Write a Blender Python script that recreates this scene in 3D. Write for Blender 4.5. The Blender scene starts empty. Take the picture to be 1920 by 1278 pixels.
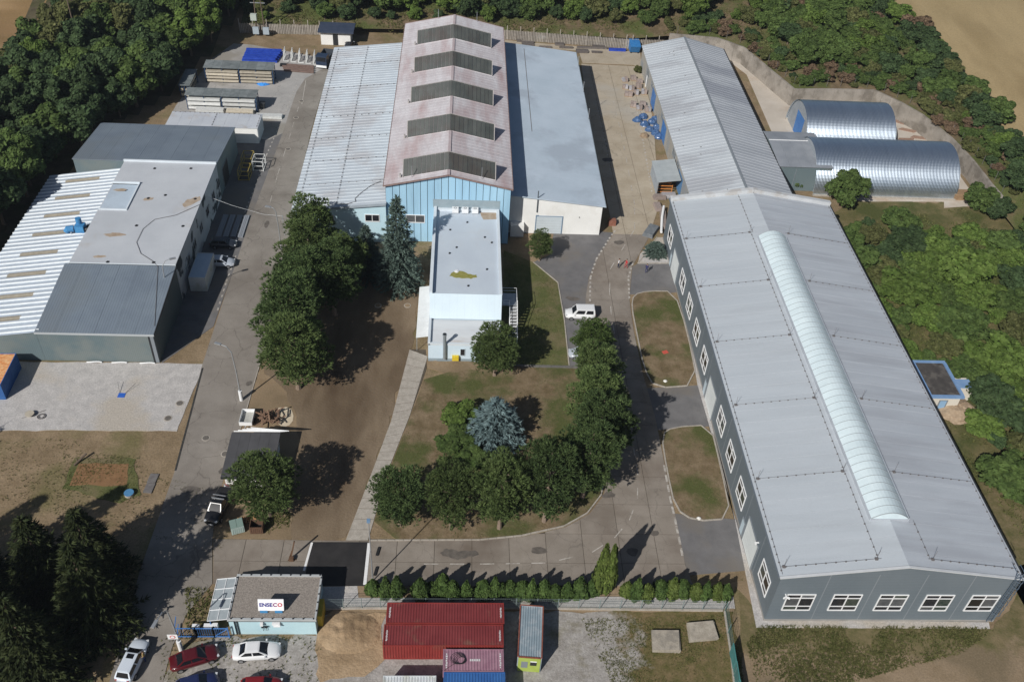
# Aerial view of an industrial estate: halls, workshops, yards, pines, wood.  Units: metres, +Y = away from camera, site level z = 0.
import bpy, bmesh, math, random
from mathutils import Vector, Matrix, noise

SC = bpy.context.scene
COL = SC.collection
R = math.radians

# ------------------------------------------------------------------ camera
cam_d = bpy.data.cameras.new("camera"); cam = bpy.data.objects.new("camera", cam_d); COL.objects.link(cam)
cam_d.sensor_fit = 'HORIZONTAL'; cam_d.sensor_width = 36.0
cam_d.lens = 36.0 * 1757.15 / 1920.0
cam_d.clip_start = 0.5; cam_d.clip_end = 8000
cam.matrix_world = Matrix(((0.998032, -0.020730, -0.059185, 0.000000), (-0.031008, 0.657199, -0.753079, 0.000000), (0.054508, 0.753432, 0.655263, 88.000000), (0.000000, 0.000000, 0.000000, 1.000000)))
SC.camera = cam

# ------------------------------------------------------------------ sky, sun, exposure
SUN_AZ, SUN_EL = 216.0, 37.0          # bearing of the sun, clockwise from +Y
W = bpy.data.worlds.new("World"); SC.world = W; W.use_nodes = True
wn = W.node_tree; wn.nodes.clear()
sky = wn.nodes.new("ShaderNodeTexSky"); sky.sky_type = 'NISHITA'; sky.sun_disc = False
sky.sun_elevation = R(SUN_EL); sky.sun_rotation = R(SUN_AZ)
sky.air_density = 1.0; sky.dust_density = 1.0; sky.ozone_density = 1.0
bg = wn.nodes.new("ShaderNodeBackground"); bg.inputs[1].default_value = 0.05
wo = wn.nodes.new("ShaderNodeOutputWorld")
wn.links.new(sky.outputs[0], bg.inputs[0]); wn.links.new(bg.outputs[0], wo.inputs[0])
sd = bpy.data.lights.new("sun", 'SUN'); sd.energy = 4.6; sd.angle = R(0.55); sd.color = (1.0, 0.965, 0.91)
sun = bpy.data.objects.new("sun", sd); COL.objects.link(sun)
ldir = Vector((-math.sin(R(SUN_AZ)) * math.cos(R(SUN_EL)), -math.cos(R(SUN_AZ)) * math.cos(R(SUN_EL)), -math.sin(R(SUN_EL))))
sun.rotation_euler = ldir.to_track_quat('-Z', 'Y').to_euler()
SC.render.engine = 'CYCLES'
SC.view_settings.view_transform = 'Standard'; SC.view_settings.look = 'None'
SC.view_settings.exposure = -0.06; SC.view_settings.gamma = 1.0; SC.view_settings.use_curve_mapping = False
try:
    SC.cycles.max_bounces = 6; SC.cycles.transparent_max_bounces = 6
except Exception: pass

# ------------------------------------------------------------------ helpers: materials
MATS = {}
def mat(name, c1, c2=None, scale=1.0, rough=0.85, metal=0.0, bump=0.0, bscale=None, spec=0.3, rnd=0.0, stretch=(1,1,1),
        c3=None, s3=0.1, lo=0.35, hi=0.65, lo3=0.5, hi3=0.62, world=True, detail=5.0, bdist=0.05, fine=0.0, fscale=30, island=0.0,
        wave=None, wc=None, transl=0.0, clear=0.0, grad=None, crack=0.0, cscale=.22):
    """procedural surface: c1/c2 mixed by noise, optional larger patches of c3, fine grain, bump, per-object value jitter"""
    if name in MATS: return MATS[name]
    m = bpy.data.materials.new(name); MATS[name] = m; m.use_nodes = True
    nt = m.node_tree; N = nt.nodes; L = nt.links; b = N["Principled BSDF"]
    b.inputs["Roughness"].default_value = rough; b.inputs["Metallic"].default_value = metal
    if "Specular IOR Level" in b.inputs: b.inputs["Specular IOR Level"].default_value = spec
    if clear and "Coat Weight" in b.inputs: b.inputs["Coat Weight"].default_value = clear; b.inputs["Coat Roughness"].default_value = 0.08
    rgb = lambda c: (c[0], c[1], c[2], 1.0)
    if world:
        g = N.new("ShaderNodeNewGeometry"); vec = g.outputs["Position"]
    else:
        t = N.new("ShaderNodeTexCoord"); vec = t.outputs["Object"]
    mp = N.new("ShaderNodeMapping"); L.new(vec, mp.inputs[0]); mp.inputs["Scale"].default_value = stretch
    v = mp.outputs[0]
    def ramp(fac, a, bb):
        r = N.new("ShaderNodeMapRange"); L.new(fac, r.inputs[0]); r.inputs[1].default_value = a; r.inputs[2].default_value = bb
        r.clamp = True; return r.outputs[0]
    def nz(sc, det=detail, vv=v, ro=0.6):
        n = N.new("ShaderNodeTexNoise"); n.inputs["Scale"].default_value = sc; n.inputs["Detail"].default_value = det
        n.inputs["Roughness"].default_value = ro; L.new(vv, n.inputs["Vector"]); return n.outputs[0]
    def mix(f, a, bcol, mode='MIX'):
        x = N.new("ShaderNodeMix"); x.data_type = 'RGBA'; x.blend_type = mode
        if isinstance(f, float): x.inputs[0].default_value = f
        else: L.new(f, x.inputs[0])
        for sock, val in ((x.inputs[6], a), (x.inputs[7], bcol)):
            if isinstance(val, tuple): sock.default_value = rgb(val)
            else: L.new(val, sock)
        return x.outputs[2]
    col = None
    if c2 is None: 
        cn = N.new("ShaderNodeRGB"); cn.outputs[0].default_value = rgb(c1); col = cn.outputs[0]
    else: col = mix(ramp(nz(scale), lo, hi), tuple(c1), tuple(c2))
    if c3 is not None: col = mix(ramp(nz(s3, 4.0), lo3, hi3), col, tuple(c3))
    if grad is not None:
        # grad = (axis index, from, to, c1, c2): a second cover taking over gradually along one axis, broken up by noise
        sx = N.new("ShaderNodeSeparateXYZ"); L.new(vec, sx.inputs[0])
        f = N.new("ShaderNodeMapRange"); L.new(sx.outputs[grad[0]], f.inputs[0]); f.inputs[1].default_value = grad[1]; f.inputs[2].default_value = grad[2]
        f.inputs[3].default_value = -.55; f.inputs[4].default_value = .55
        ad = N.new("ShaderNodeMath"); ad.operation = 'ADD'; L.new(f.outputs[0], ad.inputs[0]); L.new(nz(.32, 6.0, vec, .65), ad.inputs[1])
        cov = mix(ramp(nz(.7, 5.0, vec), .35, .65), tuple(grad[3]), tuple(grad[4]))
        col = mix(ramp(ad.outputs[0], .44, .58), col, cov)
    if crack:
        # hairline cracks: edges of large irregular cells
        dn = N.new("ShaderNodeTexNoise"); dn.inputs["Scale"].default_value = .9; dn.inputs["Detail"].default_value = 4; L.new(vec, dn.inputs["Vector"])
        va = N.new("ShaderNodeVectorMath"); va.operation = 'MULTIPLY_ADD'; L.new(dn.outputs["Color"], va.inputs[0]); va.inputs[1].default_value = (1.6,1.6,0); L.new(vec, va.inputs[2])
        vo = N.new("ShaderNodeTexVoronoi"); vo.feature = 'DISTANCE_TO_EDGE'; vo.inputs["Scale"].default_value = cscale; L.new(va.outputs[0], vo.inputs["Vector"])
        cf = ramp(vo.outputs[0], .012, .004)
        ml = N.new("ShaderNodeMath"); ml.operation = 'MULTIPLY'; L.new(cf, ml.inputs[0]); ml.inputs[1].default_value = crack
        col = mix(ml.outputs[0], col, (.06,.052,.045))
    if wave is not None:
        # wave = (axis index, period m, darkening, sharpness): thin seams across a surface
        sx = N.new("ShaderNodeSeparateXYZ"); L.new(vec, sx.inputs[0])
        mo = N.new("ShaderNodeMath"); mo.operation = 'PINGPONG'; L.new(sx.outputs[wave[0]], mo.inputs[0]); mo.inputs[1].default_value = wave[1] / 2
        f = ramp(mo.outputs[0], wave[3], 0.0)
        ml = N.new("ShaderNodeMath"); ml.operation = 'MULTIPLY'; L.new(f, ml.inputs[0]); ml.inputs[1].default_value = wave[2]
        col = mix(ml.outputs[0], col, tuple(wc or (0, 0, 0)))
    if fine:
        f = N.new("ShaderNodeMapRange"); L.new(nz(fscale, 3.0, vec, 0.7), f.inputs[0]); f.inputs[1].default_value = 0.25; f.inputs[2].default_value = 0.75
        f.inputs[3].default_value = 1 - fine; f.inputs[4].default_value = 1 + fine
        cmb = N.new("ShaderNodeCombineColor")
        for i in range(3): L.new(f.outputs[0], cmb.inputs[i])
        col = mix(1.0, col, cmb.outputs[0], 'MULTIPLY')
    for amt, which in ((rnd, 'obj'), (island, 'isl')):
        if not amt: continue
        if which == 'obj': o = N.new("ShaderNodeObjectInfo"); src = o.outputs["Random"]
        else: o = N.new("ShaderNodeNewGeometry"); src = o.outputs["Random Per Island"]
        f = N.new("ShaderNodeMapRange"); L.new(src, f.inputs[0]); f.inputs[3].default_value = 1 - amt; f.inputs[4].default_value = 1 + amt
        cmb = N.new("ShaderNodeCombineColor")
        for i in range(3): L.new(f.outputs[0], cmb.inputs[i])
        col = mix(1.0, col, cmb.outputs[0], 'MULTIPLY')
    L.new(col, b.inputs["Base Color"])
    if bump:
        bp = N.new("ShaderNodeBump"); bp.inputs["Strength"].default_value = bump; bp.inputs["Distance"].default_value = bdist
        L.new(nz(bscale or scale * 4, 4.0, vec), bp.inputs["Height"]); L.new(bp.outputs[0], b.inputs["Normal"])
    if transl:
        out = N["Material Output"]; tr = N.new("ShaderNodeBsdfTranslucent"); L.new(col, tr.inputs[0])
        ms = N.new("ShaderNodeMixShader"); ms.inputs[0].default_value = transl
        L.new(b.outputs[0], ms.inputs[1]); L.new(tr.outputs[0], ms.inputs[2]); L.new(ms.outputs[0], out.inputs[0])
    return m

# ------------------------------------------------------------------ helpers: mesh building
class MB:
    def __init__(s): s.v = []; s.f = []; s.mi = []
    def add(s, vs, fs, mi=0):
        n = len(s.v); s.v += [tuple(p) for p in vs]
        for f in fs: s.f.append(tuple(i + n for i in f)); s.mi.append(mi)
        return s
    def box(s, x0, x1, y0, y1, z0, z1, mi=0):
        return s.add([(x0,y0,z0),(x1,y0,z0),(x1,y1,z0),(x0,y1,z0),(x0,y0,z1),(x1,y0,z1),(x1,y1,z1),(x0,y1,z1)],
                     [(3,2,1,0),(4,5,6,7),(0,1,5,4),(1,2,6,5),(2,3,7,6),(3,0,4,7)], mi)
    def cbox(s, c, d, rz=0.0, mi=0):
        ca, sa = math.cos(rz), math.sin(rz); vs = []
        for dz in (-1, 1):
            for dx, dy in ((-1,-1),(1,-1),(1,1),(-1,1)):
                x, y = dx*d[0]/2, dy*d[1]/2
                vs.append((c[0]+x*ca-y*sa, c[1]+x*sa+y*ca, c[2]+dz*d[2]/2))
        return s.add(vs, [(3,2,1,0),(4,5,6,7),(0,1,5,4),(1,2,6,5),(2,3,7,6),(3,0,4,7)], mi)
    def bar(s, a, b, w, h=None, mi=0):
        a, b = Vector(a), Vector(b); d = (b - a).normalized(); h = h or w
        up = Vector((0,0,1)) if abs(d.z) < 0.95 else Vector((1,0,0))
        x = d.cross(up).normalized() * (w/2); y = x.cross(d).normalized() * (h/2)
        vs = [a-x-y, a+x-y, a+x+y, a-x+y, b-x-y, b+x-y, b+x+y, b-x+y]
        return s.add(vs, [(0,1,2,3),(7,6,5,4),(0,4,5,1),(1,5,6,2),(2,6,7,3),(3,7,4,0)], mi)
    def tube(s, pts, rad, n=8, mi=0, cap=True):
        pts = [Vector(p) for p in pts]; rads = rad if isinstance(rad, (list, tuple)) else [rad]*len(pts); rings = []
        ref = Vector((0.31, 0.95, 0.07))
        for i, p in enumerate(pts):
            d = (pts[min(i+1, len(pts)-1)] - pts[max(i-1, 0)]).normalized()
            if abs(d.dot(ref)) > 0.95: ref = Vector((0.9, 0.1, 0.4))
            x = d.cross(ref).normalized(); y = d.cross(x)
            rings.append([p + (x*math.cos(t) + y*math.sin(t))*rads[i] for t in [2*math.pi*k/n for k in range(n)]])
        vs = [q for r in rings for q in r]; fs = []
        for i in range(len(pts)-1):
            for k in range(n): fs.append((i*n+k, i*n+(k+1) % n, (i+1)*n+(k+1) % n, (i+1)*n+k))
        if cap: fs += [tuple(range(n))[::-1], tuple((len(pts)-1)*n+k for k in range(n))]
        return s.add(vs, fs, mi)
    def cyl(s, c, r, z0, z1, n=12, mi=0, r2=None):
        return s.tube([(c[0],c[1],z0),(c[0],c[1],z1)], [r, r if r2 is None else r2], n, mi)
    def prism(s, poly, z0, z1, mi=0):
        n = len(poly); a = sum(poly[i][0]*poly[(i+1)%n][1]-poly[(i+1)%n][0]*poly[i][1] for i in range(n))
        if a < 0: poly = poly[::-1]
        vs = [(p[0],p[1],z0) for p in poly] + [(p[0],p[1],z1) for p in poly]
        return s.add(vs, [tuple(range(n))[::-1], tuple(range(n,2*n))] + [(i,(i+1)%n,n+(i+1)%n,n+i) for i in range(n)], mi)
    def quad(s, a, b, c, d, mi=0): return s.add([a,b,c,d], [(0,1,2,3)], mi)
    def slab(s, a, b, c, d, t, mi=0):
        """quad abcd (counter-clockwise seen from outside) thickened inwards by t"""
        a,b,c,d = map(Vector,(a,b,c,d)); n = (b-a).cross(d-a).normalized()*t
        return s.add([a-n,b-n,c-n,d-n,a,b,c,d], [(3,2,1,0),(4,5,6,7),(0,1,5,4),(1,2,6,5),(2,3,7,6),(3,0,4,7)], mi)
    def mesh(s, name):
        m = bpy.data.meshes.new(name); m.from_pydata(s.v, [], s.f); m.update(); return m
    def build(s, name, mats, parent=None, smooth=False, loc=None):
        m = s.mesh(name)
        ml = mats if isinstance(mats, (list, tuple)) else [mats]
        for q in ml: m.materials.append(q)
        if len(ml) > 1: m.polygons.foreach_set("material_index", s.mi)
        if smooth: m.polygons.foreach_set("use_smooth", [True]*len(m.polygons))
        return link(name, m, parent, loc)
def link(name, mesh, parent=None, loc=None):
    o = bpy.data.objects.new(name, mesh); COL.objects.link(o)
    if parent is not None:
        o.parent = parent
        q = parent; off = Vector((0,0,0))
        if loc is None:                                   # mesh given in world coordinates: undo the parent's placement
            o.matrix_parent_inverse = MW(parent).inverted()
    if loc is not None: o.location = loc
    return o
def MW(o):
    m = Matrix.LocRotScale(o.location, o.rotation_euler, o.scale)
    if o.parent is not None: m = MW(o.parent) @ o.matrix_parent_inverse @ m
    return m
def tag(o, label=None, cat=None, group=None, kind=None):
    if label: o["label"] = label
    if cat: o["category"] = cat
    if group: o["group"] = group
    if kind: o["kind"] = kind
    return o
def thing(name, loc, label, cat, group=None, rz=0.0):
    o = bpy.data.objects.new(name, None); COL.objects.link(o); o.location = loc; o.rotation_euler = (0,0,rz)
    o.empty_display_size = 0.5
    return tag(o, label, cat, group)
def dup(root, loc, rz=0.0, sc=None, label=None, group=None):
    r = root.copy(); COL.objects.link(r); r.location = loc; r.rotation_euler = (0,0,rz)
    if sc is not None: r.scale = sc if isinstance(sc, (tuple, list)) else (sc, sc, sc)
    if label: r["label"] = label
    if group: r["group"] = group
    for ch in KIDS.get(root.name, []):
        c = ch.copy(); COL.objects.link(c); c.parent = r
        for g in KIDS.get(ch.name, []):
            d = g.copy(); COL.objects.link(d); d.parent = c
    return r
KIDS = {}
def kids(root):
    KIDS[root.name] = [o for o in COL.objects if o.parent == root]
    for c in KIDS[root.name]: KIDS[c.name] = [o for o in COL.objects if o.parent == c]
    return root
def struct(name, mb, m, parent=None, smooth=False):
    return tag(mb.build(name, m, parent, smooth), kind=None if parent else "structure")
def text_mesh(txt, size, depth=0.02, bold=0.0):
    c = bpy.data.curves.new("lettering", 'FONT'); c.body = txt; c.size = size; c.extrude = depth; c.offset = bold
    c.align_x = 'CENTER'; c.align_y = 'CENTER'
    o = bpy.data.objects.new("lettering", c); COL.objects.link(o)
    bpy.context.view_layer.update()
    me = bpy.data.meshes.new_from_object(o.evaluated_get(bpy.context.evaluated_depsgraph_get()))
    bpy.data.objects.remove(o); bpy.data.curves.remove(c); return me
def clip_poly(poly, x0, x1, y0, y1):
    def cut(p, ins, isec):
        out = []
        for i in range(len(p)):
            a, b = p[i-1], p[i]
            if ins(b):
                if not ins(a): out.append(isec(a, b))
                out.append(b)
            elif ins(a): out.append(isec(a, b))
        return out
    ix = lambda k, v: (lambda a, b: tuple(a[i] + (b[i]-a[i])*(v-a[k])/(b[k]-a[k]) for i in range(2)))
    for ins, isec in ((lambda q: q[0] >= x0, ix(0,x0)), (lambda q: q[0] <= x1, ix(0,x1)), (lambda q: q[1] >= y0, ix(1,y0)), (lambda q: q[1] <= y1, ix(1,y1))):
        poly = cut(poly, ins, isec)
        if not poly: return []
    return poly
def area(p): return 0.5*sum(p[i][0]*p[(i+1)%len(p)][1]-p[(i+1)%len(p)][0]*p[i][1] for i in range(len(p)))
def inpoly(x, y, p):
    c = False; j = len(p)-1
    for i in range(len(p)):
        if (p[i][1] > y) != (p[j][1] > y) and x < (p[j][0]-p[i][0])*(y-p[i][1])/(p[j][1]-p[i][1])+p[i][0]: c = not c
        j = i
    return c
def smooth_poly(p, n=2, closed=True):
    for _ in range(n):
        q = []; m = len(p)
        for i in range(m if closed else m-1):
            a, b = p[i], p[(i+1) % m]
            q += [(a[0]*.75+b[0]*.25, a[1]*.75+b[1]*.25), (a[0]*.25+b[0]*.75, a[1]*.25+b[1]*.75)]
        p = q if closed else [p[0]] + q + [p[-1]]
    return p

def ragged(p, amp=.35, step=.9, seed=0.0):
    """a hand-dug outline: edges subdivided and pushed in and out by noise"""
    out = []
    for i in range(len(p)):
        a, b = p[i], p[(i+1) % len(p)]; L = math.hypot(b[0]-a[0], b[1]-a[1]); n = max(1, int(L/step))
        for k in range(n):
            x, y = a[0]+(b[0]-a[0])*k/n, a[1]+(b[1]-a[1])*k/n
            out.append((x+amp*(noise.noise(Vector((x*.45,y*.45,seed)))*1.3+noise.noise(Vector((x*1.7,y*1.7,seed+7)))*.8), y+amp*(noise.noise(Vector((x*.45,y*.45,seed+3)))*1.3+noise.noise(Vector((x*1.7,y*1.7,seed+11)))*.8)))
    return out

# ================================================================== the ground, roads, paths
# level part of the site; beyond it the land rises in a bank.  (x, y, height of the cut bank at that point)
WALL_NE = [(57.19, 202.11), (62.26, 197.46), (66.27, 184.47), (68.40, 177.71), (77.16, 178.41), (85.73, 178.61), (89.45, 173.66), (92.19, 168.37), (94.54, 159.03), (95.32, 150.66), (95.29, 142.26)]
SITE = [(-49.3,203.4,.8),(-31.8,204.0,1.4),(10,205.6,1.8),(38.3,203.2,2.2),(46,203.5,3.0)] + [(p[0],p[1],3.5) for p in WALL_NE] + \
       [(95.5,138,1.5),(97,128,0.0),(100,60,0),(100,-60,0),(-160,-60,0),(-160,60,0),(-90,90,0),(-70,118,0),(-66,135,0),(-66,152,0),(-56,170,0),(-52,190,0.1)]
SITE2 = [(p[0],p[1]) for p in SITE]
def bank(x, y):
    if inpoly(x, y, SITE2): return 0.0, 0.0
    bd = 1e9; ba = 0
    for i in range(len(SITE)):
        a, b = SITE[i], SITE[(i+1) % len(SITE)]
        dx, dy = b[0]-a[0], b[1]-a[1]; t = max(0, min(1, ((x-a[0])*dx+(y-a[1])*dy)/(dx*dx+dy*dy)))
        d = math.hypot(x-a[0]-t*dx, y-a[1]-t*dy)
        if d < bd: bd = d; ba = a[2]+(b[2]-a[2])*t
    return bd, ba
def ground_z(x, y):
    d, a = bank(x, y)
    if d <= 0: return 0.0
    s = min(1, d/0.35); s = s*s*(3-2*s)
    k = min(1.0, a/1.2)
    rise = k*(5.0*(1-math.exp(-d/22.0)) + 0.012*min(d, 400))
    return a*s + rise + (0.25*noise.noise(Vector((x*.11,y*.11,0))))*min(1,d/6)
def axis(lo, hi, step, far):
    a = [lo + i*step for i in range(int((hi-lo)/step)+1)]; p = []; q = []
    x = lo; st = step
    while x > -far: st *= 1.5; x -= st; p.append(x)
    x = a[-1]; st = step
    while x < far: st *= 1.5; x += st; q.append(x)
    return p[::-1] + a + q
GX = axis(-150, 170, 2.0, 3500); GY = axis(20, 290, 2.0, 3500)
gm = MB()
def sheet_z(x, y):            # the wide sheet keeps below the bank until well outside the retaining wall
    d, a = bank(x, y)
    if a < .15: return ground_z(x, y)
    s = max(0.0, min(1.0, (d-3.0)/2.0)); s = s*s*(3-2*s)
    return s*ground_z(x, y)
gm.v = [(x, y, sheet_z(x, y) - 0.03) for y in GY for x in GX]
nx = len(GX)
for j in range(len(GY)-1):
    for i in range(nx-1): gm.f.append((j*nx+i, j*nx+i+1, (j+1)*nx+i+1, (j+1)*nx+i)); gm.mi.append(0)
M_ground = mat("dry_ground", (.19,.14,.085), (.28,.21,.135), 0.3, c3=(.13,.125,.05), s3=0.13, lo3=.5, hi3=.75, bump=.6, bscale=2.2, bdist=.12, fine=.28, fscale=5, rough=.95, spec=.1)
ground = struct("ground", gm, M_ground, smooth=True)

# ---- sheets laid on the ground, each a little above the one below
M_conc = mat("road_concrete", (.222,.193,.163), (.28,.247,.213), 0.35, crack=.25, cscale=.3, rnd=.06, c3=(.165,.135,.11), s3=0.12, lo3=.48, hi3=.7, bump=.25, bscale=9, bdist=.01, fine=.10, fscale=14, rough=.9, spec=.2)
M_concw = mat("west_road_concrete", (.215,.193,.17), (.275,.25,.222), 0.22, crack=.35, c3=(.165,.145,.125), s3=0.1, lo3=.5, hi3=.72, bump=.25, bscale=9, bdist=.01, fine=.12, fscale=9, rough=.9, spec=.2)
M_asph = mat("asphalt", (.135,.132,.134), (.175,.17,.172), 0.5, c3=(.17,.155,.14), s3=.1, bump=.3, bscale=14, bdist=.01, fine=.13, fscale=16, rough=.9, spec=.25)
M_asphd = mat("fresh_asphalt", (.022,.021,.022), (.034,.032,.032), 0.6, bump=.3, bscale=14, bdist=.01, fine=.15, fscale=18, rough=.8, spec=.3)
M_joint = mat("joint_filler", (.07,.058,.045), (.12,.10,.075), 2.0, rough=.95)
M_gravel = mat("pale_gravel", (.40,.385,.375), (.50,.48,.465), 0.8, c3=(.43,.39,.34), s3=.1, bump=.9, bscale=9, bdist=.04, fine=.26, fscale=5, rough=.95, spec=.15)
M_gravel2 = mat("stony_yard", (.27,.25,.23), (.38,.36,.34), 0.9, c3=(.16,.14,.075), s3=.16, lo3=.55, hi3=.7, bump=.8, bscale=6, bdist=.06, fine=.28, fscale=4, rough=.95, spec=.1, grad=(0,10,27,(.095,.09,.032),(.19,.14,.075)))
M_beige = mat("north_yard_concrete", (.36,.305,.23), (.43,.375,.295), 0.3, crack=.25, c3=(.40,.37,.32), s3=.05, bump=.2, bscale=9, bdist=.01, fine=.08, fscale=10, rough=.92, spec=.15)
M_beige2 = mat("northeast_yard_concrete", (.46,.41,.35), (.53,.48,.42), 0.3, c3=(.42,.33,.25), s3=.09, lo3=.56, hi3=.7, bump=.2, bscale=8, bdist=.01, fine=.08, fscale=9, rough=.92, spec=.15)
M_yard = mat("yard_concrete", (.33,.32,.31), (.40,.385,.37), 0.3, crack=.3, c3=(.28,.26,.23), s3=.07, bump=.2, bscale=8, bdist=.01, fine=.1, fscale=9, rough=.92, spec=.15)
M_soil = mat("bare_soil", (.165,.122,.080), (.255,.198,.138), 0.22, c3=(.098,.069,.045), s3=.08, lo3=.44, hi3=.66, bump=.7, bscale=3, bdist=.08, fine=.16, fscale=6, rough=.97, spec=.08, stretch=(1,.35,1))
M_lawn = mat("parched_lawn", (.14,.105,.06), (.225,.17,.11), 0.6, c3=(.085,.095,.035), s3=.17, lo3=.46, hi3=.62, bump=.7, bscale=6, bdist=.06, fine=.25, fscale=5, rough=.97, spec=.08)
M_lawng = mat("green_lawn", (.085,.10,.035), (.13,.13,.055), 0.5, c3=(.19,.15,.09), s3=.16, lo3=.5, hi3=.68, bump=.7, bscale=6, bdist=.06, fine=.25, fscale=5, rough=.97, spec=.08)
M_dirt = mat("trodden_dirt", (.24,.175,.11), (.31,.235,.155), 0.4, c3=(.20,.15,.095), s3=.1, bump=.6, bscale=4, bdist=.05, fine=.18, fscale=6, rough=.97, spec=.08)
M_sand = mat("excavated_sand", (.33,.235,.145), (.42,.31,.20), 0.5, c3=(.27,.19,.115), s3=.15, bump=.8, bscale=3, bdist=.12, fine=.15, fscale=5, rough=.97, spec=.08)
M_weeds = mat("weedy_grass", (.11,.10,.04), (.22,.175,.10), 0.55, c3=(.075,.085,.028), s3=.22, lo3=.48, hi3=.64, bump=.8, bscale=5, bdist=.1, fine=.3, fscale=4, rough=.97, spec=.08)
M_bank = mat("bank_scrub_ground", (.11,.085,.05), (.19,.14,.09), .5, c3=(.085,.10,.035), s3=.16, lo3=.42, hi3=.58, bump=.8, bscale=3, bdist=.15, fine=.25, fscale=3, rough=.97, spec=.08)
M_field = mat("stubble_field", (.30,.23,.125), (.37,.285,.16), 0.10, c3=(.255,.19,.10), s3=.035, bump=.6, bscale=2, bdist=.1, fine=.15, fscale=3, rough=.97, spec=.05, stretch=(1,.3,1))
M_kerb = mat("kerb_concrete", (.33,.30,.26), (.42,.385,.34), 1.5, rough=.92, fine=.12, fscale=6)
M_paint = mat("road_paint", (.40,.375,.34), (.52,.495,.455), 3.0, rough=.85, c3=(.28,.25,.22), s3=1.4, lo3=.46, hi3=.62)
M_paintw = mat("fresh_white_paint", (.72,.72,.72), (.80,.80,.80), 3.0, rough=.8)

def sheet(name, poly, z, m, drop=0.25, parent=None):
    mb = MB(); mb.prism(poly, z-drop, z); return struct(name, mb, m, parent)
def kerb(poly, closed=True, w=0.16, z=0.13):
    """continuous kerb of stones following a line"""
    mb = MB(); n = len(poly)
    for i in range(n if closed else n-1):
        a, b = Vector((*poly[i],0)), Vector((*poly[(i+1) % n],0)); d = b-a; L = d.length
        if L < .05: continue
        k = max(1, round(L/1.0)); 
        for j in range(k):
            p = a + d*((j+.02*1.0)/k); q = a + d*((j+.985)/k); h = z + random.uniform(-.008,.008)
            mb.bar((p.x,p.y,h/2-.05),(q.x,q.y,h/2-.05), w, h+.1)
    return tag(mb.build("kerb", M_kerb), kind="structure")
random.seed(3)
# south and east road of concrete slabs: joints recessed, every slab its own piece
ROAD_E = [(-26.93, 66.04), (-18.29, 65.98), (-9.58, 65.92), (3.18, 66.12), (8.11, 66.70), (13.18, 68.13), (16.20, 70.13), (18.23, 73.00), (19.33, 77.10), (19.01, 84.43), (19.02, 94.62), (18.59, 101.35), (19.48, 111.26), (20.48, 116.65), (22.61, 122.71), (25.70, 128.58), (25.78, 134.99), (25.57, 149.04), (25.42, 165.09), (25.60, 181.12), (26.05, 193.96), (39.00, 193.76), (38.79, 177.35), (38.01, 165.97), (36.59, 153.55), (35.78, 144.14), (33.99, 135.41), (31.40, 127.62), (27.71, 119.75), (26.23, 111.51), (25.91, 103.97), (26.00, 94.81), (26.51, 86.53), (26.49, 80.82), (26.48, 75.49), (26.53, 68.52), (26.51, 62.87), (26.95, 60.17), (-9.08, 59.95), (-13.69, 59.99), (-25.71, 60.12)]
road = sheet("road", ROAD_E, 0.0, M_joint)
xs = [-27.5 + 4.25*i for i in range(17)]; ys = [58.6, 63.1] + [67.2 + 4.4*i for i in range(32)]
for i in range(len(xs)-1):
    for j in range(len(ys)-1):
        q = clip_poly(ROAD_E, xs[i]+.03, xs[i+1]-.03, ys[j]+.03, ys[j+1]-.03)
        if len(q) < 3 or abs(area(q)) < .5: continue
        h = 0.035 + random.uniform(-.004,.004)
        struct("slab", MB().prism(q, -.1, h), M_conc if ys[j] < 128 else M_beige, road)
# north yard between the halls
sheet("north_yard", [(8.75, 204.96), (40.02, 201.29), (39.37, 192.98), (37.67, 194.45), (26.33, 194.53), (26.05, 200.85), (11.06, 201.44)], 0.012, M_beige)
# dark parking bay by the office, forecourts before the big hall
sheet("parking_bay", ragged([(11.94, 120.22), (14.62, 122.35), (15.96, 129.67), (25.78, 129.21), (22.58, 122.41), (20.48, 116.65), (19.18, 106.18), (18.07, 95.68), (15.82, 95.62), (15.84, 106.06), (15.50, 115.08)], 0.1), 0.022, M_asph)
sheet("forecourt", [(26.45, 112.57), (27.79, 119.76), (28.77, 120.66), (34.17, 120.89), (33.97, 113.39)], 0.02, M_asph)
sheet("forecourt", [(25.66, 91.81), (33.51, 92.64), (33.95, 84.93), (26.41, 84.01)], 0.02, M_asph)
sheet("forecourt", [(26.31, 70.34), (34.04, 69.47), (34.04, 62.35), (26.59, 61.58)], 0.02, M_asph)
sheet("concrete_apron", [(28.77, 120.66), (29.48, 123.31), (33.00, 128.16), (34.63, 128.23), (34.52, 120.90)], 0.03, M_gravel)
# fresh black asphalt patch at the gate, white painted edges
sheet("asphalt_patch", [(-15.80, 65.71), (-9.51, 65.77), (-9.19, 59.95), (-16.09, 59.91)], 0.055, M_asphd)
mk = MB()
def stripe(p, q, w, z=0.062):
    a, b = Vector((*p,0)), Vector((*q,0)); d = (b-a).normalized(); n = Vector((-d.y,d.x,0))*w/2; n.z = 0
    mk.quad(*[(v.x,v.y,z) for v in (a-n,b-n,b+n,a+n)])
def dashes(line, on, off, w, z=0.042):
    acc = 0.0
    for i in range(len(line)-1):
        a, b = Vector((*line[i],0)), Vector((*line[i+1],0)); L = (b-a).length; t = -acc % (on+off) if acc else 0
        t = 0
        while t + on*.6 < L:
            p, q = a.lerp(b, t/L), a.lerp(b, min(1,(t+on)/L)); stripe((p.x,p.y),(q.x,q.y), w, z); t += on+off
dashes([(-3.10, 62.85), (3.16, 62.90), (10.69, 63.10)], 1.6, 1.3, .13)
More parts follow.
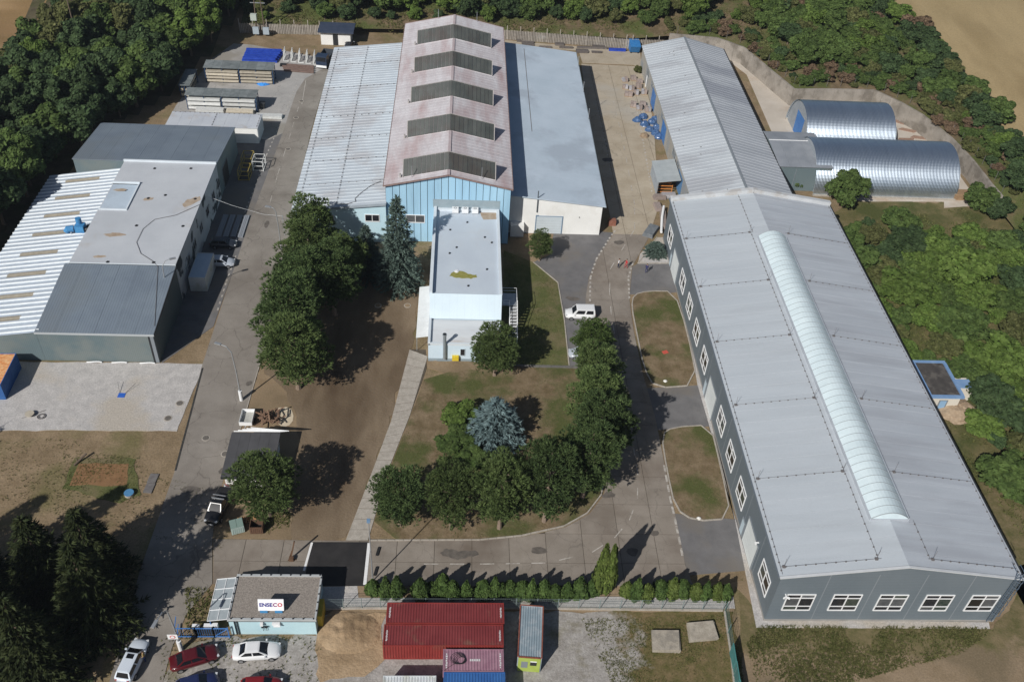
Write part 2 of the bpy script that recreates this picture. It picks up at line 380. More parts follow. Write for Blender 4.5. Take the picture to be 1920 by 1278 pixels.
dashes([(12.11, 63.48), (15.99, 64.61), (18.81, 66.66), (20.89, 69.24), (22.28, 72.48), (22.85, 76.29), (22.89, 80.75)], 1.7, 1.5, .12)
dashes([(23.00, 107.55), (23.40, 113.38), (24.09, 118.89), (26.51, 124.06), (29.52, 130.33), (30.49, 137.74), (30.79, 147.50), (31.17, 161.25), (31.17, 176.76)], 2.0, 2.6, .12)
dashes([(22.99, 103.27), (23.00, 107.55)], 1.9, 1.8, .12)
dashes([(20.08, 110.63), (20.73, 116.66), (22.14, 121.52), (24.85, 127.31), (26.34, 130.18)], .55, .55, .28)
dashes([(26.23, 111.51), (26.75, 116.91), (28.03, 120.91)], .55, .55, .28)
dashes([(34.15, 142.27), (34.76, 153.43), (35.37, 166.87), (35.64, 177.11)], .5, .7, .25)
dashes([(27.42, 145.46), (27.71, 158.96), (27.59, 174.16)], .5, .8, .16)
dashes([(26.39, 77.93), (26.34, 72.95), (26.40, 68.51), (26.41, 63.74)], 1.1, .5, .28)
mk.build("lane_marking", M_paint, road)
mk = MB()
stripe((-9.43, 65.63), (-9.44, 60.08), .35, .064); stripe((-15.85, 65.64), (-16.24, 61.83), .25, .064)
mk.build("white_edge_line", M_paintw, road)

# west road with its bend to the north-west yard
WL = [(-25.64, 189.94), (-29.65, 185.99), (-32.17, 181.79), (-33.09, 175.96), (-33.22, 169.55), (-33.26, 158.91), (-33.71, 143.67), (-34.11, 130.30), (-34.21, 117.12), (-34.29, 105.54), (-34.32, 94.43), (-33.87, 84.24), (-33.54, 75.81), (-33.75, 67.84), (-33.92, 61.70), (-33.67, 55.76), (-33.45, 48.72), (-33.38, 45.85)]
WR = [(-24.27, 187.47), (-26.85, 182.72), (-27.95, 177.31), (-28.10, 169.94), (-28.17, 159.26), (-27.83, 145.82), (-27.44, 135.80), (-27.01, 126.05), (-27.40, 120.20), (-27.18, 109.50), (-26.54, 99.93), (-26.74, 93.37), (-26.95, 84.39), (-27.60, 78.04), (-27.46, 69.83), (-27.02, 65.90), (-25.82, 60.12), (-27.71, 56.42), (-28.29, 52.39), (-28.29, 48.71), (-28.25, 45.84)]
wroad = sheet("road", WL + WR[::-1], 0.03, M_concw)
mk = MB()
dashes([(-31.79, 169.66), (-31.79, 159.01), (-31.89, 143.78), (-31.71, 130.43)], 2.2, 4.2, .1, .034)
dashes([(-33.48, 178.77), (-33.83, 169.51), (-34.90, 150.94), (-35.08, 140.96), (-35.39, 130.24), (-35.26, 122.71)], .5, .9, .22, .034); dashes([(-34.56, 119.88), (-34.70, 113.08), (-34.62, 105.28)], .6, .9, .24, .034)
stripe((-31.96, 181.80), (-31.30, 170.59), .12, .034)
mk.build("lane_marking", M_paint, wroad)
sheet("parking_strip", [(-39.77, 95.02), (-34.51, 102.91), (-34.21, 117.12), (-34.11, 130.30), (-33.71, 143.67), (-33.26, 158.91), (-33.16, 168.45), (-37.72, 168.11), (-41.54, 155.93), (-41.36, 139.73), (-42.64, 115.41)], 0.012, M_asph)
sheet("northwest_yard", [(-55.38, 157.38), (-55.05, 168.34), (-52.77, 189.10), (-49.61, 197.43), (-45.92, 197.23), (-30.40, 192.15), (-28.51, 187.62), (-29.80, 185.47), (-32.17, 181.79), (-33.09, 175.96), (-33.22, 169.55), (-33.26, 158.91), (-35.30, 156.36)], 0.018, M_yard)
sheet("gravel_lot", ragged([(-69.34, 95.12), (-54.53, 94.81), (-39.77, 95.02), (-34.15, 94.96), (-34.80, 82.55), (-49.26, 82.44), (-63.84, 81.95)], 0.12), 0.02, M_gravel)
tag(MB().bar((*(-34.14, 94.22), .03), (*(-33.48, 76.06), .03), .22, .06).build("slot_drain", mat("drain_iron", (.03,.03,.03), (.06,.06,.055), 3, rough=.8)), kind="structure")
sheet("soil_field", ragged([(-25.86, 94.45), (-26.56, 109.53), (-18.05, 117.81), (-12.92, 115.29), (-5.95, 114.23), (-5.94, 105.31), (-6.37, 98.30), (-8.23, 84.80), (-9.87, 77.05), (-12.12, 66.04), (-18.23, 65.98), (-18.40, 68.01), (-19.57, 74.77), (-19.46, 80.85), (-20.92, 87.42)], 0.45), 0.012, M_soil)
sheet("bare_verge", ragged([(-26.88, 93.36), (-25.86, 94.45), (-20.92, 87.42), (-19.46, 80.85), (-19.57, 74.77), (-18.13, 66.13), (-26.93, 66.04), (-27.46, 69.83), (-27.60, 78.04), (-26.95, 84.39)], 0.4), 0.008, M_dirt)
path = sheet("path", [(-6.54, 98.85), (-8.23, 84.80), (-9.84, 76.79), (-12.11, 65.97), (-9.59, 66.00), (-8.01, 76.65), (-5.88, 85.81), (-4.01, 95.06), (-4.31, 98.92)], 0.016, M_joint)
pl = [(-6.54, 98.85), (-8.23, 84.80), (-9.84, 76.79), (-12.11, 65.97)]; pr = [(-3.95, 97.48), (-5.88, 85.81), (-8.01, 76.65), (-9.59, 66.00)]
for a0, a1, b0, b1, n in ((pl[0],pl[1],pr[0],pr[1],9), (pl[1],pl[2],pr[1],pr[2],6), (pl[2],pl[3],pr[2],pr[3],7)):
    lp = lambda a, b, t: (a[0]+(b[0]-a[0])*t, a[1]+(b[1]-a[1])*t)
    for k in range(n):
        t0, t1 = (k+.02)/n, (k+.98)/n
        struct("slab", MB().prism([lp(a0,a1,t0), lp(a0,a1,t1), lp(b0,b1,t1), lp(b0,b1,t0)], -.05, .04+random.uniform(-.01,.01)), M_dirt if 0 else M_kerb, path)
LAWN = smooth_poly([(-3.79, 95.07), (15.69, 95.83), (18.49, 94.60), (18.59, 84.42), (18.93, 77.10), (17.84, 73.00), (15.89, 70.29), (13.07, 68.36), (8.00, 66.93), (3.18, 66.27), (-9.47, 66.07), (-7.88, 76.65), (-5.74, 85.81)], 1)
sheet("lawn", LAWN, 0.07, M_lawn); 
sheet("lawn", [(7.34, 123.20), (11.94, 120.22), (15.50, 115.08), (15.84, 106.06), (15.78, 96.05), (10.76, 95.91), (6.30, 96.01)], 0.05, M_lawng)
sheet("doorstep_dirt", ragged([(-3.79, 95.07), (-4.07, 96.59), (1.85, 96.76), (3.33, 95.05), (-1.79, 94.05)], 0.35), 0.078, M_dirt)
kerb([(-9.47, 66.00), (3.18, 66.20), (8.00, 66.85), (13.07, 68.29), (15.95, 70.21), (17.90, 73.00), (19.00, 77.10), (18.66, 84.42), (18.57, 94.60)], False)
ISL1 = smooth_poly([(26.31, 109.57), (27.02, 112.46), (29.40, 113.48), (33.49, 113.50), (33.89, 104.23), (33.36, 92.64), (27.29, 91.85), (26.30, 95.91), (26.31, 102.78)], 1)
ISL2 = smooth_poly([(26.85, 83.16), (28.62, 84.53), (33.68, 85.03), (33.56, 77.34), (33.23, 69.62), (28.69, 69.17), (26.69, 71.07), (26.62, 77.23)], 1)
sheet("lawn", ISL1, 0.07, M_lawn); sheet("lawn", ISL2, 0.07, M_lawn); kerb(ISL1); kerb(ISL2)
kerb([(11.94, 120.22), (15.50, 115.08), (15.84, 106.06), (15.78, 96.05)], False); kerb([(-27.40, 135.47), (-27.01, 126.05), (-27.40, 120.20), (-27.18, 109.50), (-26.54, 99.93), (-26.74, 93.37), (-26.95, 84.39), (-27.60, 78.04)], False, .12, .08)
kerb([(33.00, 128.16), (28.77, 120.66), (34.52, 120.90)], False)
# gravel strip round the big hall, south verge
sheet("gravel_strip", [(34.64, 130.58), (35.74, 130.64), (33.36, 92.64), (33.94, 55.94), (59.10, 55.70), (58.88, 54.90), (32.89, 54.96), (33.60, 68.59)], 0.03, M_gravel)
sheet("hedge_bed", ragged([(-14.27, 59.98), (-9.08, 59.95), (33.14, 60.77), (34.20, 62.20), (33.70, 56.67), (31.77, 60.06), (30.81, 56.99), (-12.76, 56.80)], 0.25), 0.01, M_dirt)
sheet("gravel_strip", [(-14.82, 59.78), (-10.23, 59.94), (-9.98, 58.46), (12.48, 58.71), (31.20, 58.81), (31.06, 57.32), (-13.90, 56.99)], 0.03, M_gravel)
sheet("stony_yard", ragged([(-13.95, 56.48), (30.66, 57.12), (30.43, 48.66), (30.29, 45.12), (-27.71, 45.30), (-28.29, 48.71), (-27.20, 52.99), (-23.06, 53.80), (-13.75, 53.94)], 0.5), 0.006, M_gravel2)
sheet("sand_patch", ragged([(-13.72, 55.51), (-12.46, 56.68), (-7.00, 56.76), (-6.81, 51.03), (-8.21, 49.62), (-12.89, 48.70), (-13.89, 52.41)], 0.5), 0.04, M_sand)
sheet("verge", ragged([(32.48, 61.12), (33.88, 56.67), (33.30, 54.96), (59.12, 54.90), (65.52, 60.27), (73.06, 76.65), (65.97, 75.66), (63.96, 63.16), (67.83, 63.19), (60.46, 45.03), (29.64, 45.12), (30.49, 50.94)], .3), 0.008, mat("trodden_verge", (.22,.165,.105), (.29,.22,.15), 0.4, c3=(.18,.14,.09), s3=.1, bump=.7, bscale=4, bdist=.06, fine=.22, fscale=5, rough=.97, spec=.08, grad=(1,47.5,57,(.105,.10,.042),(.19,.15,.085))))
sheet("northeast_yard", [(58.08, 202.94), (63.50, 199.47), (66.62, 189.51), (68.96, 178.48), (77.77, 178.91), (88.22, 179.23), (91.58, 172.45), (93.08, 165.88), (94.48, 158.20), (94.37, 151.27), (94.23, 143.46), (94.27, 141.15), (86.81, 139.88), (87.65, 142.03), (72.53, 141.21), (61.89, 145.27), (61.42, 155.11), (62.39, 191.77)], 0.012, M_beige2)
sheet("dry_bed", ragged([(-45.13, 77.05), (-39.24, 77.15), (-38.54, 73.66), (-45.15, 73.56)], 0.2), 0.03, mat("bed_soil", (.19,.105,.05), (.26,.15,.075), 1, fine=.2, bump=.6, rough=.97))
sheet("green_fringe", ragged([(-45.89, 77.89), (-38.80, 77.85), (-36.75, 72.47), (-38.63, 71.09), (-45.75, 73.14), (-45.92, 75.19)], 0.4), 0.018, M_lawng)
# stubble field on the rise to the north-east and one to the north-west follow the terrain
def draped(name, poly, m, step=4.0, lift=0.05):
    x0, x1 = min(p[0] for p in poly), max(p[0] for p in poly); y0, y1 = min(p[1] for p in poly), max(p[1] for p in poly)
    mb = MB(); idx = {}
    nx_, ny_ = int((x1-x0)/step)+1, int((y1-y0)/step)+1
    for j in range(ny_):
        for i in range(nx_):
            q = []
            for a, b in ((0,0),(1,0),(1,1),(0,1)):
                k = (i+a, j+b)
                if k not in idx:
                    x, y = x0+k[0]*step, y0+k[1]*step; idx[k] = len(mb.v); mb.v.append((x, y, ground_z(x, y)+lift))
                q.append(idx[k])
            cx, cy = x0+(i+.5)*step, y0+(j+.5)*step
            if inpoly(cx, cy, poly): mb.f.append(tuple(q)); mb.mi.append(0)
    return struct(name, mb, m, smooth=True)
draped("stubble_field", [(98,300),(98,232),(99,214),(101.5,200),(103,188),(103.5,175),(104.5,157),(115,140),(240,120),(400,300),(300,420),(103,420)], M_field, 3.0, .4)
draped("stubble_field", [(-91,205),(-92,186),(-90,172),(-98,150),(-300,120),(-300,400),(-84,420),(-88,235)], mat("west_stubble_field", (.24,.15,.075), (.31,.21,.11), .12, c3=(.20,.13,.06), s3=.05, fine=.15, fscale=3, bump=.6, bscale=2, bdist=.1, rough=.97, stretch=(.3,1,1)))

# bank rising straight from the wall and fence line
BL = [(-49.3,203.4),(-31.8,204.0),(10,205.6),(38.3,203.2),(46,203.5)] + WALL_NE + [(95.5,138),(97,128)]
bl = []
for a, b in zip(BL, BL[1:]):
    n = max(1, int(math.hypot(b[0]-a[0], b[1]-a[1])/2.0))
    bl += [(a[0]+(b[0]-a[0])*k/n, a[1]+(b[1]-a[1])*k/n) for k in range(n)]
bl.append(BL[-1]); nr = []
for i in range(len(bl)):
    a, b = bl[max(0,i-4)], bl[min(len(bl)-1,i+4)]; d = math.hypot(b[0]-a[0], b[1]-a[1]); nr.append((-(b[1]-a[1])/d, (b[0]-a[0])/d))
rows = (0.12,.5,1,2,3.5,5.5,8,11,15,20,27,36); bm_ = MB()
for i, (p, n_) in enumerate(zip(bl, nr)):
    for d in rows:
        x, y = p[0]+n_[0]*d, p[1]+n_[1]*d; bd, ba = bank(x, y)
        bm_.v.append((x, y, (ground_z(x, y) if bd > .35 else ba)+.04))
m_ = len(rows)
for i in range(len(bl)-1):
    for j in range(m_-1): bm_.f.append((i*m_+j, (i+1)*m_+j, (i+1)*m_+j+1, i*m_+j+1)); bm_.mi.append(0)
struct("bank", bm_, M_bank, smooth=True)
sheet("scrub_ground", ragged([(60,60),(60,127),(66,137.5),(72,142),(90,141.5),(97,137),(99,120),(99,96),(92,70),(76,62)], .8), .004, mat("scrub_ground", (.12,.11,.048), (.19,.155,.08), .35, c3=(.08,.09,.033), s3=.14, lo3=.45, hi3=.62, bump=.8, bscale=4, bdist=.12, fine=.25, fscale=4, rough=.97, spec=.08), .3)
draped("wood_floor", [(-52,204),(-54,190),(-58,172),(-67.5,155),(-68.5,130),(-70,112),(-92,110),(-95,220),(-60,262),(-50,240)], mat("wood_floor", (.06,.05,.03), (.10,.085,.05), .5, c3=(.05,.055,.02), s3=.2, bump=.6, fine=.2, fscale=4, rough=.97), 2.0, .04)

# oil stains and tar repairs on the carriageways
M_stain = mat("oil_stain", (.10,.088,.078), (.15,.132,.115), 1.5, rough=.75, fine=.15, fscale=8)
for i, (p, a, b, par, z) in enumerate((((17.44, 111.18),1.1,.6,road,.028),((26.33, 126.31),.9,.5,road,.046),((27.47, 152.98),1.0,.7,road,.046),((0.75, 64.25),2.3,.7,road,.046),((9.87, 64.77),.9,.5,road,.046),((20.97, 65.02),.7,.6,road,.046),((23.48, 67.32),.5,.4,road,.046),((-26.93, 104.59),.6,.9,wroad,.036),((-27.23, 91.27),.5,.5,wroad,.036),((-27.77, 76.32),.8,.6,wroad,.036),((-30.83, 72.96),1.1,.8,wroad,.036),((-31.29, 128.89),.5,1.1,wroad,.036),((18.65, 73.26),.8,.5,road,.046))):
    pts = ragged([(p[0]+a*math.cos(t), p[1]+b*math.sin(t)) for t in [2*math.pi*k/10 for k in range(10)]], .35, .3, i*3.7)
    struct("oil_stain", MB().prism(pts, z-.02, z), M_stain, par)

# ================================================================== buildings
M_wallg = mat("grey_cladding", (.135,.165,.19), (.155,.185,.21), .15, rough=.55, spec=.35, wave=(2,.28,.25,.03), fine=.03, fscale=3)
M_wallg2 = mat("slate_cladding", (.12,.165,.18), (.145,.19,.205), .12, rough=.55, spec=.35, wave=(0,.25,.25,.03), c3=(.17,.20,.20), s3=.15)
M_seam = mat("cladding_joint_strip", (.21,.235,.26), rough=.5)
M_roofh = mat("hall_roof_sheet", (.435,.475,.515), (.475,.515,.555), .25, rough=.55, spec=.35, rnd=.02, c3=(.415,.45,.485), s3=.3, lo3=.5, hi3=.74, fine=.03, fscale=4, stretch=(.14,1.5,1))
M_roofe = mat("hall_roof_sheet_dirty", (.41,.445,.49), (.465,.50,.545), .45, rough=.55, spec=.35, rnd=.02, c3=(.375,.40,.44), s3=.35, lo3=.45, hi3=.66, fine=.03, fscale=4, stretch=(.10,1.3,1))
M_white = mat("white_render", (.74,.74,.72), (.80,.80,.78), .3, rough=.85, c3=(.70,.69,.66), s3=.2, fine=.03)
M_pvc = mat("white_plastic", (.78,.79,.80), rough=.45, spec=.4)
M_glass = mat("dark_glass", (.012,.014,.018), (.03,.03,.035), .8, rough=.08, spec=.6, rnd=.6)
M_glass2 = mat("glass_with_blind_behind", (.07,.075,.085), (.13,.135,.14), 1.2, rough=.12, spec=.6, rnd=.3)
M_glass3 = mat("glass_reflecting_trees", (.03,.045,.04), (.075,.085,.075), 2.5, rough=.07, spec=.7)
M_steel = mat("galvanised_steel", (.42,.44,.46), (.52,.54,.56), 2, rough=.45, metal=.6)
M_dark = mat("dark_metal", (.025,.027,.03), rough=.55, spec=.4)
M_wire = mat("weathered_wire", (.15,.14,.14), rough=.7)
M_blue = mat("light_blue_panel", (.33,.55,.72), (.38,.60,.76), .15, rough=.6, rnd=.045, fine=.04, c3=(.28,.46,.60), s3=.35, lo3=.5, hi3=.75, stretch=(1.5,1,.25))
M_bluel = mat("pale_blue_render", (.47,.66,.75), (.52,.70,.78), .3, rough=.8, fine=.04)
M_office = mat("ice_blue_panel", (.56,.68,.78), (.61,.73,.82), .2, rough=.6, fine=.03)
M_signal = mat("signal_blue_paint", (.05,.16,.42), (.08,.22,.52), 1, rough=.5)
M_memb = mat("grey_membrane_roof", (.43,.45,.48), (.50,.52,.55), .18, rough=.85, c3=(.40,.39,.38), s3=.12, lo3=.5, hi3=.75, fine=.04, fscale=5, wave=(1,1.05,.10,.04))
M_memblue = mat("bluish_membrane_roof", (.42,.50,.58), (.48,.56,.645), .15, rough=.8, c3=(.37,.43,.50), s3=.1, fine=.04, fscale=5)
M_moss = mat("green_roof_moss", (.22,.22,.05), (.30,.28,.09), 2.5, rough=.95, bump=.5)
M_rust = mat("brown_roof_stain", (.33,.25,.18), (.42,.35,.28), 1.5, rough=.95)
M_fibre = mat("weathered_fibre_cement", (.49,.455,.475), (.58,.565,.59), .6, rough=.9, c3=(.40,.30,.305), s3=.22, lo3=.48, hi3=.7, stretch=(1.1,.25,1), fine=.10, fscale=3, rnd=.035)
M_mon = mat("dark_skylight_panel", (.052,.060,.058), (.074,.080,.076), .6, rough=.5, spec=.3, rnd=.14, c3=(.058,.054,.050), s3=.2)
M_corrw = mat("white_corrugated_sheet", (.46,.515,.57), (.53,.585,.635), .2, rough=.5, spec=.4, rnd=.03, fine=.04, c3=(.43,.45,.48), s3=.12)
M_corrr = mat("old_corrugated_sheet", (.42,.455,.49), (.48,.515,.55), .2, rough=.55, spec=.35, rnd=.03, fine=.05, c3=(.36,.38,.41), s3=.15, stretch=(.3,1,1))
M_polyc = mat("white_polycarbonate", (.57,.67,.71), (.65,.75,.785), .4, rough=.35, spec=.4, rnd=.03)
M_tile = mat("slate_roof_sheet", (.155,.19,.235), (.185,.225,.27), .3, rough=.6, spec=.35, wave=(0,.35,.3,.05), rnd=.02, c3=(.17,.20,.23), s3=.1)
M_ribw = mat("ribbed_zinc_sheet", (.37,.43,.50), (.44,.50,.57), 1, rough=.5, metal=.0, rnd=.06)
M_fibreg = mat("brown_fibreglass_sheet", (.26,.235,.19), (.33,.30,.245), 2, rough=.6, rnd=.06)
M_roller = mat("roller_door_slats", (.50,.56,.60), (.56,.62,.66), .4, rough=.5, wave=(2,.5,.2,.04))

def rel(parent, x, y, z=0.0):
    l = MW(parent).translation; return (x-l.x, y-l.y, z-l.z)
def roof_sheets(parent, xa, za, xb, zb, y0, y1, n, m, ribs=2, rh=.05, rw=.08, t=.05, name="roof_sheet", jit=.006, g=.012):
    """n separate sheets side by side along Y, each spanning the slope from (xa,za) to (xb,zb)"""
    w = (y1-y0)/n; mb = MB()
    def P(x, y, up=0.0):
        f = (x-xa)/(xb-xa) ; return (x-xa, y, (zb-za)*f + up)
    a, b, c, d = P(xa, g), P(xb, g), P(xb, w-g), P(xa, w-g)
    mb.slab(*((a,b,c,d) if xb > xa else (b,a,d,c)), t)
    for k in range(ribs):
        yc = w*(k+.5)/ribs if ribs > 1 else rw
        a, b = P(xa, yc-rw/2, rh), P(xb, yc-rw/2, rh); c, d = P(xb, yc+rw/2, rh), P(xa, yc+rw/2, rh)
        a2, b2, c2, d2 = P(xa, yc-rw), P(xb, yc-rw), P(xb, yc+rw), P(xa, yc+rw)
        mb.add([a,b,c,d,a2,b2,c2,d2], [(0,1,2,3),(4,5,1,0),(2,6,7,3)] if False else [(0,1,2,3),(4,5,1,0),(3,2,6,7),(0,3,7,4),(1,5,6,2)])
    me = mb.mesh(name); me.materials.append(m)
    for k in range(n):
        o = link(name, me, parent, rel(parent, xa, y0+k*w, za+random.uniform(-jit,jit)))
def frame_of(face, origin):
    N = {'S':(0,-1,0),'N':(0,1,0),'W':(-1,0,0),'E':(1,0,0)}[face]; U = {'S':(1,0,0),'N':(-1,0,0),'W':(0,-1,0),'E':(0,1,0)}[face]
    O, U, N, Z = Vector(origin), Vector(U), Vector(N), Vector((0,0,1))
    return lambda u, v, d: O + U*u + Z*v + N*d
def fbox(mb, p, u0, u1, v0, v1, d0, d1, mi=0):
    vs = [p(u0,v0,d0),p(u1,v0,d0),p(u1,v0,d1),p(u0,v0,d1),p(u0,v1,d0),p(u1,v1,d0),p(u1,v1,d1),p(u0,v1,d1)]
    mb.add(vs, [(0,1,2,3),(7,6,5,4),(0,4,5,1),(1,5,6,2),(2,6,7,3),(3,7,4,0)], mi)
def window(parent, face, origin, w, h, cols=2, rows=(.27,.5,.23), fw=.11, mf=None, mg=None, name="window"):
    """frame proud of the wall with separate panes set back in it; origin = lower left corner on the wall plane (seen from outside)"""
    p = frame_of(face, origin); mb = MB(); mf = mf or M_pvc; mg = mg or M_glass
    fbox(mb,p,0,fw,0,h,0,.09); fbox(mb,p,w-fw,w,0,h,0,.09); fbox(mb,p,fw,w-fw,0,fw*1.2,0,.10); fbox(mb,p,fw,w-fw,h-fw,h,0,.09)
    us = [w*i/cols for i in range(cols+1)]; vs = [0]
    for r in rows: vs.append(vs[-1]+r*h)
    for u in us[1:-1]: fbox(mb,p,u-fw/2,u+fw/2,fw*1.2,h-fw,0,.088)
    for v in vs[1:-1]:
        for i in range(cols): fbox(mb,p,us[i]+fw/2+(fw/2 if i==0 else 0),us[i+1]-fw/2-(fw/2 if i==cols-1 else 0),v-fw*.45,v+fw*.45,0,.086)
    o = mb.build(name, mf, parent)
    for i in range(cols):
        for j in range(len(rows)):
            q = MB(); fbox(q,p,us[i]+fw*.5,us[i+1]-fw*.5,vs[j]+fw*.4,vs[j+1]-fw*.4,.005,.03); q.build("pane", mg if mg is not M_glass else random.choice((M_glass,M_glass,M_glass,M_glass3,M_glass2)), o)
    return o
def door(parent, face, origin, w, h, m, name="door", fr=None, slats=6):
    p = frame_of(face, origin); mb = MB(); k = slats
    for i in range(k): fbox(mb,p,.05,w-.05,h*i/k+.012,h*(i+1)/k-.012,.0,.06)
    fbox(mb,p,.05,w-.05,0,h,0,.045)
    o = mb.build(name, m, parent)
    q = MB(); fbox(q,p,-.1,.05,0,h+.1,0,.09); fbox(q,p,w-.05,w+.1,0,h+.1,0,.09); fbox(q,p,.05,w-.05,h,h+.1,0,.088); q.build("door_frame", fr or M_seam, o)
    return o
def gable_body(x0, x1, y0, y1, ze, zr):
    xm = (x0+x1)/2
    return MB().add([(x0,y0,0),(x1,y0,0),(x1,y0,ze),(xm,y0,zr),(x0,y0,ze),(x0,y1,0),(x1,y1,0),(x1,y1,ze),(xm,y1,zr),(x0,y1,ze)],
        [(0,1,2,3,4),(9,8,7,6,5),(0,4,9,5),(1,6,7,2),(4,3,8,9),(3,2,7,8)])
def conductor(parent, lines, step=1.0):
    mb = MB()
    for pts in lines:
        for i in range(len(pts)-1):
            a, b = Vector(pts[i]), Vector(pts[i+1]); mb.bar(a+Vector((0,0,.10)), b+Vector((0,0,.10)), .022); n = max(1, round((b-a).length/step))
            for k in range(n):
                c = a.lerp(b, (k+.5)/n); mb.cbox((c.x,c.y,c.z+.05), (.15,.11,.10))
    return mb.build("lightning_conductor", M_wire, parent)

# ------------------------------------------------------------------ the long grey hall on the right
X0,X1,Y0,Y1 = 33.9, 59.6, 55.8, 127.7; XM = (X0+X1)/2; ZE, ZR = 8.0, 10.0
hall = thing("factory_hall", (XM,(Y0+Y1)/2,0), "long grey clad hall with pale gable roof and barrel skylight along its ridge", "hall")
gable_body(X0,X1,Y0,Y1,ZE-.12,ZR-.12).build("wall", M_wallg, hall)
ov = .18
zl = ZE - ov*(ZR-ZE)/(XM-X0)
roof_sheets(hall, X0-ov, zl, XM, ZR, Y0-.15, Y1, 36, M_roofh, ribs=1, rh=.012, rw=.03, g=.014)
roof_sheets(hall, X1+ov, zl, XM, ZR, Y0-.15, Y1, 36, M_roofe, ribs=1, rh=.012, rw=.03, g=.014)
mb = MB()
for s, xa in ((-1, X0-ov), (1, X1+ov)):
    for yy in (Y0-.17,): MB().bar((xa,yy+.12,zl+.02), (XM,yy+.12,ZR+.02), .28, .12).build("verge_flashing", mat("pale_flashing", (.50,.52,.54), (.56,.58,.60), 1, rough=.5), hall)
mb = MB()
for s, xa in ((-1, X0-ov), (1, X1+ov)): MB().bar((xa,Y1-.62,zl+.32), (XM,Y1-.62,ZR+.32), .75, .62).build("parapet", mat("pale_parapet", (.48,.50,.52), (.55,.57,.59), .5, rough=.6, c3=(.44,.43,.42), s3=.4), hall)
MB().bar((X1+.26,Y0,zl-.03),(X1+.26,Y1,zl-.03),.16,.14).build("gutter", M_dark, hall); MB().bar((X0-.26,Y0,zl-.03),(X0-.26,Y1,zl-.03),.14,.14).build("gutter", mat("grey_gutter", (.14,.165,.19), rough=.5), hall)
for y in [Y0+5.9*k for k in range(1,12)]:
    MB().box(X0-.012,X0,y-.05,y+.05,.3,ZE-.4).build("joint_strip", M_seam, hall)
for x in [X0+5.14*k for k in range(1,5)]:
    MB().box(x-.05,x+.05,Y0-.012,Y0,.3,8.6).build("joint_strip", M_seam, hall)
MB().box(X0-.02,X0,Y0,Y1,0,.35).box(X0,X1,Y0-.02,Y0,0,.35).build("plinth", mat("concrete_plinth", (.25,.24,.23), (.32,.31,.29), 1), hall)
for i in range(5): window(hall, 'S', (35.27+5.02*i, Y0, 2.12), 3.1, 2.95)
for yc in (58.85, 70.6, 76.5, 82.35, 94.0, 99.85, 105.7, 111.6, 123.3): window(hall, 'W', (X0, yc+1.55, 2.1), 3.1, 2.85)
for yc in (64.5, 88.0, 117.3):
    door(hall, 'W', (X0, yc+2.1, .02), 4.2, 4.1, mat("white_sectional_door", (.66,.70,.70), (.72,.76,.76), .5, rough=.5, wave=(2,.55,.12,.03)), "sectional_door")
    door(hall, 'W', (X0, yc+3.55, .02), 1.0, 2.2, mat("pale_blue_door", (.50,.60,.66), rough=.5), "side_door", slats=2)
    if yc < 70: MB().box(X0-.35,X0,yc-1.9,yc-1.75,4.6,4.72).box(X0-.42,X0-.28,yc-2.0,yc-1.7,4.45,4.62).build("wall_lamp", M_pvc, hall)
MB().box(35.0,35.12,Y0-.4,Y0,5.0,5.1).cbox((34.9,Y0-.42,5.0),(.34,.16,.18),.5).cbox((35.3,Y0-.42,4.95),(.3,.16,.18),-.5).build("camera_bracket", M_pvc, hall)
zs = lambda x: ZR - abs(x-XM)*(ZR-ZE)/(XM-X0)
lines = [[(X0+.2,y,zs(X0+.2)),(44.3,y,zs(44.3))] for y in (57.0,68.9,80.7,92.5,104.4,116.2)] + [[(X1-.2,y,zs(X1-.2)),(49.3,y,zs(49.3))] for y in (57.0,68.9,80.7,92.5,104.4,116.2)]
lines += [[(X0+.15,Y0+.3,zs(X0+.15)),(X0+.15,Y1-1,zs(X0+.15))], [(X1-.15,Y0+.3,zs(X1-.15)),(X1-.15,Y1-1,zs(X1-.15))], [(44.0,57,zs(44)),(44.0,116,zs(44))], [(49.5,57,zs(49.5)),(49.5,62,zs(49.5))], [(44.3,116.2,zs(44.3)),(44.3,126.6,zs(44.3))]]
conductor(hall, lines)
for x in (34.4, 43.8, 49.8):
    for y in (57.0, 68.9, 80.7, 92.5, 104.4, 116.2):
        if x < 40 and y > 60 and y < 68: continue
        MB().cyl((x,y), .02, zs(x), zs(x)+1.5, 5).cbox((x,y,zs(x)+.08),(.3,.3,.12)).build("lightning_rod", M_wire, hall)
# barrel skylight: separate curved panes between ribs on a kerb
sk0, sk1, sy0, sy1, nseg = 44.75, 48.85, 61.9, 114.7, 50
sky_l = MB().box(sk0-.12,sk0,sy0,sy1,9.55,10.05).box(sk1,sk1+.12,sy0,sy1,9.55,10.05).box(sk0,sk1,sy0-.12,sy0,9.4,10.05).box(sk0,sk1,sy1,sy1+.12,9.4,10.05).build("barrel_skylight", M_roofe, hall)
def arc(k, n=10, rise=.95, out=0.0):
    t = -1 + 2*k/n; x = (sk0+sk1)/2 + t*(sk1-sk0)/2*(1+out*.02); return x, 10.05 + rise*(1-t*t) + out
dy = (sy1-sy0)/nseg; pm = MB(); rm = MB()
for k in range(10):
    (xa,za),(xb,zb) = arc(k), arc(k+1); pm.slab((xa,.03,za),(xb,.03,zb),(xb,dy-.03,zb),(xa,dy-.03,za),.03)
    (xa,za),(xb,zb) = arc(k,out=.03), arc(k+1,out=.03); rm.slab((xa,-.04,za),(xb,-.04,zb),(xb,.04,zb),(xa,.04,za),.06)
pme = pm.mesh("pane"); pme.materials.append(M_polyc); rme = rm.mesh("rib"); rme.materials.append(mat("skylight_rib", (.36,.40,.42), rough=.5))
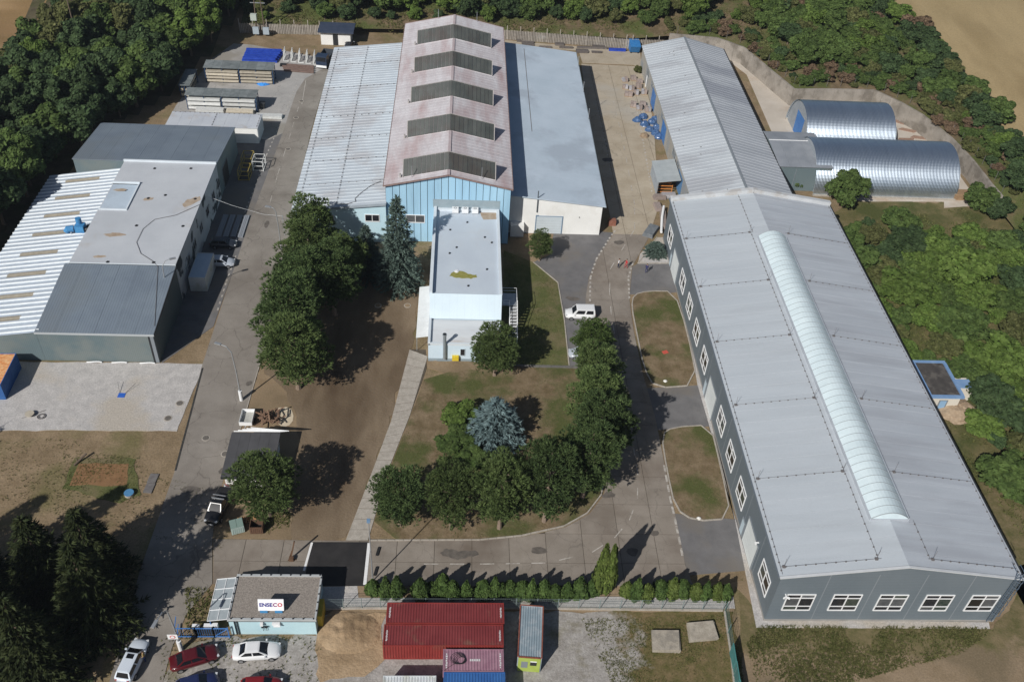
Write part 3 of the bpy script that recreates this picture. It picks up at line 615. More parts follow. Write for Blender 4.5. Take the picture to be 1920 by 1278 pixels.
for me in (pme, rme): me.polygons.foreach_set("use_smooth", [False]*len(me.polygons))
for k in range(nseg): link("pane", pme, sky_l, rel(sky_l, 0, sy0+k*dy))
for k in range(nseg+1): link("rib", rme, sky_l, rel(sky_l, 0, sy0+k*dy))
em = MB(); pts = [arc(k) for k in range(11)]
for yy in (sy0, sy1): MB().add([(x,yy,z) for x,z in pts]+[(x,yy,10.05) for x,z in pts], [(k,k+1,11+k+1,11+k) for k in range(10)]).build("end_pane", M_polyc, sky_l)
# caged ladder at the right front corner
mb = MB(); lx = X1-.75
for dx in (-.28,.28): mb.bar((lx+dx,Y0-.25,.4),(lx+dx,Y0-.25,9.2),.06)
for k in range(28): mb.bar((lx-.28,Y0-.25,.6+.3*k),(lx+.28,Y0-.25,.6+.3*k),.035)
for k in range(7):
    z = 2.4+1.0*k; ring = [(lx+.42*math.cos(t),Y0-.3-.6*max(0,math.sin(t)),z) for t in [math.pi*i/6 for i in range(7)]]
    for i in range(6): mb.bar(ring[i],ring[i+1],.04)
for t in (.5,1.57,2.64): mb.bar((lx+.42*math.cos(t),Y0-.3-.6*math.sin(t),2.4),(lx+.42*math.cos(t),Y0-.3-.6*math.sin(t),8.6),.035)
mb.bar((lx-.4,Y0-.25,9.2),(lx-.4,Y0+.9,9.2),.05).bar((lx+.4,Y0-.25,9.2),(lx+.4,Y0+.9,9.2),.05).build("caged_ladder", mat("ladder_steel", (.14,.19,.25), rough=.5, metal=.4), hall)

# ------------------------------------------------------------------ older hall behind it
rx0,rx1,ry0,ry1 = 38.9, 56.2, 127.9, 193.3; rxm = (rx0+rx1)/2
rear = thing("rear_hall", (rxm,160,0), "older low hall with ribbed grey roof and blue doors, behind the long hall", "hall")
gable_body(rx0,rx1,ry0,ry1,4.85,7.05).build("wall", mat("faded_beige_render", (.33,.32,.29), (.40,.385,.35), .4, c3=(.28,.30,.32), s3=.2, fine=.06), rear)
zl = 5.0-.3*(7.2-5)/(rxm-rx0)
roof_sheets(rear, rx0-.3, zl, rxm, 7.2, ry0+.1, ry1+.2, 62, M_corrr, ribs=1, rh=.055, rw=.10)
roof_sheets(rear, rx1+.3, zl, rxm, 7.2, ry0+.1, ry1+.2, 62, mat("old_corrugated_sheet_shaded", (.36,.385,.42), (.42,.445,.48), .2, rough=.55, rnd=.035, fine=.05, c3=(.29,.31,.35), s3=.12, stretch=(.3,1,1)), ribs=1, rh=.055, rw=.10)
mb = MB().bar((rxm,ry0,7.26),(rxm,ry1+.2,7.26),.4,.08)
for k in range(64): mb.cbox((rxm-.15,ry0+1+k,7.33),(.16,.16,.1))
mb.build("ridge_cap", M_seam, rear)
MB().bar((rx1+.4,ry0,zl-.05),(rx1+.4,ry1,zl-.05),.18).build("gutter", M_dark, rear)
for k, yc in enumerate((135.0, 142.5, 150.0, 161.0, 174.5, 183.5)):
    if k in (1,3,4): door(rear, 'W', (rx0, yc+2.1, .02), 4.2, 3.6, M_signal if k != 1 else mat("mid_blue_gate", (.12,.26,.48), rough=.5), "gate")
    window(rear, 'W', (rx0, yc+ (4.4 if k in (1,3,4) else 1.5), 3.9 if 0 else 2.6), 2.2 if k in (1,3,4) else 3.0, 1.5, 2, (.5,.5), .08, M_steel, mat("dull_glass", (.10,.13,.15), (.16,.19,.21), 1, rough=.3))
mb = MB()
for k in range(16): 
    x = rx0+.6+random.random()*7.2; y = ry0+4+random.random()*60; mb.cbox((x,y,5+ (x-rx0)*2.2/(rxm-rx0)+.06),(.3,.14,.03),random.random()*3)
mb.build("roof_leaf_litter", M_wire, rear)
MB().box(rx0-.1,rx0+.6,ry1-9.4,ry1-9.0,0,2.4).build("white_post", M_pvc, rear)

# lean-to with orange goods rack in front of the rear hall
lt = thing("lean_to_shelter", (36.6,144.3,0), "small lean-to shelter with flat grey sheet roof against the rear hall", "shelter")
for x,y in ((34.7,140.9),(34.7,147.9)): MB().cyl((x,y),.07,0,3.0,8).build("post", M_steel, lt)
for k in range(4):
    mb = MB().slab((34.5,140.7+1.85*k,2.95),(38.6,140.7+1.85*k,3.5),(38.6,142.5+1.85*k,3.5),(34.5,142.5+1.85*k,2.95),.06)
    mb.build("roof_sheet", mat("shelter_roof_grey", (.34,.375,.39), (.40,.435,.45), .8, rough=.6, rnd=.04), lt)
MB().box(34.7,34.8,140.9,147.9,.2,2.8).build("side_panel", mat("shelter_panel", (.30,.34,.38), (.36,.40,.44), 1), lt)

# ------------------------------------------------------------------ the high central hall
hx0,hx1,hy0,hy1 = -11.45, 8.0, 125.25, 186.4; hxm = -1.72
high = thing("high_hall", (hxm,156,0), "tall central hall with faded pink roof and five dark skylight rows", "hall")
gable_body(hx0,hx1,hy0,hy1,10.25,12.45).build("wall", mat("hall_core_grey", (.22,.30,.36), (.26,.34,.40), .3), high)
zl = 10.5-.3*.225
nS = 62
roof_sheets(high, hx0-.3, zl, hxm, 12.7, hy0-.45, hy1+.3, nS, M_fibre, ribs=1, rh=.025, rw=.10)
roof_sheets(high, hx1+.3, zl, hxm, 12.7, hy0-.45, hy1+.3, nS, M_fibre, ribs=1, rh=.025, rw=.10)
MB().bar((hxm,hy0-.45,12.75),(hxm,hy1+.3,12.75),.45,.07).build("ridge_cap", mat("pinkish_ridge_cap", (.40,.33,.34), (.46,.40,.41), 1, rough=.9), high)
mb = MB()
for xa in (hx0-.3, hx1+.3): mb.bar((xa,hy0-.5,zl-.02),(hxm,hy0-.5,12.68),.1,.24).bar((xa,hy1+.34,zl-.02),(hxm,hy1+.34,12.68),.1,.2).bar((xa,hy0-.45,zl-.05),(xa,hy1+.3,zl-.05),.12,.16)
mb.build("verge_board", mat("rusty_verge", (.20,.14,.13), (.28,.20,.18), 2, rough=.9), high)
npan = 18; pw = (hx1-hx0)/npan; ztop = lambda x: 10.5 + (1-abs(x-hxm)/(hx1-hxm))*2.15 - .12
MB().add([(hx0,hy0-.02,0),(hx1,hy0-.02,0),(hx1,hy0-.02,10.3),(hxm,hy0-.02,12.5),(hx0,hy0-.02,10.3)],[(0,1,2,3,4)]).build("panel_joint_backing", mat("dark_joint_blue", (.06,.10,.14), rough=.8), high)
for k in range(npan):
    xa, xb = hx0+k*pw+.045, hx0+(k+1)*pw-.045; za, zb = ztop(xa), ztop(xb); mb = MB()
    if xa < hxm < xb:
        mb.add([(xa,hy0-.07,0),(xb,hy0-.07,0),(xb,hy0-.07,zb),(hxm,hy0-.07,ztop(hxm)),(xa,hy0-.07,za)]+[(xa,hy0-.03,0),(xb,hy0-.03,0),(xb,hy0-.03,zb),(hxm,hy0-.03,ztop(hxm)),(xa,hy0-.03,za)],
               [(0,1,2,3,4),(0,5,6,1),(1,6,7,2),(2,7,8,3),(3,8,9,4),(4,9,5,0)])
    else:
        mb.add([(xa,hy0-.07,0),(xb,hy0-.07,0),(xb,hy0-.07,zb),(xa,hy0-.07,za),(xa,hy0-.03,0),(xb,hy0-.03,0),(xb,hy0-.03,zb),(xa,hy0-.03,za)], [(0,1,2,3),(0,4,5,1),(1,5,6,2),(2,6,7,3),(3,7,4,0)])
    mb.build("facade_panel", M_blue, high)
MB().box(-4.1,6.4,hy0-.10,hy0-.072,6.6,8.1).build("grey_flashing_band", mat("band_grey", (.26,.33,.37), (.30,.37,.41), 1), high)
window(high, 'S', (-8.4,hy0-.07,3.6), 3.0, 1.5, 2, (1,), .1, M_pvc)
zr_ = lambda x: 12.7 - abs(x-hxm)*2.2/(hx1-hxm)
for yb in (126.3, 138.6, 150.9, 162.9, 175.1):
    ma, mb_ = -8.75, 5.5
    bb = MB()
    for xa, xb in ((ma,hxm),(hxm,mb_)):
        za, zb = zr_(xa), zr_(xb); h, dp = 1.95, 2.05
        bb.add([(xa,yb,za),(xb,yb,zb),(xb,yb+dp,zb+h),(xa,yb+dp,za+h),(xa,yb+dp,za-.1),(xb,yb+dp,zb-.1)], [(0,1,2,3),(2,5,4,3),(1,5,2),(0,3,4)])
    r = bb.build("skylight_row", M_fibre, high)
    for s in (0,1):
        xa0, xb0 = ((ma,hxm),(hxm,mb_))[s]; n = 10
        for k in range(n):
            xa, xb = xa0+(xb0-xa0)*k/n+.03, xa0+(xb0-xa0)*(k+1)/n-.03
            MB().slab((xa,yb+.02,zr_(xa)+.14),(xb,yb+.02,zr_(xb)+.14),(xb,yb+2.0,zr_(xb)+2.03),(xa,yb+2.0,zr_(xa)+2.03),.05).build("pane", M_mon, r)
    q = MB()
    for x in (ma-.05, mb_+.05): q.bar((x,yb-.02,zr_(x)+.06),(x,yb+2.05,zr_(x)+2.04),.12)
    q.bar((ma,yb+2.08,zr_(ma)+2.04),(hxm,yb+2.08,zr_(hxm)+2.04),.09).bar((mb_,yb+2.08,zr_(mb_)+2.04),(hxm,yb+2.08,zr_(hxm)+2.04),.09)
    q.cbox((ma-.45,yb+.3,zr_(ma-.45)+.3),(.25,.5,.5)).build("trim", mat("skylight_trim", (.33,.31,.30), (.40,.38,.37), 2), r)
for x,y in ((-7.4,125.9),(3.4,125.9),(-5,186.2),(2.8,186.2)):
    MB().cyl((x,y),.045,zr_(x) if x < 8.1 else 8.8,(zr_(x) if x < 8.1 else 8.8)+2.0,6).build("vent_pipe", M_steel, high)

# ------------------------------------------------------------------ aisles on both sides
ea = thing("east_aisle", (15.7,157.5,0), "low hall wing with smooth bluish roof and bright white end wall", "hall")
ax0,ax1,ay0,ay1 = hx1+.02, 23.25, 128.4, 186.6
ez = lambda x: 7.4 + (x-ax0)*(5.8-7.4)/(ax1-ax0)
MB().add([(ax0,ay0,0),(ax1,ay0,0),(ax1,ay0,5.6),(ax0,ay0,7.2),(ax0,ay1,0),(ax1,ay1,0),(ax1,ay1,5.6),(ax0,ay1,7.2)],[(0,1,2,3),(1,5,6,2),(5,4,7,6),(3,2,6,7),(4,0,3,7)]).build("wall", M_white, ea)
mb = MB(); nrf = 8
for k in range(nrf):
    ya, yb = ay0-.35+k*(ay1-ay0+.6)/nrf, ay0-.35+(k+1)*(ay1-ay0+.6)/nrf
    MB().slab((ax0,ya+.01,7.4),(ax1+.45,ya+.01,ez(ax1+.45)),(ax1+.45,yb-.01,ez(ax1+.45)),(ax0,yb-.01,7.4),.16).build("roof_sheet", M_memblue, ea)
MB().bar((ax1+.5,ay0-.4,5.66),(ax1+.5,ay1+.2,5.66),.12,.14).build("gutter", mat("grey_gutter_dull", (.25,.30,.34), rough=.6), ea)
q = MB()
q.add([(12.6,150,ez(12.6)+.01),(12.72,150,ez(12.72)+.01),(12.72,185,ez(12.72)+.01),(12.6,185,ez(12.6)+.01)],[(0,1,2,3)]); q.build("roof_seam", M_wire, ea)
door(ea, 'S', (12.6,ay0,.05), 4.3, 3.3, M_roller, "roller_door", mat("door_frame_blue", (.16,.24,.34), rough=.6), 9)
MB().box(12.5,13.0,ay0-.012,ay0-.0,.05,3.55).build("jamb_shade", mat("jamb_shadow_grey", (.12,.17,.23), rough=.7), ea)  # thin grey strip, shade at the door's edge painted on the wall
MB().cyl((12.6,ay0-.15),.09,4.2,8.2,8).build("flue_pipe", mat("zinc_flue", (.13,.15,.17), rough=.5, metal=.4), ea)
for y in (180,168.5,157.5): MB().cyl((ax1+.3,y),.05,5.2,8.0,6).build("vent_pipe", M_steel, ea)
for x,z,n_ in ((19.6,3.3,1),): MB().box(x,x+.12,ay0-.1,ay0,z,z+.15).build("wall_lamp", M_dark, ea)
MB().box(ax0+.4,ax0+2.6,ay0-1.2,ay0-.01,0,2.2).build("porch", M_white, ea)

wa = thing("west_aisle", (-18.8,154.5,0), "low hall wing with white ribbed roof beside the tall pink roofed hall", "hall")
wx0,wx1,wy0,wy1 = -25.9, hx0-.02, 124.7, 184.5
MB().add([(wx0,wy0,0),(wx1,wy0,0),(wx1,wy0,7.15),(wx0,wy0,5.6),(wx0,wy1,0),(wx1,wy1,0),(wx1,wy1,7.15),(wx0,wy1,5.6)],[(0,1,2,3),(1,5,6,2),(5,4,7,6),(3,2,6,7),(4,0,3,7)]).build("wall", M_bluel, wa)
roof_sheets(wa, wx0-.25, 5.72, wx1+.1, 7.4, wy0-.35, wy1+.2, 60, M_corrw, ribs=1, rh=.065, rw=.10)
MB().bar((wx0-.25,wy0-.36,5.66),(wx1+.05,wy0-.36,7.34),.1,.4).build("fascia", mat("grey_fascia", (.30,.35,.40), (.36,.41,.46), 1), wa)
wz = lambda x: 5.75 + (x-wx0)*(7.4-5.75)/(wx1-wx0)
conductor(wa, [[(x,wy0+.5,wz(x)+.06),(x,wy1-.5,wz(x)+.06)] for x in (-25.2,-19.2)] + [[(-24.8,y,wz(-24.8)+.06),(-12.2,y,wz(-12.2)+.06)] for y in (131.5,139,146.5,154.5,166.0,176.0)], 1.25)
q = MB(); pts = [(-12.6,131.2),(-14.2,130.0),(-15.6,128.0),(-16.4,126.5),(-16.2,125.6),(-17.6,125.0),(-18.8,125.2)]
for a,b in zip(pts,pts[1:]): q.bar((a[0],a[1],wz(a[0])+.1),(b[0],b[1],wz(b[0])+.1),.06)
q.build("loose_cable", M_wire, wa)
window(wa, 'S', (-14.8,wy0,3.9), 2.3, 1.35, 2, (1,), .09)
window(wa, 'S', (-22.0,wy0,3.6), 2.4, 1.35, 2, (1,), .09)

# ------------------------------------------------------------------ office block in front
of = thing("office_building", (1.2,112,0), "narrow pale blue flat roofed office with green moss patch on its roof", "building")
ox0,ox1 = -3.85, 6.25
MB().box(ox0,ox1,103.5,125.1,0,6.2).build("wall", M_office, of)
MB().box(ox0,ox1,96.6,103.5,0,3.1).build("front_wing", M_office, of)
MB().box(ox0-.02,ox1+.02,96.57,96.6,0,.5).build("plinth", mat("office_plinth", (.24,.30,.34), (.28,.34,.38), 1), of)
MB().box(ox0+.35,ox1-.35,103.6,125.0,6.2,6.24).build("roof", mat("office_membrane_roof", (.47,.53,.60), (.52,.585,.65), .2, rough=.85, c3=(.50,.545,.59), s3=.12, fine=.03, wave=(1,2.2,.05,.03)), of)
q = MB().box(ox0-.1,ox0+.35,103.5,125.12,5.9,6.85).box(ox1-.35,ox1+.05,103.5,125.12,5.9,6.6).box(ox0+.35,ox1-.35,124.7,125.12,5.9,6.6)
q.build("parapet", mat("parapet_capping", (.60,.66,.71), (.66,.72,.77), .5, rough=.5), of)
MB().slab((ox0+.0,101.75,3.35),(ox1,101.75,3.35),(ox1,103.42,6.55),(ox0,103.42,6.55),.12).build("sloping_front", mat("pale_blue_sheet", (.57,.68,.76), (.61,.72,.79), .3, rough=.5, wave=(0,1.05,.12,.03)), of)
q = MB()
for x_, s_ in ((ox0+.02,1),(ox1-.02,-1)): q.add([(x_,101.8,3.0),(x_,103.5,3.0),(x_,103.5,6.4)],[(0,1,2)])
q.build("cheek_wall", M_office, of)
MB().box(ox0+.3,ox1-.3,96.85,101.75,3.1,3.15).build("lower_roof", mat("stained_membrane", (.58,.61,.64), (.65,.68,.70), .3, rough=.9, c3=(.50,.43,.38), s3=.35, lo3=.55, hi3=.75, stretch=(.4,1.4,1)), of)
MB().box(ox0-.05,ox0+.3,96.6,101.7,2.9,3.5).box(ox0+.3,ox1,96.55,96.85,2.9,3.28).box(ox1-.3,ox1+.03,96.85,101.7,2.9,3.3).build("lower_parapet", mat("parapet_capping", (0,0,0)), of)
random.seed(8)
mp = MB()
cx_, cy_ = (0.74, 108.13); pts = ragged([(cx_-1.9,cy_-.2),(cx_-1.3,cy_+.8),(cx_-.2,cy_+.95),(cx_+.6,cy_+.35),(cx_+1.9,cy_+.1),(cx_+2.1,cy_-.55),(cx_+.9,cy_-.75),(cx_-.6,cy_-.6)], .3, .3)
mp.prism(pts, 6.235, 6.262).build("moss_patch", M_moss, of)
mp = MB(); mp.prism([(3.8,122.6),(5.85,122.8),(5.85,124.65),(3.3,124.6),(3.5,123.5)], 6.235, 6.25).build("brown_stain_patch", M_rust, of)
for px_, py_ in ((3.0,0),):
    pass
for i, (x,y) in enumerate(((1.29, 121.69),(-1.31, 119.53),(3.98, 117.79),(5.02, 116.43),(-0.27, 114.95),(-1.28, 113.41),(4.22, 109.68),(1.52, 105.65))):
    MB().cyl((x,y),.12,6.2,6.40,10).cyl((x,y),.17,6.2,6.28,10).build("roof_vent", M_dark, of)
x,y = (-0.19, 108.98); MB().cyl((x,y),.32,6.2,6.34,14).cyl((x,y),.13,6.34,6.4,10).build("roof_drain", M_pvc, of)
for i, x0_ in enumerate((-.6, .95, 2.5)):
    u = MB().box(x0_-.5,x0_+.5,124.0,124.75,6.4,7.1).build("air_conditioner", M_pvc, of)
    q = MB(); q.cyl((x0_,124.38),.27,7.1,7.12,16).build("fan_grille", mat("fan_grey", (.35,.36,.37), rough=.6), u); MB().cyl((x0_,124.38),.10,7.12,7.14,10).build("fan_hub", M_pvc, u)
    MB().box(x0_-.45,x0_-.35,124.1,124.65,6.2,6.4).box(x0_+.35,x0_+.45,124.1,124.65,6.2,6.4).build("foot", M_steel, u)
MB().tube([(-1.6,96.4,.6),(-1.6,96.4,5.1)],.24,12).cyl((-1.6,96.4),.30,4.9,5.1,12).build("chimney_flue", mat("steel_flue", (.33,.38,.42), (.40,.45,.49), 3, rough=.4, metal=.5), of)
MB().cyl((-1.6,96.4),.2,5.1,5.12,10).build("flue_mouth", M_dark, of)
for x in (.55, 2.45): window(of, 'S', (x,96.6,1.1), .65, 1.25, 1, (1,), .05, mat("window_trim_grey", (.45,.52,.57), rough=.5))
for k in range(12):
    MB().slab((ox0-1.75,98.5+.95*k,2.55),(ox0-.06,98.5+.95*k,2.85),(ox0-.06,99.43+.95*k,2.85),(ox0-1.75,99.43+.95*k,2.55),.05).build("canopy_sheet", mat("white_canopy_sheet", (.70,.73,.74), (.76,.79,.80), 1, rough=.5, rnd=.04), of)
for y in (98.7,104,109.6): MB().cyl((ox0-1.65,y),.05,0,2.5,8).build("canopy_post", M_steel, of)
MB().box(-.55,.35,96.15,96.55,.45,1.2).build("gas_box", mat("gas_yellow", (.62,.46,.03), (.68,.52,.05), 2, rough=.5), of)
# outside stair on the right side of the office
st = thing("outside_stair", (7.7,103.5,0), "white steel outside stair with railings on the right side of the office", "stairs")
MB().box(6.3,8.6,105.4,108.2,3.0,3.12).build("landing", M_steel, st)
for k in range(12):
    MB().box(7.6,8.6,105.3-.42*k-.42,105.3-.42*k-.02,2.9-.24*k,2.96-.24*k).build("tread", mat("worn_stair_tread", (.47,.48,.49), (.58,.59,.60), 3), st)
for x in (7.55,8.65):
    MB().bar((x,105.4,2.9),(x,100.2,.05),.08,.28).build("stringer", M_pvc, st)
    q = MB().bar((x,105.4,4.0),(x,100.3,1.1),.06)
    for k in range(6): q.bar((x,105.2-.95*k,2.9-.54*k),(x,105.2-.95*k,3.95-.54*k),.045)
    q.build("railing", M_pvc, st)
q = MB()
for a,b in (((6.5,108.2),(8.6,108.2)),((8.6,108.2),(8.6,105.4)),((7.5,105.4),(6.5,105.4))):
    for z in (3.6,4.1): q.bar((*a,z),(*b,z),.05)
    for p in (a,b): q.bar((*p,3.1),(*p,4.1),.05)
q.build("landing_railing", M_pvc, st)
for x,y in ((6.6,108.1),(8.5,108.1),(8.5,105.5)): MB().cyl((x,y),.06,0,3.0,8).build("support", M_steel, st)

# ------------------------------------------------------------------ workshops on the left
lx0,lx1 = -55.1, -40.0
fw = thing("front_workshop", (-47.5,102.5,0), "slate blue workshop block with lit front wall at the edge of the gravel lot", "workshop")
MB().add([(lx0,95.2,0),(lx1,95.2,0),(lx1,108.45,0),(lx0,108.45,0),(lx0,95.2,4.92),(lx1,95.2,4.92),(lx1,108.45,6.2),(lx0,108.45,6.2)],[(3,2,1,0),(4,5,6,7),(0,1,5,4),(1,2,6,5),(2,3,7,6),(3,0,4,7)]).build("wall", M_wallg2, fw)
n = 6
for k in range(n):
    xa, xb = lx0-.12+(lx1-lx0+.24)*k/n+.01, lx0-.12+(lx1-lx0+.24)*(k+1)/n-.01
    dz = random.uniform(-.004,.004); MB().slab((xa,95.08,5.08+dz),(xb,95.08,5.08+dz),(xb,108.4,6.4+dz),(xa,108.4,6.4+dz),.13).build("roof_sheet", M_tile, fw)
MB().box(lx0-.15,lx1+.15,95.0,95.08,4.78,5.07).build("front_trim", mat("pale_trim", (.42,.45,.47), rough=.5), fw)
MB().bar((lx1+.17,95.1,4.98),(lx1+.17,108.4,6.3),.09,.22).build("side_trim", M_dark, fw)
MB().box(lx1-.75,lx1-.55,95.1,95.2,0,4.8).build("downpipe", M_dark, fw)
MB().box(lx1-.5,lx1-.05,95.14,95.2,0,4.85).build("corner_strip", M_seam, fw)
for x0_ in (-49.6,-46.3,-42.6): MB().tube([(x0_+.9*i/6*2.2, 94.9-.06*math.sin(i*.9), .08+.12*math.sin(i*math.pi/6)) for i in range(7)], .09, 6).build("white_hose", M_pvc, fw)

wr = thing("white_roofed_workshop", (-48.3,124,0), "flat pale grey roof block with crumbling white wall along the west road", "workshop")
MB().box(-54.7,-40.0,108.5,136.5,0,6.25).build("wall", mat("peeling_white_render", (.44,.46,.48), (.52,.54,.56), .5, rough=.9, c3=(.055,.065,.075), s3=.38, lo3=.53, hi3=.57, stretch=(1,.55,.7)), wr)
NOT = [(-54.7,108.5),(-40.0,108.5),(-40.0,136.5),(-54.7,136.5),(-54.7,129.6),(-50.5,129.6),(-50.5,122.2),(-54.7,122.2)]
MB().prism(NOT, 6.25, 6.4).build("roof", mat("workshop_membrane", (.44,.465,.50), (.50,.525,.56), .18, rough=.88, c3=(.43,.41,.395), s3=.2, lo3=.6, hi3=.8, fine=.04, fscale=5, wave=(1,1.05,.06,.04)), wr)
q = MB().box(-54.8,-39.95,136.4,136.65,6.2,6.7).box(-54.65,-50.4,129.6,129.8,5.9,6.75).box(-50.6,-50.4,122.4,129.6,5.9,6.6).box(-54.6,-50.4,122.1,122.3,5.9,6.6).box(-54.8,-39.95,108.5,108.62,6.2,6.5)
q.build("parapet", mat("parapet_capping", (0,0,0)), wr)
MB().box(-54.6,-50.6,122.3,129.6,6.25,6.28).build("recessed_roof", M_memblue, wr)
for (px,py) in ((-49.36, 134.45),(-43.67, 134.80),(-48.11, 125.61),(-41.02, 125.84),(-47.92, 118.15),(-41.18, 118.34),(-49.48, 108.98),(-43.16, 109.13),(-45.77, 126.65)):
    MB().cyl((px,py),.13,6.35,6.54,10).cyl((px,py),.25,6.35,6.43,10).build("roof_vent", M_dark, wr)
random.seed(11)
for (px,py),sx,sy in (((-41.42, 125.06),1.0,1.6),((-50.40, 115.67),1.5,.6),((-52.92, 127.80),1.2,.4),((-51.01, 110.20),1.0,.35),((-48.08, 125.46),.8,.5)):
    pts = [(px+sx*(.7+.4*random.random())*math.cos(t)+.5*sy*math.sin(t), py+sy*(.7+.4*random.random())*math.sin(t)) for t in [2*math.pi*i/18 for i in range(18)]]
    MB().prism(pts, 6.39, 6.412).build("rust_stain", M_rust, wr)
zc_ = lambda y: 6.48 if y > 108.4 else 6.48-(108.4-y)*.1
q = MB(); pts = [(-39.94, 124.23),(-42.85, 121.12),(-45.69, 119.82),(-46.74, 117.23),(-46.77, 113.81),(-45.45, 111.09),(-43.37, 109.38),(-42.32, 108.15),(-41.09, 101.82),(-40.09, 96.57)]
for a,b in zip(pts,pts[1:]): q.bar((*a,zc_(a[1])),(*b,zc_(b[1])),.045)
q.build("roof_cable", M_wire, wr)
for k,y in enumerate((113.5,117.5,122,126.5,131,135)): window(wr, 'E', (-40.0,y,2.4), 1.6, 1.5, 2, (1,), .09, M_steel, M_glass)

gw = thing("rear_slate_workshop", (-51.8,144.8,0), "slate grey flat roofed workshop at the wood edge, with open side gate", "workshop")
MB().add([(-63.0,136.7,0),(-40.05,136.7,0),(-40.05,151.3,0),(-63.0,151.3,0),(-63.0,136.7,6.25),(-40.05,136.7,6.25),(-40.05,151.3,4.85),(-63.0,151.3,4.85)],[(3,2,1,0),(4,5,6,7),(0,1,5,4),(1,2,6,5),(2,3,7,6),(3,0,4,7)]).build("wall", M_wallg2, gw)
n = 9
for k in range(n):
    xa, xb = -63.15+(23.25)*k/n+.01, -63.15+23.25*(k+1)/n-.01; dz = random.uniform(-.004,.004)
    MB().slab((xa,136.66,6.42+dz),(xb,136.66,6.42+dz),(xb,151.5,5.0+dz),(xa,151.5,5.0+dz),.13).build("roof_sheet", M_tile, gw)
door(gw, 'E', (-40.05,139.3,.02), 4.0, 3.6, M_dark, "gate")

lt2 = thing("corrugated_lean_to", (-60.5,116,0), "sloping zinc corrugated roof with brown translucent strips, beside the wood", "shed")
bx0, bx1 = -67.2, -54.75
MB().add([(bx0,95.2,0),(lx0-.02,95.2,0),(lx0-.02,95.2,4.85),(bx0,95.2,3.1)],[(0,1,2,3)]).add([(bx0,95.2,0),(bx0,95.2,3.1),(bx0,136.6,3.1),(bx0,136.6,0)],[(0,1,2,3)]).add([(bx0,136.6,0),(bx0,136.6,3.1),(bx1,136.6,4.8),(bx1,136.6,0)],[(0,1,2,3)]).build("wall", M_wallg2, lt2)
cz = lambda x: 3.15 + (x-bx0)*(5.05-3.15)/(bx1-bx0)
ns = 41; dw = 41.6/ns; me_full = None
def wavy(x0_, x1_, w, m, nm):
    mb = MB(); pf = ((0,0),(.40,0),(.45,.15),(.58,.15),(.63,0),(1,0))
    for (fa,h0),(fb,h1) in zip(pf,pf[1:]):
        ya, yb = w*fa, w*fb; dzz = cz(x1_)-cz(x0_)
        mb.quad((0,ya,h0),(x1_-x0_,ya,h0+dzz),(x1_-x0_,yb,h1+dzz),(0,yb,h1), 1 if h0+h1 > .1 and nm == "roof_sheet" else 0)
    me = mb.mesh(nm); me.materials.append(m); me.materials.append(mat("sunlit_zinc_rib", (.68,.72,.75), (.75,.79,.82), 2, rough=.45)); me.polygons.foreach_set("material_index", mb.mi); return me  # rib faces painted paler, sunlight on the ribs put into the colour
A = wavy(bx0-.2,bx1,dw,M_ribw,"roof_sheet"); a1 = wavy(bx0-.2,-64.0,dw,M_ribw,"roof_sheet"); a2 = wavy(-64.0,-58.4,dw,M_fibreg,"translucent_sheet"); a3 = wavy(-58.4,bx1,dw,M_ribw,"roof_sheet")
for k in range(ns):
    y = 95.1+k*dw
    if y < 108.5 and 0: continue
    if k % 5 == 3:
        for me, x in ((a1,bx0-.2),(a2,-64.0),(a3,-58.4)): link(me.name.split('.')[0], me, lt2, rel(lt2, x, y, cz(x)))
    else: link("roof_sheet", A, lt2, rel(lt2, bx0-.2, y, cz(bx0-.2)))
# blue extractor fan on it
fan = thing("roof_extractor", (*(-56.43, 118.52),4.95), "bright blue dust extractor standing on the corrugated roof", "extractor")
fx, fy = fan.location.x, fan.location.y
MB().box(fx-.6,fx+.7,fy-.7,fy+.6,5.0,6.1).build("casing", mat("extractor_blue", (.05,.20,.42), (.07,.26,.50), 2, rough=.5), fan)
MB().tube([(fx-.1,fy+.3,6.1),(fx-.1,fy+.3,7.0)],.42,14).build("top_duct", mat("extractor_blue", (0,0,0)), fan)
MB().tube([(fx-.8,fy-.4,5.6),(fx-1.6,fy-.6,5.6),(fx-1.8,fy-.7,5.2)],.5,12).build("side_duct", mat("extractor_blue", (0,0,0)), fan)
MB().tube([(fx+.7,fy-.2,5.4),(fx+1.3,fy-.3,5.4)],.35,12).cbox((fx+1.1,fy+.5,5.3),(.6,.5,.5)).build("motor", M_dark, fan)
# white flat storage building behind
wb = thing("white_store", (-44.9,157.5,0), "white flat roofed store behind the slate workshop", "building")
MB().box(-53.0,-36.9,154.8,159.8,0,3.1).build("wall", M_white, wb)
for k in range(8):
    xa = -53.15+16.4*k/8
    MB().box(xa+.01,xa+2.04,154.65,159.95,3.1,3.25+random.uniform(-.004,.004)).build("roof_sheet", mat("store_roof_sheet", (.46,.49,.54), (.53,.56,.60), .4, rough=.6, rnd=.03, c3=(.45,.42,.40), s3=.3, lo3=.58, hi3=.75), wb)
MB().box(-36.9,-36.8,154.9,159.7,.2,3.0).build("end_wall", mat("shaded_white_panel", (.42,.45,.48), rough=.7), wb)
conductor(wb, [[(-53,159.7,3.25),(-37,159.7,3.25)],[(-45,154.8,3.25),(-45,159.7,3.25)],[(-37,154.8,3.25),(-37,159.7,3.25)]], .9)

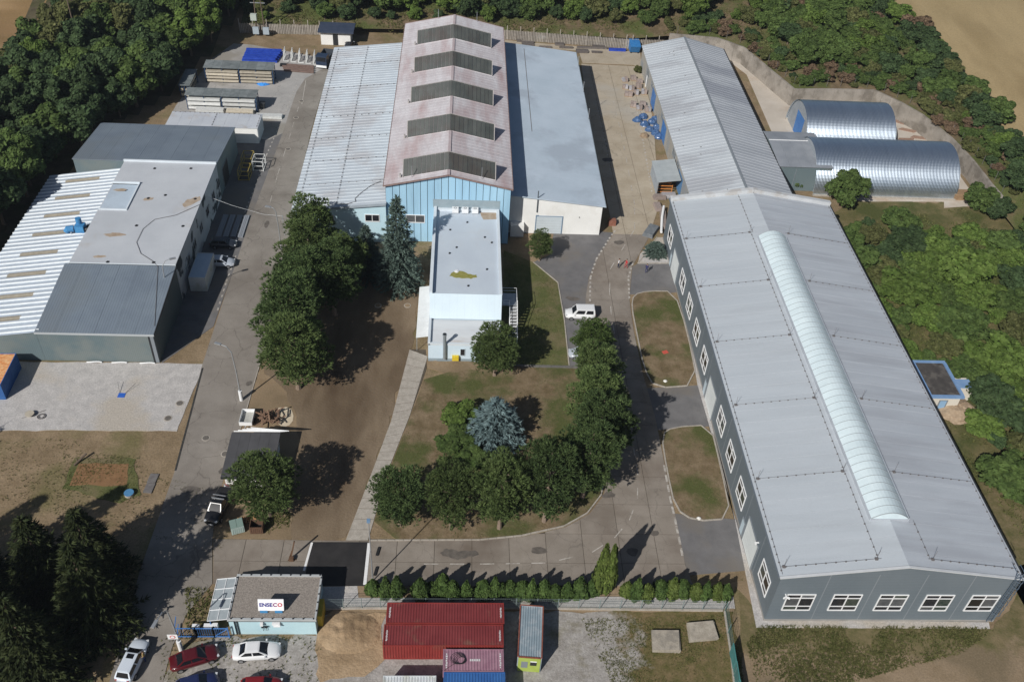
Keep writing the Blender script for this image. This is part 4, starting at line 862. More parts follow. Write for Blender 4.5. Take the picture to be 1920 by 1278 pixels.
# ------------------------------------------------------------------ tunnels (half round steel stores) and their link
M_tun = mat("galvanised_tunnel_sheet", (.54,.62,.71), (.62,.70,.78), .5, rough=.36, metal=.95, rnd=.03, spec=.5, stretch=(4,.3,.3))
def tunnel(name, xa, xb, yc, r, label, face):
    t = thing(name, ((xa+xb)/2,yc,0), label, "tunnel store"); n = round((xb-xa)/.8); w = (xb-xa)/n; mb = MB(); seg = 40
    prof = [(w*i/18, 1.0+.0022*math.sin(2*math.pi*3*i/18)) for i in range(19)]
    for k in range(seg):
        t0, t1 = math.pi*k/seg, math.pi*(k+1)/seg
        for (x0_,s0),(x1_,s1) in zip(prof,prof[1:]):
            mb.quad((x0_,-r*s0*math.cos(t0),r*s0*math.sin(t0)),(x1_,-r*s1*math.cos(t0),r*s1*math.sin(t0)),(x1_,-r*s1*math.cos(t1),r*s1*math.sin(t1)),(x0_,-r*s0*math.cos(t1),r*s0*math.sin(t1)))
    me = mb.mesh("roof_arch"); me.materials.append(M_tun); me.polygons.foreach_set("use_smooth",[True]*len(me.polygons))
    for k in range(n): link("roof_arch", me, t, rel(t, xa+k*w, yc))
    for x, s in ((xa+.4,-1),(xb-.3,1)):
        q = MB(); ring = [(x,yc-r*.985*math.cos(math.pi*k/seg),r*.985*math.sin(math.pi*k/seg)) for k in range(seg+1)]
        q.add(ring, [tuple(range(seg+1)) if s > 0 else tuple(range(seg+1))[::-1]]).build("end_wall", mat("tunnel_end_sheet", (.27,.30,.33), (.33,.36,.39), .8, rough=.6, wave=(1,.6,.2,.06)), t)
    if face: door(t, 'W', (xa+.38,yc+2.4,.02), 4.8, 4.6, mat("tunnel_gate_blue", (.05,.17,.45), (.07,.21,.50), 1, rough=.5), "gate", M_steel)
    for s in (-1,1): MB().box(xa,xb,yc+s*r-.25,yc+s*r+.25,0,.3).build("footing", M_kerb, t)
    return t
tunnel("tunnel_store", 65.9, 83.3, 164.7, 7.0, "shorter half round steel tunnel store with blue gate, nearer the retaining wall", True)
tunnel("tunnel_store", 63.5, 89.9, 149.7, 7.0, "longer half round steel tunnel store joined to the rear hall", False)
lk = thing("link_building", (61.5,150,0), "grey link building between the rear hall and the long tunnel", "building")
MB().box(56.3,66.2,144.2,156.6,0,4.9).build("wall", M_wallg2, lk)
for k in range(5):
    MB().slab((56.6+1.95*k,144.0,5.0),(58.53+1.95*k,144.0,5.0),(58.53+1.95*k,152.6,5.5),(56.6+1.95*k,152.6,5.5),.08).build("roof_sheet", mat("link_roof_sheet", (.23,.25,.28), (.28,.30,.33), .4, rough=.6, rnd=.03), lk)
    MB().slab((56.6+1.95*k,152.65,5.5),(58.53+1.95*k,152.65,5.5),(58.53+1.95*k,156.8,5.0),(56.6+1.95*k,156.8,5.0),.08).build("roof_sheet", mat("link_roof_sheet", (0,0,0)), lk)
MB().bar((56.6,152.62,5.54),(66.3,152.62,5.54),.16,.07).build("ridge_strip", M_pvc, lk)
for x in (59.8,63.9): MB().box(x,x+.1,144.15,144.2,.2,4.6).build("joint_strip", M_seam, lk)

# ------------------------------------------------------------------ small buildings
gh = thing("gatehouse", (-18.2,56.7,0), "pale blue gatehouse with gravel covered flat roof and company sign on top", "gatehouse")
MB().box(-22.6,-13.85,54.05,59.3,0,2.62).build("wall", mat("gatehouse_blue", (.44,.62,.68), (.48,.66,.72), .5, rough=.7, fine=.03), gh)
MB().box(-22.5,-13.9,54.2,59.2,2.62,2.7).build("roof", mat("roof_gravel", (.20,.175,.155), (.32,.285,.25), 6, rough=.95, bump=.8, bscale=14, bdist=.03, fine=.25, fscale=9), gh)
MB().box(-22.65,-13.8,59.2,59.42,2.4,2.86).box(-22.7,-22.5,54.0,59.2,2.4,2.8).box(-13.9,-13.72,54.0,59.2,2.4,2.84).box(-22.5,-13.9,54.0,54.2,2.4,2.78).build("parapet", mat("grey_capping", (.38,.40,.41), (.44,.46,.47), 1), gh)
q = MB()
for k in range(9): q.cbox((-22.3+k*1.04,54.1,2.83),(.12,.12,.1)); q.cbox((-22.2+k*1.03,59.3,2.9),(.12,.12,.1))
for k in range(5): q.cbox((-13.8,55+k,2.88),(.12,.12,.1)); q.cbox((-22.6,55+k,2.84),(.12,.12,.1))
q.build("roof_fixing", M_dark, gh)
MB().box(-22.6,-13.8,53.97,54.05,2.4,2.46).build("dark_gutter", M_dark, gh)
MB().tube([(-22.0,53.95,2.5),(-22.0,53.95,.1)],.06,8).tube([(-21.75,53.95,2.5),(-21.75,53.95,.1)],.05,8).build("downpipe", M_dark, gh)
cn = MB(); 
for i in range(2):
    for j in range(4):
        xa, xb, ya, yb = -24.7+1.03*i, -24.7+1.03*(i+1), 54.0+1.25*j, 54.0+1.25*(j+1); zf = lambda x: 2.45+(x+24.7)*.17
        MB().slab((xa+.03,ya+.03,zf(xa)),(xb-.03,ya+.03,zf(xb)),(xb-.03,yb-.03,zf(xb)),(xa+.03,yb-.03,zf(xa)),.04).build("canopy_pane", mat("frosted_canopy", (.30,.34,.36), (.36,.40,.42), 2, rough=.3, spec=.5), gh)
for x in (-24.7,-23.67,-22.66): cn.bar((x,54,2.48+(x+24.7)*.17),(x,59,2.48+(x+24.7)*.17),.06)
for j in range(5): cn.bar((-24.7,54+1.25*j,2.48),(-22.66,54+1.25*j,2.83),.06)
cn.build("canopy_frame", M_pvc, gh)
for y in (54.2,58.8): MB().cyl((-24.5,y),.05,0,2.42,8).build("canopy_post", M_signal, gh)
MB().box(-13.82,-13.3,54.9,57.0,0,2.0).build("yellow_locker", mat("yellow_locker_paint", (.42,.31,.03), (.50,.38,.05), 2, rough=.5), gh)
for x in (-19.2,-18.85): MB().cyl((x,53.9),.03,.9,1.6,6).cbox((x,53.85,1.65),(.28,.2,.1)).build("meter_box", M_dark, gh)
MB().box(-18.2,-17.4,53.75,54.05,2.1,2.3).cbox((-17.7,53.8,2.0),(.7,.3,.12)).build("outdoor_unit", M_pvc, gh)
MB().box(-19.4,-19.1,53.7,54.05,2.0,2.35).build("wall_lamp", M_pvc, gh)
# roof sign
sg = thing("company_sign", (-18.35,55.0,2.7), "white roof sign reading ENSECO on blue feet above the gatehouse", "sign")
s0 = Vector((-18.35,55.0,2.7)); tl = .35
MB().slab((-19.65,54.85,3.05),(-17.05,54.85,3.05),(-17.05,55.35,4.35),(-19.65,55.35,4.35),.08).build("board", mat("sign_white", (.80,.80,.82), rough=.5), sg)
for x in (-19.1,-17.6): MB().cbox((x,54.95,2.9),(.75,.3,.36)).build("foot", mat("sign_foot_blue", (.06,.25,.5), rough=.5), sg)
wid = []
for txt, c in (("ENSE", (.04,.04,.26)), ("C", (.20,.03,.16)), ("O", (.50,.03,.06))):
    me = text_mesh(txt, .60, .01, .015); me.materials.append(mat("sign_letters_" + txt.lower(), c, rough=.5)); xs_ = [v.co.x for v in me.vertices]; wid.append((me, min(xs_), max(xs_)))
tot = sum(b-a for _, a, b in wid)+.12; cur = -18.35-tot/2
for me, a, b in wid:
    o = link("lettering", me, sg, rel(sg, cur-a, 55.085, 3.72)); o.rotation_euler = (math.atan2(1.3,.5),0,0); cur += b-a+.06
# dark roofed shed by the west road
sh = thing("small_shed", (-24.3,76.6,0), "small white shed with dark flat roof beside the pine and the west road", "shed")
MB().box(-26.9,-21.6,73.5,79.8,0,2.3).build("wall", M_white, sh)
for k in range(5): MB().slab((-27.2+1.18*k,73.1,2.35),(-27.2+1.18*k+1.165,73.1,2.35),(-27.2+1.18*k+1.165,80.1,2.6),(-27.2+1.18*k,80.1,2.6),.12).build("roof_sheet", mat("dark_felt_roof", (.062,.062,.066), (.082,.082,.088), .5, rough=.85, rnd=.05), sh)
MB().box(-27.2,-21.35,73.02,73.1,2.1,2.38).build("fascia", M_dark, sh)
# pump house by the shrubs on the right
ph = thing("pump_house", (66,91.6,0), "small cream pump house with dark flat roof edged in blue", "building")
MB().box(63.9,68.1,88.3,95.0,0,2.85).build("wall", mat("cream_render", (.62,.58,.50), (.68,.64,.56), .5), ph)
MB().box(64.0,68.0,88.5,94.9,2.85,2.95).build("roof", mat("bitumen_roof", (.055,.05,.048), (.085,.078,.072), 1, rough=.9, c3=(.12,.11,.10), s3=.5), ph)
MB().box(63.6,68.4,88.0,88.4,2.75,3.1).box(63.6,68.4,94.9,95.3,2.75,3.1).box(68.05,68.45,88.4,94.9,2.75,3.1).box(63.55,63.95,88.4,94.9,2.75,3.1).build("blue_edge", mat("blue_fascia", (.15,.27,.47), (.21,.33,.52), 1, rough=.7), ph)
MB().box(68.5,71.0,90.8,92.4,2.1,2.3).build("blue_canopy", mat("blue_fascia", (0,0,0)), ph)
MB().box(68.2,71.0,90.6,93.0,0,2.0).build("annex", mat("cream_render", (0,0,0)), ph)
door(ph, 'S', (65.4,88.3,.02), 1.0, 2.1, mat("faded_blue_door", (.26,.42,.60), rough=.6), "door", slats=2)
# hut by the north-west gate
ht = thing("white_hut", (*(-27.49, 198.68),0), "white hut with dark blue roof at the north fence", "hut")
hx, hy = ht.location.x, ht.location.y
MB().box(hx-3.4,hx+3.0,hy-.0,hy+4,0,3.0).build("wall", M_white, ht); MB().box(hx-3.9,hx+3.8,hy-.8,hy+4.4,3.0,3.3).build("roof", mat("dark_blue_roof", (.035,.05,.085), (.05,.065,.105), .6, rough=.7), ht)
MB().box(hx-.8,hx+.3,hy-.05,hy,0,2.5).build("door", M_dark, ht)

# ================================================================== vegetation
def leafmat(name, c1, c2, tr=.22, isl=.35, rnd=.16):
    return mat(name, c1, c2, 0.9, rough=.75, spec=.2, island=isl, rnd=rnd, transl=tr, world=True, detail=2)
LF = {
 'pine':   leafmat("pine_needles", (.080,.122,.040), (.140,.190,.066), .25, .42),
 'pined':  leafmat("dark_pine_needles", (.060,.098,.036), (.108,.156,.056), .25, .42),
 'blue':   leafmat("blue_spruce_needles", (.095,.145,.152), (.15,.21,.215), .1, .34),
 'bluegr': leafmat("grey_green_spruce_needles", (.070,.105,.088), (.115,.16,.135), .1, .3),
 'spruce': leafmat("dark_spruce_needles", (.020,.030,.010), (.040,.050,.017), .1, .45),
 'oakd':   leafmat("dark_leaves", (.038,.066,.026), (.064,.100,.040)),
 'oak':    leafmat("green_leaves", (.060,.098,.026), (.096,.142,.040)),
 'lime':   leafmat("light_green_leaves", (.080,.130,.026), (.120,.175,.042)),
 'olive':  leafmat("olive_leaves", (.080,.092,.030), (.12,.125,.048)),
 'weed':   leafmat("weed_blades", (.10,.115,.035), (.17,.165,.065), .2, .3),
 'hay':    leafmat("dry_grass_blades", (.19,.16,.085), (.27,.22,.13), .2, .25),
 'brown':  leafmat("dry_brown_twigs", (.14,.095,.06), (.20,.14,.09)),
 'thuja':  leafmat("thuja_sprays", (.042,.075,.018), (.072,.115,.030), .12),
 'thujay': leafmat("golden_thuja_sprays", (.068,.10,.020), (.105,.14,.034), .12),
}
M_bark = mat("bark", (.10,.075,.055), (.17,.13,.10), 6, rough=.95, bump=.6, world=False)
M_barkp = mat("pale_pine_bark", (.19,.14,.105), (.27,.21,.165), 6, rough=.95, bump=.6, world=False)
def rdir(rg):
    z = rg.uniform(-1,1); t = rg.uniform(0,2*math.pi); s = math.sqrt(1-z*z); return Vector((s*math.cos(t),s*math.sin(t),z))
def quad_leaf(mb, p, n, s, rg, asp=1.35):
    n = n.normalized(); u = n.cross(rdir(rg)); 
    if u.length < .05: u = n.cross(Vector((1,.3,.2)))
    u = u.normalized()*s*.5; v = n.cross(u).normalized()*s*.5*asp
    mb.add([p-u-v, p+u-v*.6, p+u*.7+v, p-u*.8+v*.7], [(0,1,2,3)])
def spikes(mb, p, d, L, n, rg, w=.10, spread=.8):
    for _ in range(n):
        e = (d + rdir(rg)*spread).normalized(); x = e.cross(rdir(rg)); 
        if x.length < .05: continue
        x = x.normalized()*w; l = L*rg.uniform(.7,1.15)
        mb.add([p-x, p+x, p+e*l], [(0,1,2)])
def broad_crown(seed, h=8.0, r=3.3, base=.18, lobes=46, nq=11000, s=.29, gaps=.0):
    rg = random.Random(seed); mb = MB(); L = []
    zc = h*(1+base)/2; rz = h*(1-base)/2
    for k in range(lobes):
        d = rdir(rg); f = rg.uniform(.35,.80); c = Vector((d.x*r*f, d.y*r*f, zc+d.z*rz*f*.95)); L.append((c, rg.uniform(.17,.36)*r))
    for k in range(nq):
        c, rl = L[rg.randrange(lobes)]; d = rdir(rg)
        if d.z < -.35 and rg.random() < .6: d.z = -d.z
        p = c + d*rl*rg.uniform(.72,1.08); p.z = max(p.z, h*base*.6)
        if any((p-c2).length < rl2*.62 for c2, rl2 in L): continue
        quad_leaf(mb, p, d*.8 + Vector((0,0,.45)) + rdir(rg)*.75, s*rg.uniform(.5,1.65), rg)
    return mb.mesh("crown")
def pine_crown(seed, h=12.0, r=3.2, base=.18, boughs=120, tufts=28, nsp=6):
    """flat, upturned boughs with dark gaps between them, on an uneven crown"""
    rg = random.Random(seed); mb = MB(); zc = h*(.54+base*.4); rz = h-zc
    for k in range(boughs):
        z = 1-2*(k+.5)/boughs; t = k*2.39996+rg.uniform(-.5,.5); s = math.sqrt(max(0,1-z*z)); d = Vector((s*math.cos(t),s*math.sin(t),z))
        f = rg.uniform(.58,1.0)*(1+.30*noise.noise(d*1.6+Vector((seed*3.1,0,0)))+.12*noise.noise(d*4+Vector((seed,5,0)))); low = 1.0 if z > 0 else (h*(1-base)-rz)/rz
        c = Vector((d.x*r*f, d.y*r*f, zc + d.z*rz*f*low)); br = rg.uniform(.50,1.05)*r/3.2
        for q in range(int(tufts*br*br/.6)+6):
            a = rg.uniform(0,6.2832); rr = br*math.sqrt(rg.random()); dome = 1-(rr/br)**2
            p = c + Vector((rr*math.cos(a), rr*math.sin(a), br*.50*dome + rg.uniform(-.12,.08)))
            e = Vector((math.cos(a)*rr/br, math.sin(a)*rr/br, .75)) + d*.35
            spikes(mb, p, e, .44, nsp, rg, .065, .75)
    return mb.mesh("crown")
def spruce_crown(seed, h=15.0, r=3.3, levels=40, per=14, blunt=.85):
    rg = random.Random(seed); mb = MB()
    for i in range(levels):
        f = (i+.5)/levels; z = h*(.05+.93*f); R_ = r*(1-f)**blunt*rg.uniform(.85,1.1)+.18; n = max(4, int(per*(1-f*.55)))
        for k in range(n):
            t = 2*math.pi*(k+rg.random())/n; L_ = R_*rg.uniform(.72,1.1); m = max(2, int(L_/.42))
            for q in range(m):
                g = (q+1)/m; p = Vector((math.cos(t)*L_*g, math.sin(t)*L_*g, z - L_*.30*g + L_*.10*g*g + rg.uniform(-.1,.1)))
                spikes(mb, p, Vector((math.cos(t),math.sin(t),-.12)), .58, 7, rg, .11, .8)
    for k in range(8): spikes(mb, Vector((0,0,h*(.93+.01*k))), Vector((0,0,1)), .5, 4, rg, .06, .5)
    return mb.mesh("crown")
def thuja_crown(seed, h=3.0, r=.85, n=1500, cone=.75, s=.17):
    rg = random.Random(seed); mb = MB()
    for k in range(n):
        f = rg.random()**.85; t = rg.uniform(0,2*math.pi); prof = (math.sin(min(1,(f+.12)*2.2)*math.pi/2))*(1-f**1.7)**cone
        lump = 1+.18*math.sin(3*t+seed+f*5)+.12*math.sin(7*t+f*9)
        R_ = r*prof*lump*rg.uniform(.82,1.06); p = Vector((R_*math.cos(t),R_*math.sin(t),h*(.02+.98*f)))
        quad_leaf(mb, p, Vector((math.cos(t),math.sin(t),.35))+rdir(rg)*.7, s*rg.uniform(.7,1.4), rg, 1.9)
    return mb.mesh("crown")
def trunk_mesh(seed, h, r0, m, limbs=6, reach=1.6):
    rg = random.Random(seed); mb = MB(); a = rg.uniform(-.3,.3); b = rg.uniform(-.3,.3)
    pts = [Vector((a*f*f, b*f*f, h*f)) for f in (0,.08,.3,.55,.8,1)]
    mb.tube(pts, [r0*1.35, r0, r0*.85, r0*.6, r0*.35, r0*.1], 7)
    for k in range(limbs):
        f = rg.uniform(.28,.85); t = rg.uniform(0,6.28); p = Vector((a*f*f,b*f*f,h*f)); L_ = reach*(1.25-f)
        mb.tube([p, p+Vector((math.cos(t)*L_*.5,math.sin(t)*L_*.5,L_*.22)), p+Vector((math.cos(t)*L_,math.sin(t)*L_,L_*.5))], [r0*.4,r0*.25,r0*.08], 5)
    me = mb.mesh("trunk"); me.materials.append(m); return me
def species(crowns, trunk, mm):
    for c in crowns: c.materials.append(mm)
    return crowns, trunk
SP = {}
SP['pine'] = ([pine_crown(s) for s in (1,2,3,4,5)], [trunk_mesh(s, 11.0, .24, M_barkp, 8, 2.4) for s in (1,2,3)], 12.0, 3.2)
SP['spruce'] = ([spruce_crown(s) for s in (5,6)], [trunk_mesh(5, 14.6, .22, M_bark, 0)], 15.0, 3.3)
SP['bspruce'] = ([spruce_crown(7, 8.0, 2.9, 24, 17, .55)], [trunk_mesh(7, 7.4, .16, M_bark, 0)], 8.0, 2.9)
SP['broad'] = ([broad_crown(s) for s in (11,12,13,14)], [trunk_mesh(s, 6.4, .20, M_bark, 7, 2.2) for s in (11,12,13)], 8.0, 3.3)
SP['bush'] = ([broad_crown(s, 8.0, 4.2, .02, 34, 7000, .36) for s in (21,22,23)], [trunk_mesh(21, 5.0, .14, M_bark, 8, 2.4)], 8.0, 4.2)
SP['thuja'] = ([thuja_crown(31,cone=.7), thuja_crown(32,cone=1.0), thuja_crown(33,cone=1.3), thuja_crown(34,cone=.85)], [trunk_mesh(31, 2.4, .05, M_bark, 0)], 3.0, .85)
SP['sparse'] = ([broad_crown(41, 12.0, 3.6, .2, 26, 1300, .30)], [trunk_mesh(41, 11.5, .22, M_bark, 26, 3.4)], 12.0, 3.6)
for cs, ts, _, _ in SP.values():
    for c in cs: c.materials.append(LF['oak'])
TR = random.Random(77)
LOOK = {'oakd':"dark green", 'oak':"mid green", 'olive':"olive green", 'lime':"yellow green", 'brown':"dry brown"}
def size(h, a, b): return "low" if h < a else "tall" if h > b else "middle sized"
ORD = ("first","second","third","fourth","fifth","sixth","seventh","eighth","ninth","tenth","eleventh","twelfth","thirteenth","fourteenth","fifteenth","sixteenth","seventeenth","eighteenth","nineteenth","twentieth")
def tree(sp, x, y, h, r, leaf, name, label, cat="tree", group=None, z=None, tm=True):
    cs, ts, h0, r0 = SP[sp]; zz = ground_z(x, y) if z is None else z
    t = thing(name, (x, y, zz-.03), label, cat, group, TR.uniform(0, 6.28)); t.scale = (r/r0, r/r0, h/h0)
    c = bpy.data.objects.new("crown", TR.choice(cs)); COL.objects.link(c); c.parent = t
    c.material_slots[0].link = 'OBJECT'; c.material_slots[0].material = LF[leaf]
    if tm: k = bpy.data.objects.new("trunk", TR.choice(ts)); COL.objects.link(k); k.parent = t
    return t
# ---- pines round the lawn
for p, h, r, lf, lb in (
  ((-6.08, 68.15),9.3,2.75,'pined',"leftmost pine of the lawn edge, next to the flagpole"),
  ((-0.21, 67.68),10.8,2.6,'pine',"slim pine second from the left along the lawn's front edge"),
  ((5.42, 67.89),12.2,3.1,'pine',"bright green pine with bare trunk, third from left on the lawn's front edge"),
  ((10.72, 68.96),13.4,3.2,'pined',"tall pine with pale trunk where the lawn edge starts to curve"),
  ((15.59, 72.63),12.8,3.3,'pined',"pine at the inner side of the road bend"),
  ((17.79, 77.78),12.4,3.5,'pined',"big pine beside the east road opposite the lower island"),
  ((17.95, 83.64),10.6,3.3,'pine',"pine beside the east road opposite the gap between the islands"),
  ((18.44, 90.17),9.4,2.95,'pine',"bluish green pine beside the east road behind the parked silver car"),
  ((18.97, 97.25),6.6,2.75,'oak',"light green round tree next to the white van's parking bay"),
  ((5.30, 93.81),8.6,2.95,'pine',"single pine standing against the office front wall"),
  ((12.90, 120.69),5.6,1.8,'pine',"small ball shaped pine before the white end wall"),
  ((-20.82, 90.62),12.4,4.0,'pine',"nearest pine of the dark row beside the west road"),
  ((-22.08, 97.60),13.2,4.2,'pined',"second pine of the dark row beside the west road"),
  ((-21.33, 104.18),12.8,4.1,'pined',"third pine of the dark row beside the west road"),
  ((-21.52, 111.64),12.4,3.9,'pine',"fourth pine of the dark row beside the west road"),
  ((-22.10, 118.75),11.4,3.3,'pine',"farthest pine of the dark row, below the ribbed white roof"),
  ((-16.63, 111.83),10.2,3.1,'pine',"yellowish green pine standing inside the dark row towards the spruce"),
  ((-17.74, 106.12),12.2,3.7,'pined',"pine on the inner side of the dark row, towards the soil field"),
  ((-21.24, 69.44),9.4,3.5,'pine',"broad pine growing over the small dark roofed shed")):
    tree('pine', p[0], p[1], h, r, lf, "pine_tree", lb)
tree('spruce', *(-8.90, 113.31), 16.0, 3.7, 'bluegr', "spruce_tree", "tall grey green spruce in front of the blue facade")
tree('spruce', *(-13.79, 115.93), 9.2, 2.8, 'bluegr', "spruce_tree", "smaller grey green spruce between the dark pines and the tall spruce")
tree('bspruce', *(5.10, 81.70), 7.0, 3.7, 'blue', "blue_spruce", "silvery blue spruce in the middle of the lawn")
tree('bspruce', *(31.95, 123.42), 2.3, 1.9, 'bluegr', "blue_spruce", "low bluish conifer in the corner bed by the long hall")
for p, h, r, lf, lb in (((0.65, 84.80),2.8,2.6,'lime',"bright green shrub behind and left of the blue spruce"),((0.36, 80.51),2.6,2.7,'oak',"low green shrub left of the blue spruce"),((2.31, 77.87),2.2,2.4,'oak',"low green shrub between the blue spruce and the front pines")):
    tree('bush', *p, h, r, lf, "shrub", lb, "shrub")
# ---- dark spruces in the lower left corner
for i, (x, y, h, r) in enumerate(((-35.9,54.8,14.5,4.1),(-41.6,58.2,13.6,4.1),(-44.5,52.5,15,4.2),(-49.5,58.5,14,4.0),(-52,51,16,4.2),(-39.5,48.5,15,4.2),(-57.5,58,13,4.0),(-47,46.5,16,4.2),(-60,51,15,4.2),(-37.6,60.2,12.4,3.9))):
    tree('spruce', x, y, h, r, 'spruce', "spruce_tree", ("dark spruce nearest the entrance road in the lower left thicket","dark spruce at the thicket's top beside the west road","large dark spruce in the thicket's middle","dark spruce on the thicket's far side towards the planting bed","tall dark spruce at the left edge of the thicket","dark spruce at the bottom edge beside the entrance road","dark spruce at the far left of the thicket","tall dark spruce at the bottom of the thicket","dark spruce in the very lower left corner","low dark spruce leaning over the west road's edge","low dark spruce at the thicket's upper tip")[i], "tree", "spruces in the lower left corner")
tree('sparse', -65.5, 70.5, 13.5, 3.4, 'oakd', "bare_tree", "thin leaved tree left of the gravel lot, its shadow on the gravel")
# ---- thuja hedge along the fence and the tall columnar one
hx = (680,702,726,767,790,810,832,857,893,908,922,943,962,985,1004,1027,1050,1077,1098,1165,1188,1210,1232,1255,1278,1300,1325,1347,1366)
hh = (2.5,3.0,3.5,3.5,2.2,3.3,3.2,2.5,3.4,3.0,2.3,2.5,2.7,3.3,2.8,2.4,2.5,3.2,2.7,2.6,3.1,2.8,2.6,3.2,2.9,2.7,2.8,2.5,2.4)
for i, (px, h) in enumerate(zip(hx, hh)):
    yy = 58.75 + TR.uniform(-.3,.3); xx = -8.3 + (px-680)*(30.35+8.3)/(1366-680) + TR.uniform(-.2,.2)
    lb = ORD[i-19] + " thuja bush of the hedge counted rightwards from the columnar cypress" if px > 1150 else ORD[i] + " thuja bush of the hedge counted from the asphalt patch"
    if i == 0: lb = "leftmost thuja bush of the hedge, beside the asphalt patch"
    if i == len(hx)-1: lb = "last thuja bush at the hedge's right end near the long hall"
    tree('thuja', xx, yy, h*TR.uniform(.85,1.15), (.85+.16*(h-2.4))*TR.uniform(.85,1.2), 'thuja' if px < 1150 else 'thujay' if i % 2 else 'thuja', "thuja_bush", lb, "shrub", "thuja hedge along the fence")
col = thing("columnar_cypress", (16.5,59.3,0), "tall golden green columnar cypress rising out of the hedge", "tree")
for k, (dx, dy, hs, rs) in enumerate(((-.35,0,8.2,.78),(.45,-.1,8.3,.72),(.85,.35,7.2,.6))):
    c = bpy.data.objects.new("stem_crown", SP['thuja'][0][k]); COL.objects.link(c); c.parent = col; c.location = (dx,dy,.25); c.scale = (rs/.85*1.15, rs/.85*1.15, hs/3.0)
    c.material_slots[0].link = 'OBJECT'; c.material_slots[0].material = LF['thujay']
    k2 = bpy.data.objects.new("trunk", SP['thuja'][1][0]); COL.objects.link(k2); k2.parent = col; k2.location = (dx,dy,0); k2.scale = (1.5,1.5,2.4)
# ---- trees and shrubs on the right
tree('bush', *(68.33, 140.29), 6.6, 3.9, 'oak', "round_tree", "dense round tree in front of the long tunnel store")
tree('bush', *(80.26, 116.27), 7.0, 5.2, 'lime', "round_tree", "big light green tree in the shrubs right of the long hall")
tree('bush', *(78.51, 96.24), 5.5, 4.4, 'lime', "round_tree", "light green tree right of the pump house")
tree('bush', *(72.56, 88.58), 5.5, 3.4, 'oakd', "round_tree", "dark green tree touching the pump house corner")
CI = cam.matrix_world.inverted(); CF = cam_d.lens/36.0
def shown(x, y):
    """is a tree standing here at least partly inside the photograph?"""
    z = ground_z(x, y); r = []
    for zz in (z, z+6):
        v = CI @ Vector((x, y, zz)); r.append((-v.x/v.z*CF, -v.y/v.z*CF))
    return any(-.56 < a < .54 and -.40 < b < .36 for a, b in r)
def scatter(poly, n, mind, fn, seed):
    rg = random.Random(seed); pts = []; x0, x1 = min(p[0] for p in poly), max(p[0] for p in poly); y0, y1 = min(p[1] for p in poly), max(p[1] for p in poly); tries = 0
    while len(pts) < n and tries < n*60:
        tries += 1; x, y = rg.uniform(x0,x1), rg.uniform(y0,y1)
        if not shown(x, y): continue
        if inpoly(x,y,poly) and all((x-a)**2+(y-b)**2 > mind*mind for a,b in pts): pts.append((x,y)); fn(x,y,rg)
    return pts
def wood(x, y, rg):
    lf = rg.choices(('oakd','oak','olive','lime'), (5,4,1.2,.3))[0]
    if y > 186 and x > -66 and rg.random() < .6: lf = 'lime' if rg.random() < .6 else 'oak'
    h = rg.uniform(7.5,11.5); zone = "beside the corrugated roof" if y < 133 else "behind the slate workshop" if y < 158 else "beside the storage racks" if y < 182 else "near the transformer pole" if x > -62 else "in the wood's far corner"
    edge = -70 if y < 140 else -64 if y < 160 else -57; row = "at the wood's inner edge" if x > edge-5 else "deep in the wood" if x > edge-14 else "on the field side"
    tree('broad', x, y, h, rg.uniform(3.4,4.8), lf, "broadleaf_tree", size(h,8.8,10.2) + " " + LOOK[lf] + " tree " + row + ", " + zone, "tree", "trees of the left wood")
scatter([(-51,208),(-54.5,192),(-58.5,174),(-66,155),(-70.5,140),(-72,122),(-76,108),(-85,108),(-87,150),(-87,185),(-80,214),(-66,236),(-50,236)], 112, 3.5, wood, 5)
def northwood(x, y, rg):
    lf = rg.choices(('oakd','oak','lime','olive'), (3,5,2,1.5))[0]
    sp = 'broad' if rg.random() < .5 else 'bush'
    h = rg.uniform(4.5,7.0) if y > 210.5 else rg.uniform(2.2,4.6)
    zone = "left of the tall hall" if x < -14 else "right behind the tall hall" if x < 10 else "behind the north yard" if x < 40 else "behind the older hall"
    tree(sp, x, y, h, h*rg.uniform(.5,.66), lf, "broadleaf_tree" if h > 4.5 else "shrub", size(h,3.4,5.8) + " " + LOOK[lf] + (" tree" if h > 4.5 else " shrub") + " beyond the north fence, " + zone + (", front row" if y < 211 else ", back rows"), "tree" if h > 4.5 else "shrub", "greenery beyond the north fence")
scatter([(-50,206.5),(-20,207.5),(20,208.6),(45,206.6),(58,207.5),(70,203),(78,224),(70,232),(-52,232)], 150, 2.9, northwood, 6)
def eastbank(x, y, rg):
    lf = rg.choices(('oak','oakd','lime','olive','brown'), (5,3,1.2,1.6,.35))[0]; h = rg.uniform(2.2,5.6)
    zone = "above the older hall's end" if y > 205 else "above the short tunnel" if y > 178 else "beside the wall's bend" if y > 160 else "right of the long tunnel's end"
    row = "near the wall" if bank(x,y)[0] < 6 else "halfway up" if bank(x,y)[0] < 12 else "next to the stubble field"
    tree('bush' if rg.random() < .7 else 'broad', x, y, h, h*rg.uniform(.56,.76), lf, "shrub", size(h,3.5,4.7) + " " + LOOK[lf] + " shrub " + zone + ", " + row, "shrub", "shrubs on the east bank")
scatter([(66,192),(70,187),(80,184.5),(90,183),(97,172),(100,160),(101.5,146),(100.5,132),(112,122),(116,132),(105,150),(103.5,172),(102,190),(99,205),(97,246),(74,246),(70,205)], 165, 2.6, eastbank, 9)
